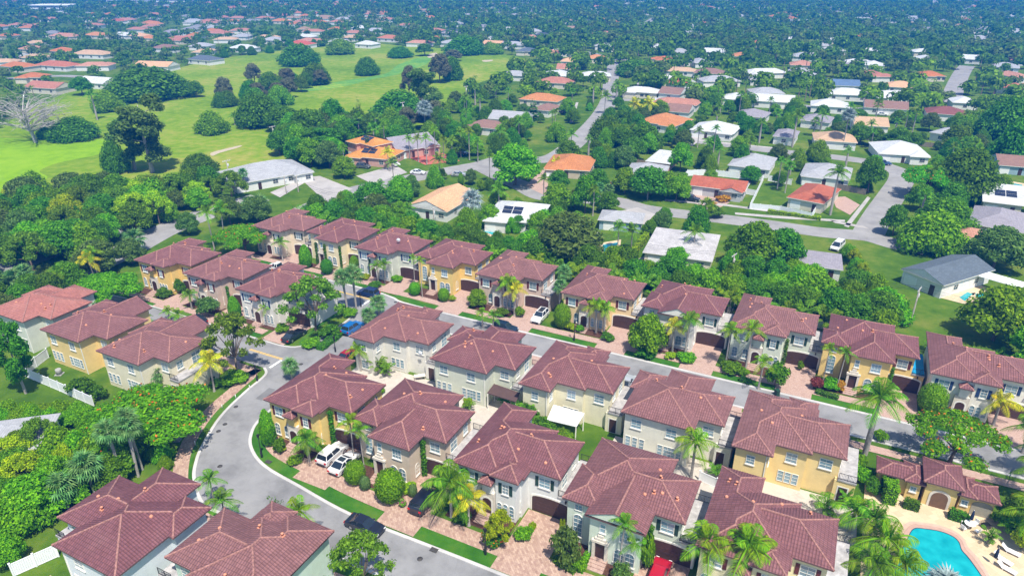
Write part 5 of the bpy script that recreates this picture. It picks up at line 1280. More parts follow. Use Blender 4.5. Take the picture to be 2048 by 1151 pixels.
def wheel_mesh(part):
    def f():
        mb = MB(); pr = [(.20, -.11), (.33, -.11), (.35, -.07), (.35, .07), (.33, .11), (.20, .11)] if part == 'tyre' else [(.05, .115), (.21, .112), (.21, -.112), (.05, -.115)]
        for i in range(len(pr) - 1):
            for k in range(14):
                a, b = 2 * math.pi * k / 14, 2 * math.pi * (k + 1) / 14; (r1, y1), (r2, y2) = pr[i], pr[i + 1]
                mb.face([(r1 * math.cos(a), y1, r1 * math.sin(a)), (r1 * math.cos(b), y1, r1 * math.sin(b)), (r2 * math.cos(b), y2, r2 * math.sin(b)), (r2 * math.cos(a), y2, r2 * math.sin(a))])
        if part == 'rim':
            for y in (.114, -.114): mb.face([(.06 * math.cos(t), y, .06 * math.sin(t)) for t in [k * math.pi / 4 for k in range(8)]])
        return mb.mesh(part, M['tyre'] if part == 'tyre' else M['rim'])
    return cached(('wheel', part), f)
_paints = {}
def car(kind, pos, ang, col, label, cname, cat='car', group='parked cars'):
    mt = _paints.setdefault(cname, paint('paint_' + cname, col)); D = CAR[kind]
    p = Vector(pos); p.z = 0.055; e = empty('parked_car', p, ang, label, cat, group)
    put('body', car_mesh(kind, mt), e); put('window_glass', car_glass(kind), e)
    x = 1.42 if kind in ('suv', 'sedan') else 1.6
    for sx in (-x, x - .02):
        for sy in (-1, 1):
            w = put('wheel', wheel_mesh('tyre'), e, (sx, sy * (D['hw'] - .10), .35)); r = put('rim', wheel_mesh('rim'), w)
    x1 = D['low'][-2][0]; x0 = D['low'][1][0]; zl = D['zb'] - .32
    hl = cached('hl', lambda: (lambda m: (m.box(-.08, .06, -.17, .17, -.07, .07), m.mesh('headlight', M['headlight']))[-1])(MB()))
    tl = cached('tl', lambda: (lambda m: (m.box(-.05, .08, -.14, .14, -.11, .11), m.mesh('taillight', M['taillight']))[-1])(MB()))
    pl = cached('bmp', lambda: (lambda m: (m.box(-.06, .06, -.62, .62, -.1, .1), m.mesh('bumper', M['chrome']))[-1])(MB()))
    for s in (-1, 1):
        put('headlight', hl, e, (x1 - .08, s * (D['hw'] - .24), zl)); put('taillight', tl, e, (x0 - .02, s * (D['hw'] - .20), zl + .12))
    put('bumper', pl, e, (x1 - .01, 0, .45)); put('bumper', pl, e, (x0 + .01, 0, .45))
    if kind == 'pickup':
        mb = cached('bed', lambda: (lambda m: (m.box(-2.55, -.9, -.8, .8, 1.082, 1.095), m.mesh('load_bed', M['chrome']))[-1])(MB())); put('load_bed', mb, e)
    return e
AU = math.pi / 2 - GRID; AV = -GRID                     # headings: away from camera along the grid, and along the rows
WHITE, BLACK, NAVY, BLUE, RED, SILV, GREY = (.80, .80, .80), (.012, .012, .015), (.012, .035, .12), (.01, .14, .42), (.45, .01, .03), (.42, .44, .46), (.10, .11, .12)
car('suv', W(55.7, -54.5), AU, WHITE, 'white SUV parked left on the tan townhouse driveway', 'white')
c2 = car('sedan', W(55.0, -51.9), AU, WHITE, 'white sedan parked right beside the white SUV in the front row', 'white')
car('van', at(852, 1006), AU, (.012, .015, .022), 'black van parked on the driveway under the tall dark palm', 'black')
car('sedan', W(47.15, -42.6), AV, (.012, .013, .02), 'black sedan parked at the kerb of the front street', 'black2')
car('suv', W(55.3, -9.9), AU, RED, 'bright red car at bottom edge on the mint townhouse driveway', 'red')
c6 = car('suv', W(104.2, -45.9), AU + math.pi, WHITE, 'white SUV with dark roof parked before the tan back-row townhouse', 'white')
car('suv', at(737, 591), AV + math.pi, NAVY, 'navy SUV parked at the kerb before the sage grey townhouse', 'navy')
car('suv', at(706, 661), AU, BLUE, 'bright blue SUV parked on the connecting street', 'blue')
car('sedan', at(589, 676), AU, (.015, .02, .024), 'dark coupe parked on the paver driveway left of the island tree', 'coupe')
car('suv', at(392, 648), AV + math.pi, (.012, .018, .035), 'black SUV parked on the left lane before the tan townhouse', 'blacknavy')
car('sedan', at(372, 657), AV, SILV, 'silver car half hidden by a roof on the left lane', 'silver')
car('sedan', at(697, 716), AU, (.35, .006, .02), 'dark red car behind the yellow front townhouse roof', 'wine')
car('sedan', W(90.0, -24.6), AU, SILV, 'silver car behind the middle row on the back street side', 'silver')
car('suv', at(1010, 662), AV, (.012, .03, .06), 'dark teal car at the kerb before the tan back-row townhouse', 'teal')
car('pickup', at(556, 541), AV + math.pi, WHITE, 'white pickup with black load bed before the back row at left', 'white', 'pickup')
for k, px_, py_, a, c, cn, lab in [('pickup', 787, 331, AV - .35, WHITE, 'white', 'white pickup on the drive of the orange-roofed house'), ('sedan', 836, 348, AV + .3, WHITE, 'white', 'white car parked on the suburb cul-de-sac'), ('suv', 846, 306, AV - .2, WHITE, 'white', 'white SUV on the red driveway'),
  ('suv', 727, 336, AV + .2, GREY, 'grey', 'grey SUV beside the orange-roofed house'), ('pickup', 922, 309, AV, GREY, 'grey', 'dark pickup under the palm row'), ('suv', 1237, 372, AV + .5, BLACK, 'black', 'dark SUV in the shade on the suburb road'), ('suv', 1643, 297, AU, SILV, 'silver', 'silver SUV on a driveway right of the suburb street'),
  ('van', 1674, 497, AU + 2.9, WHITE, 'white', 'white van at the end of the suburb street'), ('suv', 1132, 227, AV, NAVY, 'navy', 'dark blue SUV on a driveway beside the curving road'), ('sedan', 1764, 231, AV, WHITE, 'white', 'white car before a brown-roofed suburb house'), ('suv', 1383, 402, AV, BLACK, 'black', 'dark car at the white-fenced brown-roofed house'), ('sedan', 918, 352, AV + .4, SILV, 'silver', 'silver car beyond the peach roof on the street'),
  ('pickup', 1764, 330, AV + .3, (.02, .08, .2), 'blue2', 'blue pickup on the far suburb road bend')]:
    car(k, at(px_, py_), a, c, lab, cn, group='cars in the suburb')
for c_, a_, b_, z_ in ((c6, -1.7, .2, 1.712), (c2, -.8, .0, 1.432)):
    m = MB(); m.box(a_, b_, -.5, .5, z_ - .02, z_ + .012); put('sunroof', m.mesh('sunroof', M['carglass']), c_)
# ------------------------------------------------------------------ street furniture
def lamp(px_, py_, top, label):
    b = at(px_, py_); h = max(3.0, min(4.6, z_over(b, top)))
    e = empty('street_lamp', b, 0, label, 'lamp', 'black lamp posts of the estate'); mb = MB()
    mb.lathe([(.16, 0), (.16, .25), (.10, .35), (.06, .5), (.05, 1)], 8)
    put('post', cached('lamp_post', lambda: mb.mesh('lamp_post', M['iron'])), e, sc=(1, 1, h - .55))
    m2 = MB(); m2.lathe([(.07, 0), (.15, .06), (.19, .42), (.23, .44), (.05, .62), (.02, .72)], 8)
    put('lantern', cached('lamp_head', lambda: m2.mesh('lantern', M['iron'])), e, (0, 0, h - .56))
for a in [(524, 914, 868, 'black lamp post before the clipped column at the street bend'), (971, 1108, 1056, 'black lamp post on the verge before the pale grey townhouse'), (612, 1076, 1034, 'black lamp post in front of the yellow-green kerb palm'),
          (515, 762, 738, 'black lamp post at the left lane mouth beside the forked tree'), (671, 703, 692, 'black lamp post behind the yellow front townhouse roof'), (1148, 681, 641, 'black lamp post before the peach townhouse'), (722, 613, 600, 'black lamp post on the grass island near the blue cars'), (1730, 897, 858, 'black lamp post beside the royal palm trunk')]: lamp(*a)
bp = cached('marker', lambda: (lambda m: (m.lathe([(.06, 0), (.06, .75), (.02, .8)], 8), m.mesh('marker_post', M['white']))[-1])(MB()))
for k, (a, b) in enumerate([(391, 890), (404, 864), (422, 838), (445, 817), (472, 797), (500, 778)]):
    tag(put('marker_post', bp, None, at(a, b)), ['lowest', 'second lowest', 'third lowest', 'third highest', 'second highest', 'highest'][k] + ' of six short white posts on the verge of the left bend', 'post', 'white posts along the verge')
bins = cached('bin', lambda: (lambda m: (m.box(-.3, .3, -.32, .32, .08, .95), m.box(-.34, .34, -.38, .36, .95, 1.04), m.tube([(-.34, -.3, .1), (.34, -.3, .1)], .1, 8), m.mesh('wheelie_bin', plain('bin_green', (.015, .05, .03), .5)))[-1])(MB()))
for (a, b, l) in [(1553, 790, 'dark green wheelie bin at the kerb right of the sage townhouse'), (427, 766, 'dark wheelie bin beside the yellow-green palm at the bend')]: tag(put('wheelie_bin', bins, None, at(a, b), .3), l, 'bin')
ac = cached('ac', lambda: (lambda m: (m.box(-.55, .55, -.55, .55, 0, .1), m.lathe([(.45, .1), (.45, .95), (.40, 1.0), (.38, 1.0), (.36, .93)], 14), m.mesh('air_conditioner', plain('ac_grey', (.33, .33, .32), .6)))[-1])(MB()))
tag(put('air_conditioner', ac, None, at(119, 748), 0), 'grey air conditioning unit on the lawn inside the white fence', 'air conditioner')
tag(put('air_conditioner', ac, None, at(355, 880), 0, .8), 'grey utility unit beside the paver path under the orange-flowered tree', 'air conditioner')
# concrete poles with a crossarm and the lines between them
def pole(px_, py_, top, label):
    b = at(px_, py_); h = z_over(b, top); e = empty('power_pole', b, -GRID + R(75), label, 'power pole', 'power poles'); mb = MB()
    mb.tube([(0, 0, 0), (0, 0, h)], [.17, .11], 8); put('pole', mb.mesh('pole', plain('pole_grey', (.30, .27, .24), .9)), e)
    mb = MB(); mb.box(-1.2, 1.2, -.06, .06, h - .32, h - .18)
    for x in (-1.1, -.4, .4, 1.1): mb.lathe([(.05, 0), (.06, .1), (.03, .2)], 6, c=(x, 0, h - .18))
    put('crossarm', mb.mesh('crossarm', plain('arm_pale', (.55, .55, .53), .8)), e)
    mb = MB(); mb.lathe([(.2, h - 1.9), (.22, h - 1.8), (.22, h - 1.15), (.1, h - 1.05)], 10, c=(.3, 0, 0)); put('transformer', mb.mesh('transformer', plain('transformer', (.5, .52, .53), .6)), e)
    return b + Vector((0, 0, h))
tops = [pole(*a) for a in [(740, 440, 392, 'power pole with crossarm behind the left back-row townhouses'), (868, 448, 414, 'power pole behind the peach gable roof'), (1188, 515, 465, 'power pole before the drooping olive tree'), (1462, 556, 508, 'power pole behind the white gabled townhouse'), (1820, 648, 576, 'leaning tall power pole at left edge of the rear lawn')]]
tops.append(W(124, 62, 8.5)); tops.insert(0, tops[0] + (tops[0] - tops[1]) * 1.0)
for i, (a, b) in enumerate(zip(tops, tops[1:])):
    for k in (-1.0, 0, 1.0):
        o = GU * k * .9; mb = MB(); P = [a.lerp(b, t / 10) + o - Vector((0, 0, 1.1 * math.sin(math.pi * t / 10) - (.0 if k else -.05))) for t in range(11)]
        mb.tube(P, .022, 3, cap=False)
        tag(put('power_line', mb.mesh('power_line', M['iron'])), 'thin dark power line strung between the poles behind the back row', 'power line', 'power lines behind the back row')
for a in [(463, 380, 320, 'double power pole left of the grey ranch house'), (573, 388, 352, 'power pole on the lawn before the grey ranch house'), (597, 384, 350, 'second power pole on the lawn before the grey ranch house'), (551, 300, 252, 'power pole at the edge of the fairway'), (808, 252, 204, 'power pole before the dark mound in the fairway'), (933, 215, 172, 'power pole at right edge of the fairway'), (1178, 298, 276, 'small pole beside the suburb road junction'), (1580, 350, 318, 'pole between two grey suburb roofs'), (1786, 278, 248, 'pole among suburb trees at right')]: pole(*a)
# ------------------------------------------------------------------ fences
def fence(pts, h, label, mat='vinyl', step=2.4, group='garden fences'):
    c = pts[0].copy(); e = empty('fence', c, 0, label, 'fence', group)
    for a, b in zip(pts, pts[1:]):
        d = b - a; n = max(1, round(d.length / step)); ang = math.atan2(d.y, d.x); L = d.length / n
        pm = cached(('panel', round(L, 2), h, mat), lambda: _panel(L, h, M[mat])); qm = cached(('fpost', h, mat), lambda: (lambda m: (m.box(-.07, .07, -.07, .07, 0, h + .08), m.box(-.1, .1, -.1, .1, h + .08, h + .13), m.mesh('post', M[mat]))[-1])(MB()))
        for i in range(n): put('panel', pm, e, a + d * (i / n) - c, ang)
        for i in range(n + 1): put('post', qm, e, a + d * (i / n) - c, ang)
    return e
def _panel(L, h, mat):
    m = MB(); n = max(3, int(L / .2))
    for i in range(n): m.box(.07 + (L - .14) * i / n + .006, .07 + (L - .14) * (i + 1) / n - .006, -.016, .016, .12, h - .12)
    m.box(.07, L - .07, -.035, .035, .06, .16); m.box(.07, L - .07, -.035, .035, h - .14, h - .02)
    return m.mesh('panel', mat)
M['wood'] = plain('wood_fence', (.25, .20, .16), .9, .1, .25, 3)
for l, h, lab, mt in [(((98, 715), (50, 752), (120, 782), (188, 812)), 1.8, 'white vinyl fence behind the yellow and cream left townhouses', 'vinyl'), (((118, 1112), (28, 1152)), 1.8, 'white vinyl fence at bottom left of the bluish white roof', 'vinyl'),
  (((1020, 832), (1050, 842)), 1.6, 'white gate between the sage and tan rear gardens', 'vinyl'), (((878, 772), (915, 790)), 1.6, 'white picket section behind the yellow front townhouse', 'vinyl'), (((1398, 960), (1432, 975)), 1.5, 'white fence piece behind the mint townhouse', 'vinyl'),
  (((1352, 380), (1374, 352), (1416, 350), (1476, 357), (1526, 362)), 1.9, 'white fence round the brown-roofed suburb house', 'vinyl'), (((1526, 362), (1499, 418), (1560, 424), (1622, 438), (1634, 418)), 1.7, 'white fence round the suburb lawn beside the terracotta roof', 'vinyl'), (((1536, 362), (1582, 370)), 1.8, 'white fence left of the terracotta-roofed carport', 'vinyl'), (((1490, 388), (1512, 392)), 1.7, 'short white fence right of the brown-roofed suburb house', 'vinyl'),
  (((1310, 202), (1392, 206)), 1.6, 'white wall fence before the brown hip-roofed suburb house', 'vinyl'), (((1262, 328), (1330, 335)), 1.7, 'wooden fence behind the orange and grey suburb roofs', 'wood'), (((1672, 378), (1730, 390)), 1.7, 'wooden fence right of the terracotta-roofed house', 'wood'), (((1770, 285), (1890, 298)), 1.7, 'long wooden fence among the right suburb trees', 'wood'), (((2010, 480), (2060, 490)), 1.7, 'wooden fence at right edge', 'wood'),
  (((1440, 648), (1462, 652)), 1.7, 'white fence behind the terrace between two back-row townhouses', 'vinyl'), (((1633, 655), (1652, 660)), 1.7, 'white lattice fence left of the yellow back-row roof', 'vinyl')]: fence([at(*p) for p in l], h, lab, mt)
# ------------------------------------------------------------------ extras at the townhouses
def awning(pxs, z, label, mat, slope=.3, name='patio_roof'):
    P = [at(*p, z) for p in pxs]; c = (P[0] + P[2]) / 2; c.z = 0; e = empty(name, c, 0, label, 'patio roof'); mb = MB()
    Q = [p - c for p in P]; Q[0].z = Q[1].z = z + slope
    mb.face(Q); mb.face([q - Vector((0, 0, .12)) for q in reversed(Q)])
    for i in range(4): mb.face([Q[i], Q[i] - Vector((0, 0, .12)), Q[(i + 1) % 4] - Vector((0, 0, .12)), Q[(i + 1) % 4]])
    put('roof', mb.mesh('patio_roof', mat), e)
    for k in (2, 3, 0, 1):
        q = Q[k] * .96; mb = MB(); mb.box(q.x - .07, q.x + .07, q.y - .07, q.y + .07, 0, Q[k].z - .1); put('post', mb.mesh('post', M['trim']), e)
awning([(988, 770), (1040, 788), (1032, 803), (974, 785)], 2.9, 'brown awning behind the pale sage middle-row townhouse', M['awning'])
awning([(1107, 812), (1169, 829), (1153, 852), (1094, 838)], 2.7, 'flat white patio roof behind the pale cream middle-row townhouse', M['white'])
awning([(1940, 536), (2060, 570), (2040, 575), (1935, 545)], 2.8, 'long flat white patio roof beside the slate roof', M['white'])
dish = MB()
for k in range(12):
    a, b = 2 * math.pi * k / 12, 2 * math.pi * (k + 1) / 12
    dish.face([(0, -.08, 0), (.4 * math.cos(a), .06, .4 * math.sin(a)), (.4 * math.cos(b), .06, .4 * math.sin(b))])
dish.tube([(0, 0, 0), (0, -.45, -.25)], .02, 4); dish.tube([(0, .0, 0), (0, .4, -.45)], .03, 4)
dm = dish.mesh('satellite_dish', plain('dish_grey', (.62, .63, .65), .5))
put('satellite_dish', dm, HOUSES['M1'].e, HOUSES['M1'].T(11.4, 10.5, 4.6), 0); put('satellite_dish', dm, HOUSES['R3'].e, HOUSES['R3'].T(8.4, 4.0, 7.9), .4)
bt = MB(); T9 = HOUSES['R9'].T; bt.box(12.75, 14.45, 3.5, 10.6, 3.362, 3.40, 0, T9)
put('blue_terrace_floor', bt.mesh('blue_terrace_floor', plain('blue_deck', (.01, .28, .55), .5)), HOUSES['R9'].e)
ivy = leaves([(0, 0, .3 + k * .5, .34, .34, .45) for k in range(10)], 620, .2, random.Random(3)).mesh('ivy', G['dark'])
for key, x, y, s in [('R2', 3.4, .2, 1), ('R2', 5.9, .1, 1), ('R2', 9.5, .7, 1), ('R8', 9.0, 2.2, .95), ('F1', 9.2, 2.4, 1.1), ('F2', 9.75, 2.9, 1.1), ('F4', 9.8, .9, 1.15), ('R9', 10.0, 1.8, .9), ('A2', 9.3, 1.6, .9), ('R3', 3.5, .1, .8)]:
    put('ivy_column', ivy, HOUSES[key].e, HOUSES[key].T(x, y, 0), 0, s)
pat = MB(); pat.box(-.9, .9, -.45, .45, .68, .74)
for x in (-.8, .8):
    for y in (-.38, .38): pat.box(x - .04, x + .04, y - .04, y + .04, 0, .68)
tag(put('patio_table', pat.mesh('patio_table', M['stone']), None, at(840, 758), .2), 'pale stone table on the patio of the off-white middle-row townhouse', 'table')
# ------------------------------------------------------------------ pool court
sheet('pool_terrace', [W(60, 9.6), W(82.0, 9.6), W(82.0, 29), W(60, 29)], 0.05, M['coral'])
pool = curve([at(*p) for p in ((1826, 1057), (1850, 1057), (1880, 1062), (1905, 1072), (1918, 1084), (1924, 1100), (1938, 1116), (1962, 1150), (1985, 1190), (1900, 1230), (1790, 1190), (1795, 1120), (1812, 1080))], 5, True)
cen = sum(pool, Vector()) / len(pool)
def ring(name, a, b, z, mat, h=0):
    mb = MB(); n = len(pool); f = lambda p, k: cen + (p - cen).normalized() * ((p - cen).length + k) + Vector((0, 0, z))
    for i in range(n):
        p, q = pool[i], pool[(i + 1) % n]; mb.face([f(p, a), f(q, a), f(q, b), f(p, b)])
        if h: mb.face([f(p, b), f(q, b), f(q, b) - Vector((0, 0, h)), f(p, b) - Vector((0, 0, h))]); mb.face([f(p, a), f(q, a), f(q, a) - Vector((0, 0, h)), f(p, a) - Vector((0, 0, h))])
    return put(name, mb.mesh(name, mat))
wm_, n_, l_ = _mat('pool_water')
out(wm_, n_, l_, ramp(n_, l_, noise(n_, l_, .6, 3, .5, n_.new('ShaderNodeNewGeometry').outputs['Position']), [(.3, (.0, .24, .28)), (.7, (.01, .38, .40))]), 0.06, 0.5, noise(n_, l_, 2.2, 3, .6), 0.06, 0.5)
pw = sheet('pool_water', [cen + (p - cen) * 1.0 for p in pool], 0.075, wm_)
tag(ring('pool_tile_line', -.12, .0, .082, plain('tile_navy', (.01, .06, .12), .3)), kind='structure'); tag(ring('pool_coping', -.02, .5, .12, plain('coping', (.42, .27, .21), .8), .06), kind='structure'); tag(ring('pool_coping', .55, 1.0, .085, plain('coping_outer', (.50, .34, .26), .8)), kind='structure')
def clubhouse():
    h = House('pool_house', W(80.7, 10.4), -GRID, 1, 1, 'low yellow pool house with arched entrance and red tile roof beside the pool', 'pool house')
    wm = stucco('stucco_pool', (0.68, 0.50, 0.20)); T = h.T
    wings = [(0, 5.2, .45, 3.9, 2.75), (3.1, 5.5, .05, 4.2, 2.86), (5.0, 9.3, -.2, 5.0, 3.65), (8.8, 13.2, .35, 3.9, 2.75), (8.7, 10.8, .1, 4.3, 2.86)]
    mb = MB()
    for i, w in enumerate(wings):
        o = .45 + .006 * i; x0, x1, y0, y1 = w[0] + o, w[1] - o, w[2] + o, w[3] - o
        for a, b in (((x0, y0), (x1, y0)), ((x1, y0), (x1, y1)), ((x1, y1), (x0, y1)), ((x0, y1), (x0, y0))): mb.face([T(a[0], a[1], 0), T(b[0], b[1], 0), T(b[0], b[1], w[4] - .19), T(a[0], a[1], w[4] - .19)])
    h.part('wall', mb, wm); mb = MB()
    for w in wings: hip_mesh(mb, w, T)
    rf = h.part('roof', mb, M['roof'], M['fascia'], wm)
    for a, b in cap_runs(wings): put('ridge_cap', cap_mesh(a, b, T, M['ridge']), rf)
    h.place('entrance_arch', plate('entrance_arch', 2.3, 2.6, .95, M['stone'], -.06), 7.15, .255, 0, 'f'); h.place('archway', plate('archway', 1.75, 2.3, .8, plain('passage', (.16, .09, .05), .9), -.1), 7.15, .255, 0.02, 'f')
    for x, y in ((4.3, .5), (9.75, .57)): h.window('f', x, y, 1.25, .6, .65, 0, 2, 2)
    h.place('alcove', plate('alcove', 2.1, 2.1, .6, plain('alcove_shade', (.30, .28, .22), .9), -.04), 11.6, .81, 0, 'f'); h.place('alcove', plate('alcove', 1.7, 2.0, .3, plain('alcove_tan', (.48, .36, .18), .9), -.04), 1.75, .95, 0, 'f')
clubhouse()
def lounger(p, ang, label):
    e = empty('sun_lounger', p, ang, label, 'sun lounger', 'white loungers by the pool'); mb = MB()
    mb.box(-.95, .35, -.32, .32, .28, .36); h0 = [(.35, -.32, .30), (.35, .32, .30), (.95, .32, .78), (.95, -.32, .78)]; mb.face(h0); mb.face([(x - .04, y, z - .06) for x, y, z in reversed(h0)])
    put('bed', mb.mesh('bed', M['white']), e)
    for x in (-.85, .3):
        for y in (-.27, .27): m = MB(); m.box(x - .03, x + .03, y - .03, y + .03, 0, .28); put('leg', m.mesh('leg', M['white']), e)
for k, (a, b) in enumerate([(2005, 1122), (2012, 1140), (2020, 1105)]): lounger(at(a, b), AV + 2.6 + .1 * k, ['upper of two white loungers side by side right of the pool', 'lower of two white loungers side by side right of the pool', 'white lounger nearest the hedge right of the pool'][k])
def parasol(p, label):
    e = empty('parasol', p, 0, label, 'parasol', 'closed navy parasols'); mb = MB(); mb.tube([(0, 0, 0), (0, 0, 2.5)], .03, 6); put('pole', mb.mesh('pole', M['trim']), e)
    mb = MB(); mb.lathe([(.05, 1.0), (.20, 1.15), (.16, 1.9), (.06, 2.45)], 9); put('canopy', mb.mesh('canopy', plain('navy_cloth', (.01, .02, .05), .8)), e)
parasol(at(1937, 1052), 'closed navy parasol over the white table by the pool house'); parasol(at(1985, 1128), 'closed navy parasol beside the two white loungers')
tb = MB(); tb.lathe([(.3, 0), (.06, .05), (.05, .7), (.6, .72), (.6, .76)], 14); tag(put('round_table', tb.mesh('round_table', M['white']), None, at(1937, 1055)), 'round white table under the closed navy parasol', 'table')
def chair(p, ang, label):
    e = empty('patio_chair', p, ang, label, 'chair', 'white chairs at the pool table'); mb = MB(); mb.box(-.25, .25, -.25, .25, .40, .45); put('seat', mb.mesh('seat', M['white']), e)
    mb = MB(); mb.box(.21, .26, -.25, .25, .45, .9); put('backrest', mb.mesh('backrest', M['white']), e)
    for x in (-.22, .22):
        for y in (-.22, .22): m = MB(); m.box(x - .02, x + .02, y - .02, y + .02, 0, .4); put('leg', m.mesh('leg', M['white']), e)
for k in range(4):
    a = k * math.pi / 2 + .4; chair(at(1937, 1055) + Vector((math.cos(a), math.sin(a), 0)), a, ['right', 'back', 'left', 'front'][k] + '-hand white chair at the pool table')
mb = MB(); mb.box(-.4, .4, -.3, .3, 0, .5); mb.box(-.43, .43, -.33, .33, .5, .6); tag(put('towel_box', mb.mesh('towel_box', M['iron']), None, at(1970, 1055), .2), 'black storage box on the pool terrace', 'box')
# rear pools beyond the hedge
for l, lab in [(((965, 462), (985, 452), (1000, 456), (985, 470)), 'pool'), (((1205, 490), (1235, 485), (1232, 506), (1208, 508)), 'pool'), (((1918, 595), (1935, 584), (1945, 588), (1930, 602)), 'pool'), (((1950, 588), (1975, 585), (1978, 596), (1955, 598)), 'pool'), (((1990, 360), (2045, 370), (2040, 385), (1985, 372)), 'pool')]:
    q = [at(*p) for p in l]; c = sum(q, Vector()) / len(q); sheet('pool_patio', [c + (p - c) * 1.5 for p in q], .055, M['coral']); sheet('pool_water', q, .075, wm_)

e = empty('patio_sofa', at(1297, 524), .2, 'red cushioned patio sofa set before the weathered flat roof', 'sofa'); rc = plain('red_cushion', (.5, .02, .03), .8)
for nm, b in (('seat', (-1.0, 1.0, -.4, .4, .2, .45)), ('backrest', (-1.0, 1.0, .3, .5, .45, .85)), ('armrest', (-1.15, -1.0, -.4, .5, .2, .65)), ('armrest', (1.0, 1.15, -.4, .5, .2, .65)), ('base', (-1.05, 1.05, -.38, .45, .02, .2))):
    m = MB(); m.box(*b); put(nm, m.mesh(nm, rc if nm != 'base' else M['iron']), e)
e = empty('hot_tub', at(1712, 560), -GRID, 'dark covered hot tub beside the tall bright hedge row', 'hot tub'); m = MB(); m.box(-1.3, 1.3, -1.3, 1.3, 0, .9); put('tub', m.mesh('tub', M['trim']), e); m = MB(); m.box(-1.4, 1.4, -1.4, 1.4, .9, 1.05); put('cover', m.mesh('cover', plain('tub_cover', (.03, .04, .05), .5)), e)
# ------------------------------------------------------------------ suburb houses
ROOF = {'grey': shingle('roof_grey', (.34, .345, .36)), 'white': shingle('roof_white', (.52, .53, .54), .45), 'slate': shingle('roof_slate', (.10, .125, .15)), 'tan': shingle('roof_tan', (.48, .32, .20)), 'brown': shingle('roof_brown', (.24, .14, .11)),
        'orange': tile_roof('roof_orange', (.50, .20, .075), stain=.3), 'amber': tile_roof('roof_amber', (.62, .32, .10), stain=.15), 'terra': tile_roof('roof_terra', (.42, .14, .08), stain=.2), 'peach': shingle('roof_peach', (.58, .34, .19)), 'pink': tile_roof('roof_pinkish', (.46, .22, .15), stain=.25), 'maroon': shingle('roof_maroon', (.20, .075, .065)), 'purple': shingle('roof_purple', (.27, .25, .28)), 'red': tile_roof('roof_red', (.44, .09, .055), stain=.2), 'worn': shingle('roof_worn', (.46, .44, .44), .9), 'blue': shingle('roof_blue', (.10, .16, .26))}
WALL = {'white': stucco('wall_white', (.74, .73, .70)), 'cream': stucco('wall_cream', (.66, .60, .48)), 'pink': stucco('wall_pink', (.60, .34, .28)), 'grey': stucco('wall_grey', (.48, .48, .48)), 'tan': stucco('wall_tan', (.52, .43, .33)), 'blue': stucco('wall_blue', (.30, .42, .48))}
M['solar'] = plain('solar_panel', (.02, .025, .045), .15, .7)
EXCL = []                     # (centre, radius) kept clear of trees
def ranch(P, roof, wall, label, kind='hip', eave=2.9, pitch=.36, small=False, solar=0, group='houses of the suburb'):
    A, B, C_ = (at(p[0], p[1], eave) for p in P)
    d = B - A; w = min(30, max(8, d.length)); ang = math.atan2(d.y, d.x); nrm = Vector((-d.y, d.x, 0)).normalized()
    dep = abs((C_ - B).dot(nrm)); dep = min(17 if not small else 13, max(8, dep)); o = A.copy(); o.z = 0
    h = House('suburb_house', o, ang, 1, 1, label, 'house', group); T = h.T
    g = {'hip': '', 'gable': 'lr', 'gable2': 'fb', 'flat': ''}[kind]
    if kind == 'gable2' and dep < w: pass
    wings = [(0, w, 0, dep, eave, g) if g else (0, w, 0, dep, eave)]
    rs_ = random.Random(int(P[0][0] * 7 + P[0][1]))
    if not small and w > 13 and kind != 'flat':
        x = rs_.choice((0.4, w - 6.6)); wings.append((x, x + 6.2, -1.6, dep * .7, eave + .015, 'f') if kind == 'gable' else (x, x + 6.2, -1.6, dep * .7, eave + .015))
    if kind == 'flat': pitch = .05
    if min(w, dep) * .5 * pitch > 3.2: pitch = 6.4 / min(w, dep)
    wl = WALL[wall]; mb = MB()
    for i, q in enumerate(wings):
        k = .45 + .006 * i; x0, x1, y0, y1 = q[0] + k, q[1] - k, q[2] + k, q[3] - k
        for a, b in (((x0, y0), (x1, y0)), ((x1, y0), (x1, y1)), ((x1, y1), (x0, y1)), ((x0, y1), (x0, y0))): mb.face([T(a[0], a[1], 0), T(b[0], b[1], 0), T(b[0], b[1], q[4] - .1), T(a[0], a[1], q[4] - .1)])
    h.part('wall', mb, wl); mb = MB()
    for q in wings: hip_mesh(mb, q, T, pitch, .16)
    h.part('roof', mb, ROOF[roof], M['trim'], wl)
    n = max(1, int(w / 4)) if not small else max(1, int(w / 6))
    for i in range(n):
        x = w * (i + .5) / n; y = .45
        for q in wings[1:]:
            if q[0] < x < q[1]: y = q[2] + .456
        if i == 0 and not small: h.place('garage_door', plate('garage_door2', 2.6, 2.1, 0, M['white'], -.05), x, y, .03, 'f')
        elif i == 1 and not small: h.place('front_door', plate('house_door', 1.0, 2.1, 0, M['door'], -.05), x, y, .05, 'f')
        else: h.window('f', x, y, 1.0, 1.5, 1.2, 0, 2, 2, sill=False, pane='pane_dark')
    if not small:
        for y in (dep * .3, dep * .7): h.window('r', w - .45, y, 1.0, 1.3, 1.1, 0, 2, 2, sill=False, pane='pane_dark')
    for k in range(solar):
        yy = dep * .18 + (k % 2) * 1.4; xx = w * .3 + 2.6 * (k // 2); mb = MB(); mb.face([T(xx, yy, eave + pitch * yy + .09), T(xx + 2.4, yy, eave + pitch * yy + .09), T(xx + 2.4, yy + 1.25, eave + pitch * (yy + 1.25) + .09), T(xx, yy + 1.25, eave + pitch * (yy + 1.25) + .09)]); h.part('solar_panel', mb, M['solar'])
    c = o + Vector((math.cos(ang), math.sin(ang), 0)) * w / 2 + nrm * dep / 2
    EXCL.append((c, max(w, dep) * .5 + .5)); EXCL.append((c - c.normalized() * (max(w, dep) * .5 + 2), max(w, dep) * .42)); return h
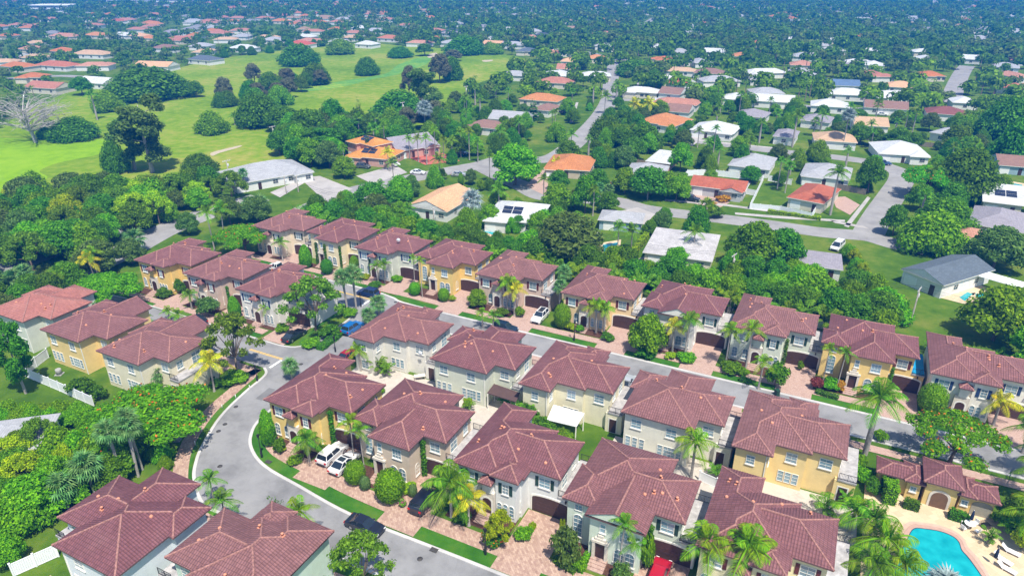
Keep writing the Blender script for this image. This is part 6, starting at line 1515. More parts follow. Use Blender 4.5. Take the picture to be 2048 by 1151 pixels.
NEARH = [
 ([(470, 369), (627, 341), (592, 316)], 'grey', 'white', 'long grey-roofed white ranch house left above the back row', 'hip', 2.9), ([(690, 311), (775, 319), (800, 300)], 'amber', 'pink', 'lower orange roof wing of the pink house with solar panels', 'hip', 2.9),
 ([(697, 280), (745, 293), (777, 281)], 'amber', 'pink', 'upper orange-roofed storey of the pink house with solar panels', 'hip', 5.6), ([(795, 303), (880, 290), (872, 264)], 'purple', 'pink', 'pink house with grey gable roof behind the palm row', 'gable', 3.0),
 ([(812, 411), (894, 424), (962, 384)], 'peach', 'white', 'white house with large peach gable roof above the back row', 'gable2', 3.0), ([(965, 437), (1075, 447), (1090, 408)], 'white', 'white', 'pale-roofed house with dark solar panels beside the silver palm', 'hip', 2.9),
 ([(1087, 336), (1180, 342), (1205, 315)], 'orange', 'tan', 'tan house with orange-brown hip roof right of the bright leafy tree', 'hip', 2.9), ([(1195, 439), (1285, 447), (1292, 427)], 'grey', 'blue', 'small teal house with grey roof left of the weathered flat roof', 'hip', 2.7),
 ([(1285, 504), (1425, 523), (1455, 460)], 'worn', 'cream', 'low house with weathered stained grey flat roof and patio', 'flat', 2.9), ([(1378, 370), (1490, 384), (1497, 365)], 'terra', 'grey', 'grey house with reddish brown roof inside the white fence', 'gable', 2.8),
 ([(1573, 394), (1648, 408), (1667, 375)], 'terra', 'cream', 'cream house with terracotta hip roof beside the leaning palm', 'hip', 2.9), ([(1600, 349), (1700, 361), (1712, 337)], 'grey', 'white', 'white house with pale grey roof behind the terracotta one', 'hip', 2.8),
 ([(1801, 537), (1888, 571), (1962, 529)], 'slate', 'white', 'white house with dark slate gable roof at right', 'gable2', 3.1), ([(1597, 528), (1687, 540), (1692, 509)], 'purple', 'white', 'small house with flat grey roof left of the tall bright hedge', 'flat', 2.8),
 ([(1935, 446), (2050, 466), (2060, 421)], 'purple', 'tan', 'grey-purple hip roof at right edge behind the spreading tree', 'hip', 2.9), ([(1965, 402), (2050, 412), (2055, 374)], 'white', 'cream', 'pale gable roof with solar panels at right edge', 'gable', 3.0),
 ([(1273, 242), (1350, 253), (1372, 235)], 'orange', 'white', 'white house with bright orange hip roof beside two dark palms', 'hip', 2.9), ([(1379, 259), (1468, 268), (1478, 252)], 'white', 'white', 'white-roofed house with small palms on its front lawn', 'hip', 2.8),
 ([(1250, 345), (1330, 352), (1340, 332)], 'grey', 'tan', 'grey-roofed house behind the spreading shade tree', 'hip', 2.8), ([(1290, 322), (1340, 328), (1352, 300)], 'white', 'pink', 'small house with white flat roof and orange wall', 'flat', 2.8), ([(1455, 330), (1540, 340), (1550, 315)], 'grey', 'white', 'blue-grey roofed house right of the bushy street tree', 'hip', 2.8),
 ([(1757, 307), (1862, 313), (1872, 291)], 'white', 'white', 'long pale-roofed house behind the road bend at right', 'hip', 2.8), ([(1900, 470), (1960, 480), (1970, 462)], 'pink', 'pink', 'small pinkish roof peeking out behind trees at right', 'hip', 2.8),
 ([(1997, 330), (2060, 335), (2065, 318)], 'brown', 'blue', 'turquoise-walled house with brown roof at right edge', 'gable', 2.8),
 ([(-60, 915), (62, 898), (118, 846)], 'grey', 'white', 'pale flat-roofed building at left edge half hidden by trees', 'flat', 3.2),
]
for P, rf, wl, lab, kd, ev in NEARH:
    if rf: ranch(P, rf, wl, lab, kd, ev, solar=4 if 'solar' in lab else 0)
FARH = [
 ([(1071, 164), (1140, 168), (1152, 150)], 'pink', 'long salmon roof left of the curving suburb road'), ([(1037, 198), (1115, 204), (1130, 184)], 'orange', 'bright orange roof beside the curving road, nearest of its row'), ([(1112, 138), (1155, 139), (1162, 128)], 'pink', 'pink gable roof in the row left of the curving road'), ([(1120, 123), (1158, 124), (1162, 115)], 'peach', 'peach roof furthest up the row left of the curving road'), ([(1073, 108), (1118, 109), (1122, 99)], 'pink', 'pink roof at right tip of the golf course'),
 ([(1060, 218), (1098, 222), (1112, 202)], 'brown', 'pinkish brown gable roof below the bright orange one'), ([(929, 251), (1000, 259), (1016, 247)], 'brown', 'dark brown hip roof behind the palm row'), ([(975, 237), (1050, 242), (1060, 224)], 'grey', 'pale grey roof right behind the dark brown one'),
 ([(1440, 197), (1492, 201), (1496, 185)], 'white', 'white-roofed house right of the round dark tree'), ([(1500, 201), (1590, 206), (1598, 189)], 'white', 'long white-roofed house in the middle of the right suburb'), ([(1621, 211), (1700, 216), (1704, 199)], 'white', 'white-roofed house with turquoise door at right'), ([(1728, 214), (1818, 220), (1822, 199)], 'brown', 'reddish brown gabled house right of the white ones'), ([(1853, 226), (1938, 232), (1942, 214)], 'maroon', 'long maroon-roofed house at right'),
 ([(1708, 250), (1780, 254), (1788, 240)], 'tan', 'tan hip roof with pale gable below the brown one'), ([(1600, 240), (1660, 246), (1668, 230)], 'purple', 'purple-grey gable roof left of the silver palm'), ([(1628, 280), (1716, 286), (1722, 268)], 'tan', 'long tan-brown roof behind the far suburb road'), ([(1545, 272), (1585, 276), (1590, 260)], 'purple', 'small grey-brown roof with white wall left of a palm'), ([(1468, 230), (1530, 236), (1540, 217)], 'purple', 'dark grey gable roof behind the white-roofed lawn house'), ([(1858, 264), (1905, 272), (1912, 252)], 'grey', 'pale blue-grey gable roof among dense trees'),
 ([(1650, 170), (1722, 173), (1726, 158)], 'blue', 'blue-roofed long house in the right suburb'), ([(1768, 173), (1838, 177), (1842, 161)], 'peach', 'peach roof left of the pale cul-de-sac'), ([(1726, 130), (1770, 132), (1774, 117)], 'white', 'white boxy house in the hazy right suburb'), ([(1655, 130), (1702, 132), (1706, 116)], 'purple', 'grey-purple roof left of the white boxy house'), ([(1580, 130), (1632, 132), (1636, 118)], 'pink', 'dusty pink roof in the hazy right suburb'), ([(1924, 118), (1962, 120), (1968, 104)], 'white', 'white roof above the cul-de-sac'), ([(1978, 133), (2040, 137), (2046, 122)], 'grey', 'grey roof at right edge above the cul-de-sac'), ([(1992, 174), (2046, 180), (2060, 152)], 'terra', 'red-brown roof at right edge beside the cul-de-sac'), ([(1905, 205), (1960, 208), (1965, 192)], 'white', 'white roof before the cul-de-sac'), ([(1655, 188), (1740, 192), (1744, 180)], 'white', 'pale flat roof between two white houses'),
 ([(1330, 165), (1370, 170), (1378, 150)], 'red', 'bright red metal roof beside the round dark tree'), ([(1315, 186), (1360, 190), (1374, 175)], 'brown', 'brown hip roof behind the white wall fence'), ([(1318, 125), (1358, 128), (1366, 116)], 'orange', 'orange roof with dark screen room beyond the crossroads'), ([(1386, 146), (1450, 149), (1456, 132)], 'brown', 'brown roof right of the red metal one'), ([(1405, 104), (1445, 106), (1450, 96)], 'white', 'white gable roof right of the palm avenue'), ([(1335, 104), (1375, 106), (1380, 95)], 'grey', 'light grey roof in the palm avenue'), ([(1330, 222), (1378, 226), (1384, 208)], 'brown', 'dull brown roof behind the bright orange hip roof'), ([(1500, 160), (1545, 162), (1550, 144)], 'grey', 'pale roof among dark trees right of the brown one'),
 ([(45, 174), (110, 178), (127, 158)], 'pink', 'salmon hip roof at left beside the leaning bare tree'), ([(150, 164), (205, 168), (214, 142)], 'white', 'white-roofed house left of the big dark tree'), ([(66, 130), (130, 134), (144, 114)], 'terra', 'large red hip-roofed house at left'), ([(-5, 132), (40, 136), (45, 121)], 'orange', 'orange roof at left edge'), ([(265, 132), (335, 134), (342, 116)], 'peach', 'tan hip roof with dark screen at the golf edge'), ([(372, 118), (418, 122), (424, 106)], 'slate', 'dark-roofed house at the golf edge'), ([(140, 108), (205, 110), (212, 96)], 'tan', 'tan roof with solar panels in the left suburb'), ([(95, 102), (128, 104), (132, 90)], 'orange', 'orange hip roof left of the solar roof'), ([(32, 98), (66, 100), (72, 86)], 'pink', 'pink roof in the left suburb'), ([(0, 112), (28, 114), (32, 102)], 'grey', 'grey roof at left edge of the suburb'),
 ([(95, 72), (140, 74), (146, 62)], 'pink', 'pale pink roof in the upper left suburb'), ([(166, 70), (202, 72), (206, 60)], 'orange', 'orange roof left of the white slab roof'), ([(216, 70), (250, 72), (256, 58)], 'white', 'white slab roof in the upper left suburb'), ([(322, 80), (364, 82), (370, 68)], 'pink', 'pink roof in the middle of the left suburb'), ([(283, 48), (310, 49), (314, 42)], 'orange', 'far small orange roof at upper left'), ([(410, 66), (448, 68), (454, 57)], 'pink', 'salmon roof above the golf course corner'), ([(215, 42), (234, 43), (238, 36)], 'terra', 'far red roof at upper left'), ([(322, 64), (352, 66), (356, 56)], 'purple', 'grey roof in the upper left suburb'), ([(255, 72), (282, 73), (286, 64)], 'peach', 'peach roof right of the white slab'), ([(300, 96), (345, 98), (350, 88)], 'brown', 'brown roof above the tan golf-edge house'), ([(455, 96), (500, 98), (505, 84)], 'white', 'white-walled house above the dark golf trees'), ([(520, 80), (555, 82), (560, 70)], 'grey', 'grey roof left of the red golf-edge roof'),
 ([(570, 88), (615, 90), (620, 77)], 'red', 'red roof at the golf edge, centre left'), ([(708, 88), (742, 90), (744, 74)], 'white', 'white flat-roofed house at the golf edge'), ([(752, 76), (790, 78), (795, 64)], 'terra', 'red-orange roof right of the white golf-edge house'), ([(700, 56), (726, 57), (730, 48)], 'white', 'white roof above the golf-edge row'), ([(735, 62), (760, 63), (764, 52)], 'grey', 'grey gable roof above the golf-edge row'), ([(910, 72), (938, 74), (942, 60)], 'pink', 'pale pink roof above the dark banyan clump'), ([(880, 66), (905, 68), (908, 54)], 'purple', 'mauve roof left of the pale pink one'), ([(962, 88), (1000, 90), (1005, 80)], 'peach', 'peach roof at right end of the banyan clump'), ([(615, 44), (642, 45), (646, 36)], 'orange', 'orange roof in the upper centre'), ([(540, 42), (570, 43), (574, 32)], 'orange', 'orange roof in upper centre left'), ([(1000, 60), (1030, 61), (1034, 52)], 'white', 'white roof in upper centre right'), ([(1030, 76), (1075, 78), (1080, 66)], 'pink', 'pink roof above the right tip of the fairway'),
]
for P, rf, lab in FARH: ranch(P, rf, 'white' if rf not in ('pink', 'orange') else 'cream', lab, random.Random(P[0][0]).choice(['hip', 'gable', 'hip']), 3.0, small=True)
# big pale buildings on the skyline
def block(px0, px1, py, h, dep, label, col):
    A, B = at(px0, py), at(px1, py); w = (B - A).length; hh = House('office_building', A, math.atan2((B - A).y, (B - A).x), 1, 1, label, 'building'); T = hh.T
    mb = MB(); mb.box(0, w, 0, dep, 0, h, 0, T); hh.part('wall', mb, plain('office_wall', col, .7)); mb = MB(); mb.box(-.4, w + .4, -.4, dep + .4, h, h + .6, 0, T); hh.part('roof', mb, M['white'])
    z = 1.5
    while z < h - 1: mb = MB(); mb.box(1, w - 1, -.15, .05, z, z + 1.6, 0, T); hh.part('window_band', mb, M['pane_dark']); z += 4
    EXCL.append(((A + B) / 2, w * .5))
block(215, 290, 11, 15, 30, 'large pale office building at the top left edge', (.70, .72, .74)); block(285, 372, 9, 8, 40, 'long low white building right of the office block', (.74, .75, .76)); block(58, 138, 24, 8, 30, 'long white warehouse at top left', (.74, .75, .76)); block(1240, 1330, 4, 8, 30, 'long white building on the skyline, right of centre', (.74, .75, .76))
# ------------------------------------------------------------------ golf course trees and listed suburb trees
for a in [
 ('mound', 735, 150, 112, 56, 'lone round dark tree in the middle of the fairway'), ('mound', 600, 130, 86, 95, 'dark leafy clump at upper edge of the fairway'), ('mound_b', 680, 108, 76, 66, 'dome-shaped green clump beside the white golf-edge house'), ('mound', 632, 168, 124, 70, 'dome-shaped dark tree left of the canal'), ('greyt', 575, 172, 135, 50, 'grey-brown tree left of the dome-shaped one'), ('mound', 540, 175, 142, 50, 'green clump at left of the grey-brown tree'), ('greyt', 510, 170, 125, 40, 'brownish tree at left of the fairway groves'),
 ('mound', 520, 252, 182, 105, 'large round dark tree left of the Norfolk pine grove'), ('mound_b', 425, 266, 220, 74, 'lone round bright green bush in the fairway'), ('mound', 300, 195, 132, 190, 'very broad dark tree at left edge of the fairway'), ('mound', 455, 212, 180, 52, 'dark clump under a brownish tree in the fairway'), ('greyt', 452, 206, 152, 44, 'brownish tree above a dark clump in the fairway'), ('mound_b', 560, 210, 168, 60, 'green dome behind the large round dark tree'),
 ('mound', 800, 240, 178, 130, 'large spreading dark mound in the central fairway'), ('tall', 850, 232, 135, 85, 'tall feathery tree rising behind the central mound'), ('greyt', 820, 200, 128, 44, 'grey feathery tree at left of the tall one'), ('greyt', 880, 165, 105, 56, 'grey-brown tree above the central grove'), ('mound', 905, 160, 110, 50, 'dark round tree at right of the grey-brown one'), ('greyt', 905, 122, 98, 44, 'grey shrubby tree at upper right of the fairway'),
 ('mound', 800, 115, 92, 58, 'small dark clump at upper fairway'), ('mound', 930, 108, 70, 95, 'broad dark banyan at upper right of the fairway'), ('mound_b', 985, 108, 85, 50, 'leafy tree right of the broad banyan'), ('oak2', 850, 112, 86, 40, 'dark tree left of the broad banyan'),
 ('tall', 305, 345, 193, 125, 'tall brownish open-crowned tree between pond and fairway'), ('tall', 270, 340, 225, 90, 'second brownish tall tree left of the tallest one'), ('mound', 400, 345, 305, 80, 'dark mound right below the tall brownish tree'), ('mound', 235, 345, 275, 60, 'dark foliage at foot of the tall brownish tree'),
 ('dead', 72, 285, 165, 175, 'leafless grey tree leaning left above the pond'), ('mound', 150, 278, 232, 110, 'dark bushes at foot of the leafless tree'), ('mound', 105, 275, 240, 60, 'dark shrubbery behind the leafless tree'), ('mound_b', 215, 222, 180, 70, 'yellow-green tree beside the leaning pale palm'), ('oak2', 165, 190, 152, 50, 'dark olive tree right of the salmon hip roof'), ('mound_b', 360, 190, 150, 60, 'green extension of the broad dark tree'),
 ('norfolk', 721, 262, 191, 26, 'slim dark conifer beside the fairway'), ('norfolk', 1066, 240, 196, 34, 'dark conifer beside the suburb driveways'), ('norfolk', 738, 320, 258, 22, 'slim conifer left of the orange-roofed house'),
 ('oak2', 620, 285, 215, 95, 'grey-green tree in the grove left of the orange roof'), ('oak2', 570, 262, 208, 80, 'dark tree at left of the grove near the fairway'), ('mound_b', 600, 320, 245, 60, 'yellow-green leafy tree left of the orange-roofed house'), ('oak2', 670, 270, 195, 60, 'tall grey-green tree behind the orange-roofed house'), ('oak3', 690, 355, 310, 56, 'rounded green tree before the orange-roofed house'), ('olive', 660, 335, 278, 60, 'soft grey-green tree left of the orange-roofed house'), ('oak3', 640, 330, 290, 50, 'bright leafy tree behind the grey ranch house'), ('oak2', 560, 310, 258, 55, 'dark leafy tree right of the fairway pole'),
 ('mound', 800, 270, 228, 70, 'dark trees behind the grey gable roof'), ('mound_b', 770, 272, 235, 50, 'bright shrubs behind the pink house'),
 ('mound', 1212, 282, 228, 84, 'big round dark tree in front of the orange hip roof'), ('mound', 1285, 298, 245, 90, 'big dark spreading tree right of the round dark one'), ('mound', 1308, 172, 137, 48, 'round clipped-looking dark tree beside the red metal roof'), ('mound', 1270, 150, 118, 95, 'wide spreading olive tree beside the curving road'), ('oak3', 1425, 205, 170, 52, 'bright green tree left of a white roof'),
 ('oak2', 1480, 335, 286, 36, 'round tree at the suburb street corner'), ('loose', 1492, 305, 262, 46, 'open spreading tree on the suburb verge'), ('oak3', 1360, 342, 282, 52, 'leafy tree right of the white flat roof'), ('oak2', 1500, 365, 330, 50, 'dark round tree inside the white fence corner'), ('oak2', 1408, 338, 290, 40, 'dark tree left of the blue-grey roof'), ('norfolk', 1405, 330, 288, 26, 'slim dark tree in the suburb yard'),
 ('flame', 1850, 395, 332, 120, 'orange-flowered tree beside the suburb road bend'), ('mound', 1920, 400, 290, 150, 'huge spreading tree right of the road bend'), ('oak2', 1735, 385, 310, 64, 'dark tree inside the road bend'), ('mound', 2010, 275, 190, 130, 'tall dark tree mass at right edge'), ('mound', 2030, 330, 232, 110, 'dark green tree mass below the tallest at right edge'), ('mound', 1990, 262, 205, 60, 'dark tree left of the right-edge mass'), ('oak1', 1910, 300, 248, 70, 'bright green tree behind the wooden fence'), ('mound_b', 1930, 265, 228, 70, 'leafy bright tree beside the maroon roof'), ('oak2', 1790, 300, 252, 60, 'dark green tree left of the wooden fence'), ('oak2', 1720, 288, 250, 56, 'bushy tree before the tan hip roof'),
]: tree(*a, group='trees of the golf course and suburb')
SP = [(195, 240, 188, 34, 'royal', 'leaning pale-trunked palm above the left fairway'), (880, 362, 318, 44, 'coco', 'palm on the lawn before the palm-row cul-de-sac'), (778, 342, 304, 36, 'coco', 'palm before the orange-roofed house'), (1000, 300, 262, 40, 'coco', 'tall palm at right end of the palm row'), (998, 420, 378, 50, 'coco', 'tall palm right of the silver fan palm'), (1232, 205, 168, 28, 'royal', 'palm standing in the verge of the curving road'), (1209, 228, 192, 34, 'coco', 'dark palm beside the road junction'), (1268, 240, 208, 40, 'royal', 'left of two dark palms before the orange hip roof'), (1296, 240, 206, 40, 'royal', 'right of two dark palms before the orange hip roof'), (1660, 430, 345, 56, 'royal', 'tall leaning palm before the terracotta roof'), (1385, 510, 462, 56, 'coco', 'coconut palm over the weathered flat roof'), (1584, 295, 230, 36, 'royal', 'tall palm left in the right suburb'), (1640, 262, 228, 30, 'royal', 'palm in front of the purple-grey gable'), (1235, 500, 455, 46, 'coco', 'left palm of the pair beside the small blue pool'), (1262, 502, 460, 46, 'coco', 'right palm of the pair beside the small blue pool'), (1112, 345, 325, 40, 'droop', 'palm at left corner of the orange-brown hip roof'), (1142, 305, 268, 30, 'coco', 'palm at the corner of the suburb junction'), (1805, 490, 475, 26, 'droop', 'orange-tinged low palm at the dark drive'), (1830, 495, 478, 26, 'droop', 'second orange-tinged low palm at the dark drive'), (648, 258, 228, 36, 'coco', 'palm in the grove beside the fairway'), (470, 250, 232, 24, 'coco', 'small palm in the left fairway')]
for px_, py_, tp, spd, kd, lab in SP:
    b = at(px_, py_); h = z_over(b, tp); small_palm(b, h, spd * .5 * mppx(b) * 1.1, lab, kd, 'palm_y' if 'orange' in lab else 'palm')
for k in range(9):
    b = at(820 + k * 17, 318 + (k % 3) * 6 - k * .6); small_palm(b, 7 + (k % 4) * .9, 2.6, 'palm in the row of tall palms before the pink and brown houses', 'coco', 'palm_b', group='palm row at the cul-de-sac')
for px_, py_, tp, spd, lab in [(945, 450, 402, 46, 'large silver-blue fan palm beside the peach roof'), (1684, 300, 232, 30, 'tall silver fan palm in the right suburb'), (851, 262, 218, 34, 'silvery date palm beside the central fairway mound')]:
    b = at(px_, py_); small_palm(b, z_over(b, tp), spd * .5 * mppx(b) * 1.15, lab, 'fan', 'silver', 26)
for px_, py_ in ((1198, 415), (1216, 418), (492, 384), (470, 388)):
    b = at(px_, py_); small_palm(b, 5.5, 1.8, 'fan palm with shaggy crown on a suburb verge', 'fan', 'sabal', 24, 'shaggy fan palms on verges')
shrub('croton', 1445, 402, 388, 34, 'orange-yellow shrub bed before the reddish brown roof', 'suburb shrubs'); shrub('croton', 1422, 410, 400, 22, 'small orange shrub on the paver drive', 'suburb shrubs'); shrub('bush_b', 962, 382, 348, 16, 'dark upright shrub beside the suburb street', 'suburb shrubs'); shrub('cone', 922, 370, 345, 16, 'clipped upright shrub behind the peach roof', 'suburb shrubs')
# ------------------------------------------------------------------ suburb trees and far canopy
rs = random.Random(2024)
golf_poly = [Vector((v.co.x, v.co.y, 0)) for v in golf.data.vertices]
ROADS = []
for o in list(COL.objects):
    if o.name.split('.')[0] in ('suburb_road', 'perimeter_road', 'highway'):
        vv = [Vector((v.co.x, v.co.y, 0)) for v in o.data.vertices]
        for f in range(0, len(vv), 4): c = (vv[f] + vv[f + 1] + vv[f + 2] + vv[f + 3]) / 4; ROADS.append((c, max((vv[f] - vv[f + 3]).length * .5, (vv[f] - vv[f + 1]).length * .5) + 1.0))
    if o.name.split('.')[0] in ('driveway', 'red_driveway', 'pool_patio', 'concrete_path'):
        vv = [Vector((v.co.x, v.co.y, 0)) for v in o.data.vertices]; c = sum(vv, Vector()) / len(vv); ROADS.append((c, min(6.0, max((v - c).length for v in vv)) * .9))
cell = {}
for c, r in EXCL + ROADS:
    k0, k1 = int((c.x - r) // 12), int((c.x + r) // 12)
    for i in range(k0, k1 + 1):
        for j in range(int((c.y - r) // 12), int((c.y + r) // 12) + 1): cell.setdefault((i, j), []).append((c, r))
def clear(p, m=0.0): return all((p - c).length > r + m for c, r in cell.get((int(p.x // 12), int(p.y // 12)), ()))
def view_px(p, z=0):
    d = p.y * math.cos(PITCH) + (CAM_H - z) * math.sin(PITCH); return 1024 + F_PX * p.x / d, 575.5 - F_PX * ((z - CAM_H) * math.cos(PITCH) + p.y * math.sin(PITCH)) / d
# far houses, each its own object
def far_mesh(k):
    rf = ['white', 'grey', 'pink', 'orange', 'tan', 'white', 'slate', 'grey'][k]; mb = MB(); w, d = [(18, 11), (16, 12), (20, 11), (14, 12), (19, 10), (24, 12), (15, 12), (21, 13)][k]; I = lambda x, y, z: (x - w / 2, y - d / 2, z)
    mb.box(.5, w - .5, .5, d - .5, 0, 2.9, 2, I); hip_mesh(mb, (0, w, 0, d, 3.0), I, .34, .16); hip_mesh(mb, (1, 8, -2.5, d * .6, 3.02), I, .34, .16)
    mb.box(1.5, 7.5, -2, .6, 0, 2.9, 2, I)
    for x in (10.5, 13): mb.box(x - .8, x + .8, .44, .52, 1, 2.2, 3, I)
    return mb.mesh('far_house', ROOF[rf], M['trim'], WALL['white' if k % 3 else 'cream'], M['pane_dark'])
FM = [far_mesh(k) for k in range(8)]; FN = ['white', 'grey', 'pink', 'orange', 'tan', 'white', 'dark', 'grey']
cnt = 0; FARJ = MB(); FMD = []
for me in FM: FMD.append(([v.co.copy() for v in me.vertices], [tuple(p.vertices) for p in me.polygons], [p.material_index for p in me.polygons]))
rowy = 200.0; rowi = 0; ca, sa = math.cos(R(-9)), math.sin(R(-9))
while rowy < 1750:
    sp = 23.5 + max(0, rowy - 600) * .006; xx = -1500.0
    while xx < 1500:
        a_, b_ = xx + rs.uniform(-6, 6), rowy + rs.uniform(-7, 7); p = Vector((a_ * ca - b_ * sa, a_ * sa + b_ * ca, 0)); xx += sp
        if p.y < 290: continue
        q = view_px(p)
        if not (-40 < q[0] < 2090) or q[1] < -6 or inside(p, golf_poly) or not clear(p, 8) or rs.random() < (.2 if p.y < 420 else .4 + .2 * min(1, max(0, (q[0] - 600) / 500))) or (q[1] > 205 and q[0] < 1050): continue
        k = rs.choice((0, 1, 2, 3, 4, 5, 6, 7, 0, 5)) if q[0] > 900 else rs.choice((2, 3, 4, 0, 2, 3, 1, 2)); far = 'in the blue distance' if p.y > 520 else 'among trees of the far suburb'
        rz = R(-9) + (math.pi if rowi % 2 else 0) + rs.uniform(-.3, .3) + (math.pi / 2 if rs.random() < .25 else 0)
        if cnt < 300 and p.y < 640:
            tag(put('far_house', FM[k], None, p, rz), f'{FN[k]}-roofed low house {far}', 'house', f'{FN[k]}-roofed houses {far}'); cnt += 1
        else:
            V, Fc, mi = FMD[k]; Mz = Matrix.Rotation(rz, 3, 'Z'); b0 = len(FARJ.v); FARJ.v += [tuple(Mz @ v + p) for v in V]; FARJ.f += [tuple(b0 + t for t in f_) for f_ in Fc]; FARJ.m += [m_ if m_ else 4 + k for m_ in mi]
        p2 = p - p.normalized() * 8
        for i in range(-2, 3):
            for j in range(-2, 3): cell.setdefault((int(p.x // 12) + i, int(p.y // 12) + j), []).extend([(p, 9.0), (p2, 8.0)])
    rowy += (31 if rowi % 2 else 47) + max(0, rowy - 600) * .01; rowi += 1
tag(put('far_houses', FARJ.mesh('far_houses', M['white'], M['trim'], WALL['white'], M['pane_dark'], *[ROOF[r] for r in ('white', 'grey', 'pink', 'orange', 'tan', 'white', 'slate', 'grey')])), 'rows of small pale houses merging into the hazy skyline', 'houses', kind='stuff')
# trees: the nearest as single trees, the rest one mass of canopy
estate = [W(20, -140), W(128, -140), W(128, 70), W(20, 70)]
spots = []
y = 128.0
while y < 1600:
    step = 6.8 if y < 330 else 9.0 + (y - 330) * .0042; x = -.9 * y
    while x < .9 * y:
        p = Vector((x + rs.uniform(-.5, .5) * step, y + rs.uniform(-.5, .5) * step, 0)); q = view_px(p)
        if -60 < q[0] < 2110 and not inside(p, golf_poly) and not inside(p, estate) and clear(p, 1.2 if y < 330 else .2):
            d = .66 if y < 330 else ((.66 if y < 440 else .92) - (.22 * min(1, max(0, (1100 - q[0]) / 500)) if y < 850 else 0))
            if q[1] < 470 and not (q[0] < 640 and 300 < q[1]) and rs.random() < d: spots.append((p, q))
        x += step
    y += step
spots.sort(key=lambda s: s[0].length)
NEAR_N = 300; keys = ['oak2', 'oak2', 'oak3', 'mound', 'oak1', 'olive', 'mound_b']
for i, (p, q) in enumerate(spots[:NEAR_N]):
    if i % 4 == 3: small_palm(p, rs.uniform(5, 9), rs.uniform(2.0, 2.9), 'palm standing between houses of the suburb', rs.choice(('coco', 'coco', 'fan', 'royal')), 'palm', group='palms between the suburb houses')
    else:
        H = rs.uniform(3.5, 8.0); plant(rs.choice(keys), p, H, H * rs.uniform(.85, 1.3), 'broadleaf tree between houses of the suburb', 'tree', 'trees between the suburb houses')
def canopy(spots_, name, label, seed):
    rs = random.Random(seed); mb = MB(); trunk = MB()
    for p, q in spots_:
        far = p.length > 700; tt = min(1, max(0, (q[0] - 600) / 500)) if p.length < 900 else 1; H = rs.uniform(3.0 + tt, 7.0 + 2.2 * tt) if p.length < 540 else rs.uniform(3.6 + 1.4 * tt, 7.6 + 2.6 * tt); r = H * rs.uniform(.45, .72)
        if rs.random() < .13 and not far:      # palms stick out of the canopy
            H = rs.uniform(6, 9.5); mb.tube([p, p + Vector((0, 0, H))], [.22, .14], 4, 3)
            for k in range(11):
                a = k * 2.4; t = p + Vector((0, 0, H)); e = t + Vector((math.cos(a) * 1.9, math.sin(a) * 1.9, .7 - k * .17)); mm = t.lerp(e, .55) + Vector((0, 0, .65)); n = Vector((-math.sin(a), math.cos(a), 0)) * .3
                mb.face([t, mm - n, e, mm + n], 1)
            continue
        nl = 3 if far else 5; m_ = rs.choice((0, 0, 1, 1, 2, 4)) if p.length < 480 else rs.choice((0, 0, 0, 2))
        for l in range(nl):
            a = rs.uniform(0, 6.28); c = p + Vector((math.cos(a) * r * .5, math.sin(a) * r * .5, H * rs.uniform(.45, .72))); rl = r * rs.uniform(.5, .75)
            for _ in range(14 if far else (34 if p.length > 400 else 75)):
                b = rs.uniform(0, 6.28); s = rs.uniform(-.35, 1); k = math.sqrt(1 - s * s); d = Vector((k * math.cos(b), k * math.sin(b), s)); o = c + d * rl; n = (d + Vector((rs.gauss(0, .35), rs.gauss(0, .35), rs.gauss(.1, .35)))).normalized(); t = n.cross(Vector((rs.gauss(0, 1), rs.gauss(0, 1), rs.gauss(0, 1)))).normalized(); bb = n.cross(t); sz = rl * rs.uniform(.4, .62) * (.85 if far else (.66 if p.length > 400 else .48))
                mb.face([o - t * sz, o - bb * sz * .7, o + t * sz, o + bb * sz * .7], m_)
        mb.tube([p, p + Vector((0, 0, H * .5))], [.25, .15], 3, 3, cap=False)
    return tag(put(name, mb.mesh(name, G['dark'], G['oak'], G['olive'], M['bark'], G['bright'])), label, 'trees', kind='stuff')
canopy(spots[NEAR_N:], 'far_trees', 'mass of trees covering the suburb into the blue distance', 99)
# ------------------------------------------------------------------ names for the many alike plants: by the house they stand at
CUT = (' left', ' right', ' behind', ' beside', ' in ', ' with', ' at ', ' above', ' below', ' before', ' among', ' inside', ' between', ' furthest', ' beyond', ' below', ',', ' under', ' round', ' on ', ' seen', ' furthest', ' nearest', ' partly')
def cut(t):
    i = min([t.find(c) for c in CUT if t.find(c) > 8] + [len(t)]); return t[:i]
def cut2(t):
    i = min([t.find(c) for c in CUT if t.find(c) > 8 and c not in (' with', ' seen', ' at ')] + [len(t)]); return t[:i]
LM = [(o.location.copy(), o['label']) for o in COL.objects if o.parent is None and o.get('category') in ('house', 'townhouse') and not o.name.startswith('far_house')]
cuts = {}
for _, t in LM: cuts[cut(t)] = cuts.get(cut(t), 0) + 1
LM = [(p, cut(t) if cuts[cut(t)] == 1 else (cut2(t) if len(cut2(t)) > len(cut(t)) else t)) for p, t in LM]
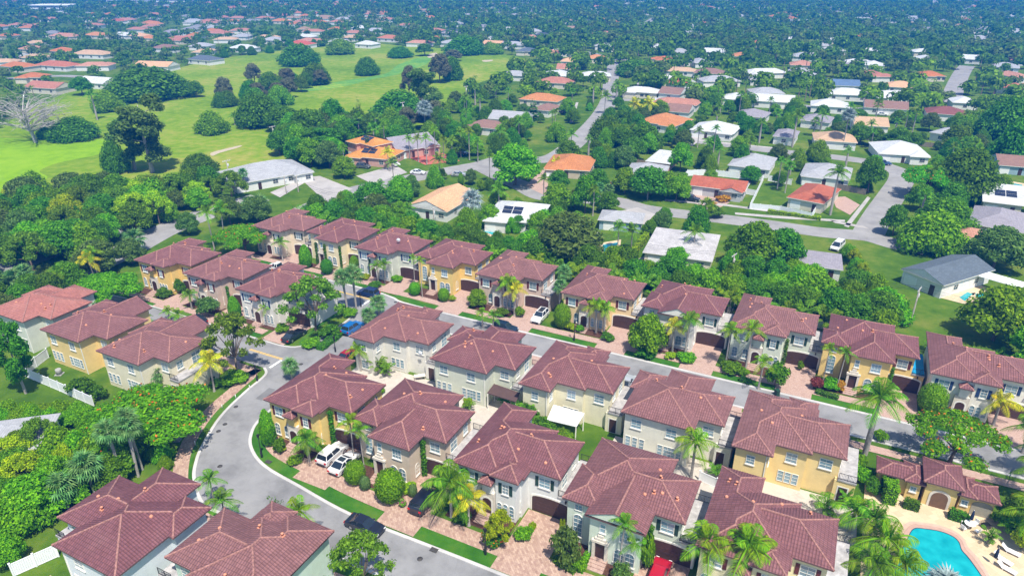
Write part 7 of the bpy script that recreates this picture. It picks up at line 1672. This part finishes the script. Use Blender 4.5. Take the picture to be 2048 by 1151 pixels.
ADJ = {'dark_leaved_tree': 'dark green tree', 'bright_leaved_tree': 'bright green tree', 'ficus_tree': 'dense dark rounded tree', 'bushy_tree': 'bushy bright tree', 'shade_tree': 'mid green tree', 'feathery_tree': 'soft olive tree', 'palm_tree': 'palm', 'fan_palm': 'fan palm', 'palm_clump': 'feathery palm clump', 'shrub': 'garden shrub'}
POS = ['leftmost', 'second', 'third', 'fourth', 'fifth', 'sixth', 'seventh', 'eighth', 'ninth', 'tenth']
def relabel(groups):
    by = {}
    for o in [o for o in COL.objects if o.get('group', '').startswith(groups)]:
        p = o.location; lp, lt = min(LM, key=lambda t: (t[0] - p).length); a, b = view_px(p), view_px(lp)
        side = 'behind' if b[1] - a[1] > 14 else ('before' if a[1] - b[1] > 14 else 'beside')
        by.setdefault((ADJ.get(o.name.split('.')[0], 'tree'), side, lt), []).append((a[0], o))
    for (ad, side, lt), L in by.items():
        L.sort(key=lambda t: t[0])
        for i, (_, o) in enumerate(L):
            t = f'{ad} {side} the {lt}' if len(L) == 1 else f'{POS[min(i, 9)]} of {len(L)} {ad}s {side} the {lt}' if i == 0 else f'{POS[min(i, 9)]} from left of {len(L)} {ad}s {side} the {lt}'
            o['label'] = ' '.join(t.split()[:16])
relabel(('trees between the suburb houses', 'palms between the suburb houses', 'palm clumps behind the back row', 'trees behind the back row', 'rear garden shrubs', 'shaggy fan palms on verges', 'trees before the solar roof', 'thicket behind the right back row', 'trees behind the palm row'))
# ------------------------------------------------------------------ haze
hz = MB(); hz.box(-1900, 1900, -120, 1950, -1.0, 61.0)
hm, n, l = _mat('haze'); pv = n.new('ShaderNodeVolumePrincipled'); o = n.new('ShaderNodeOutputMaterial')
pv.inputs['Color'].default_value = (0.01, 0.27, 0.92, 1); pv.inputs['Density'].default_value = 0.0005; pv.inputs['Anisotropy'].default_value = 0.0
l.new(pv.outputs[0], o.inputs['Volume'])
tag(put('haze', hz.mesh('haze', hm)), 'thin blue summer haze over the suburb', 'haze', kind='stuff')
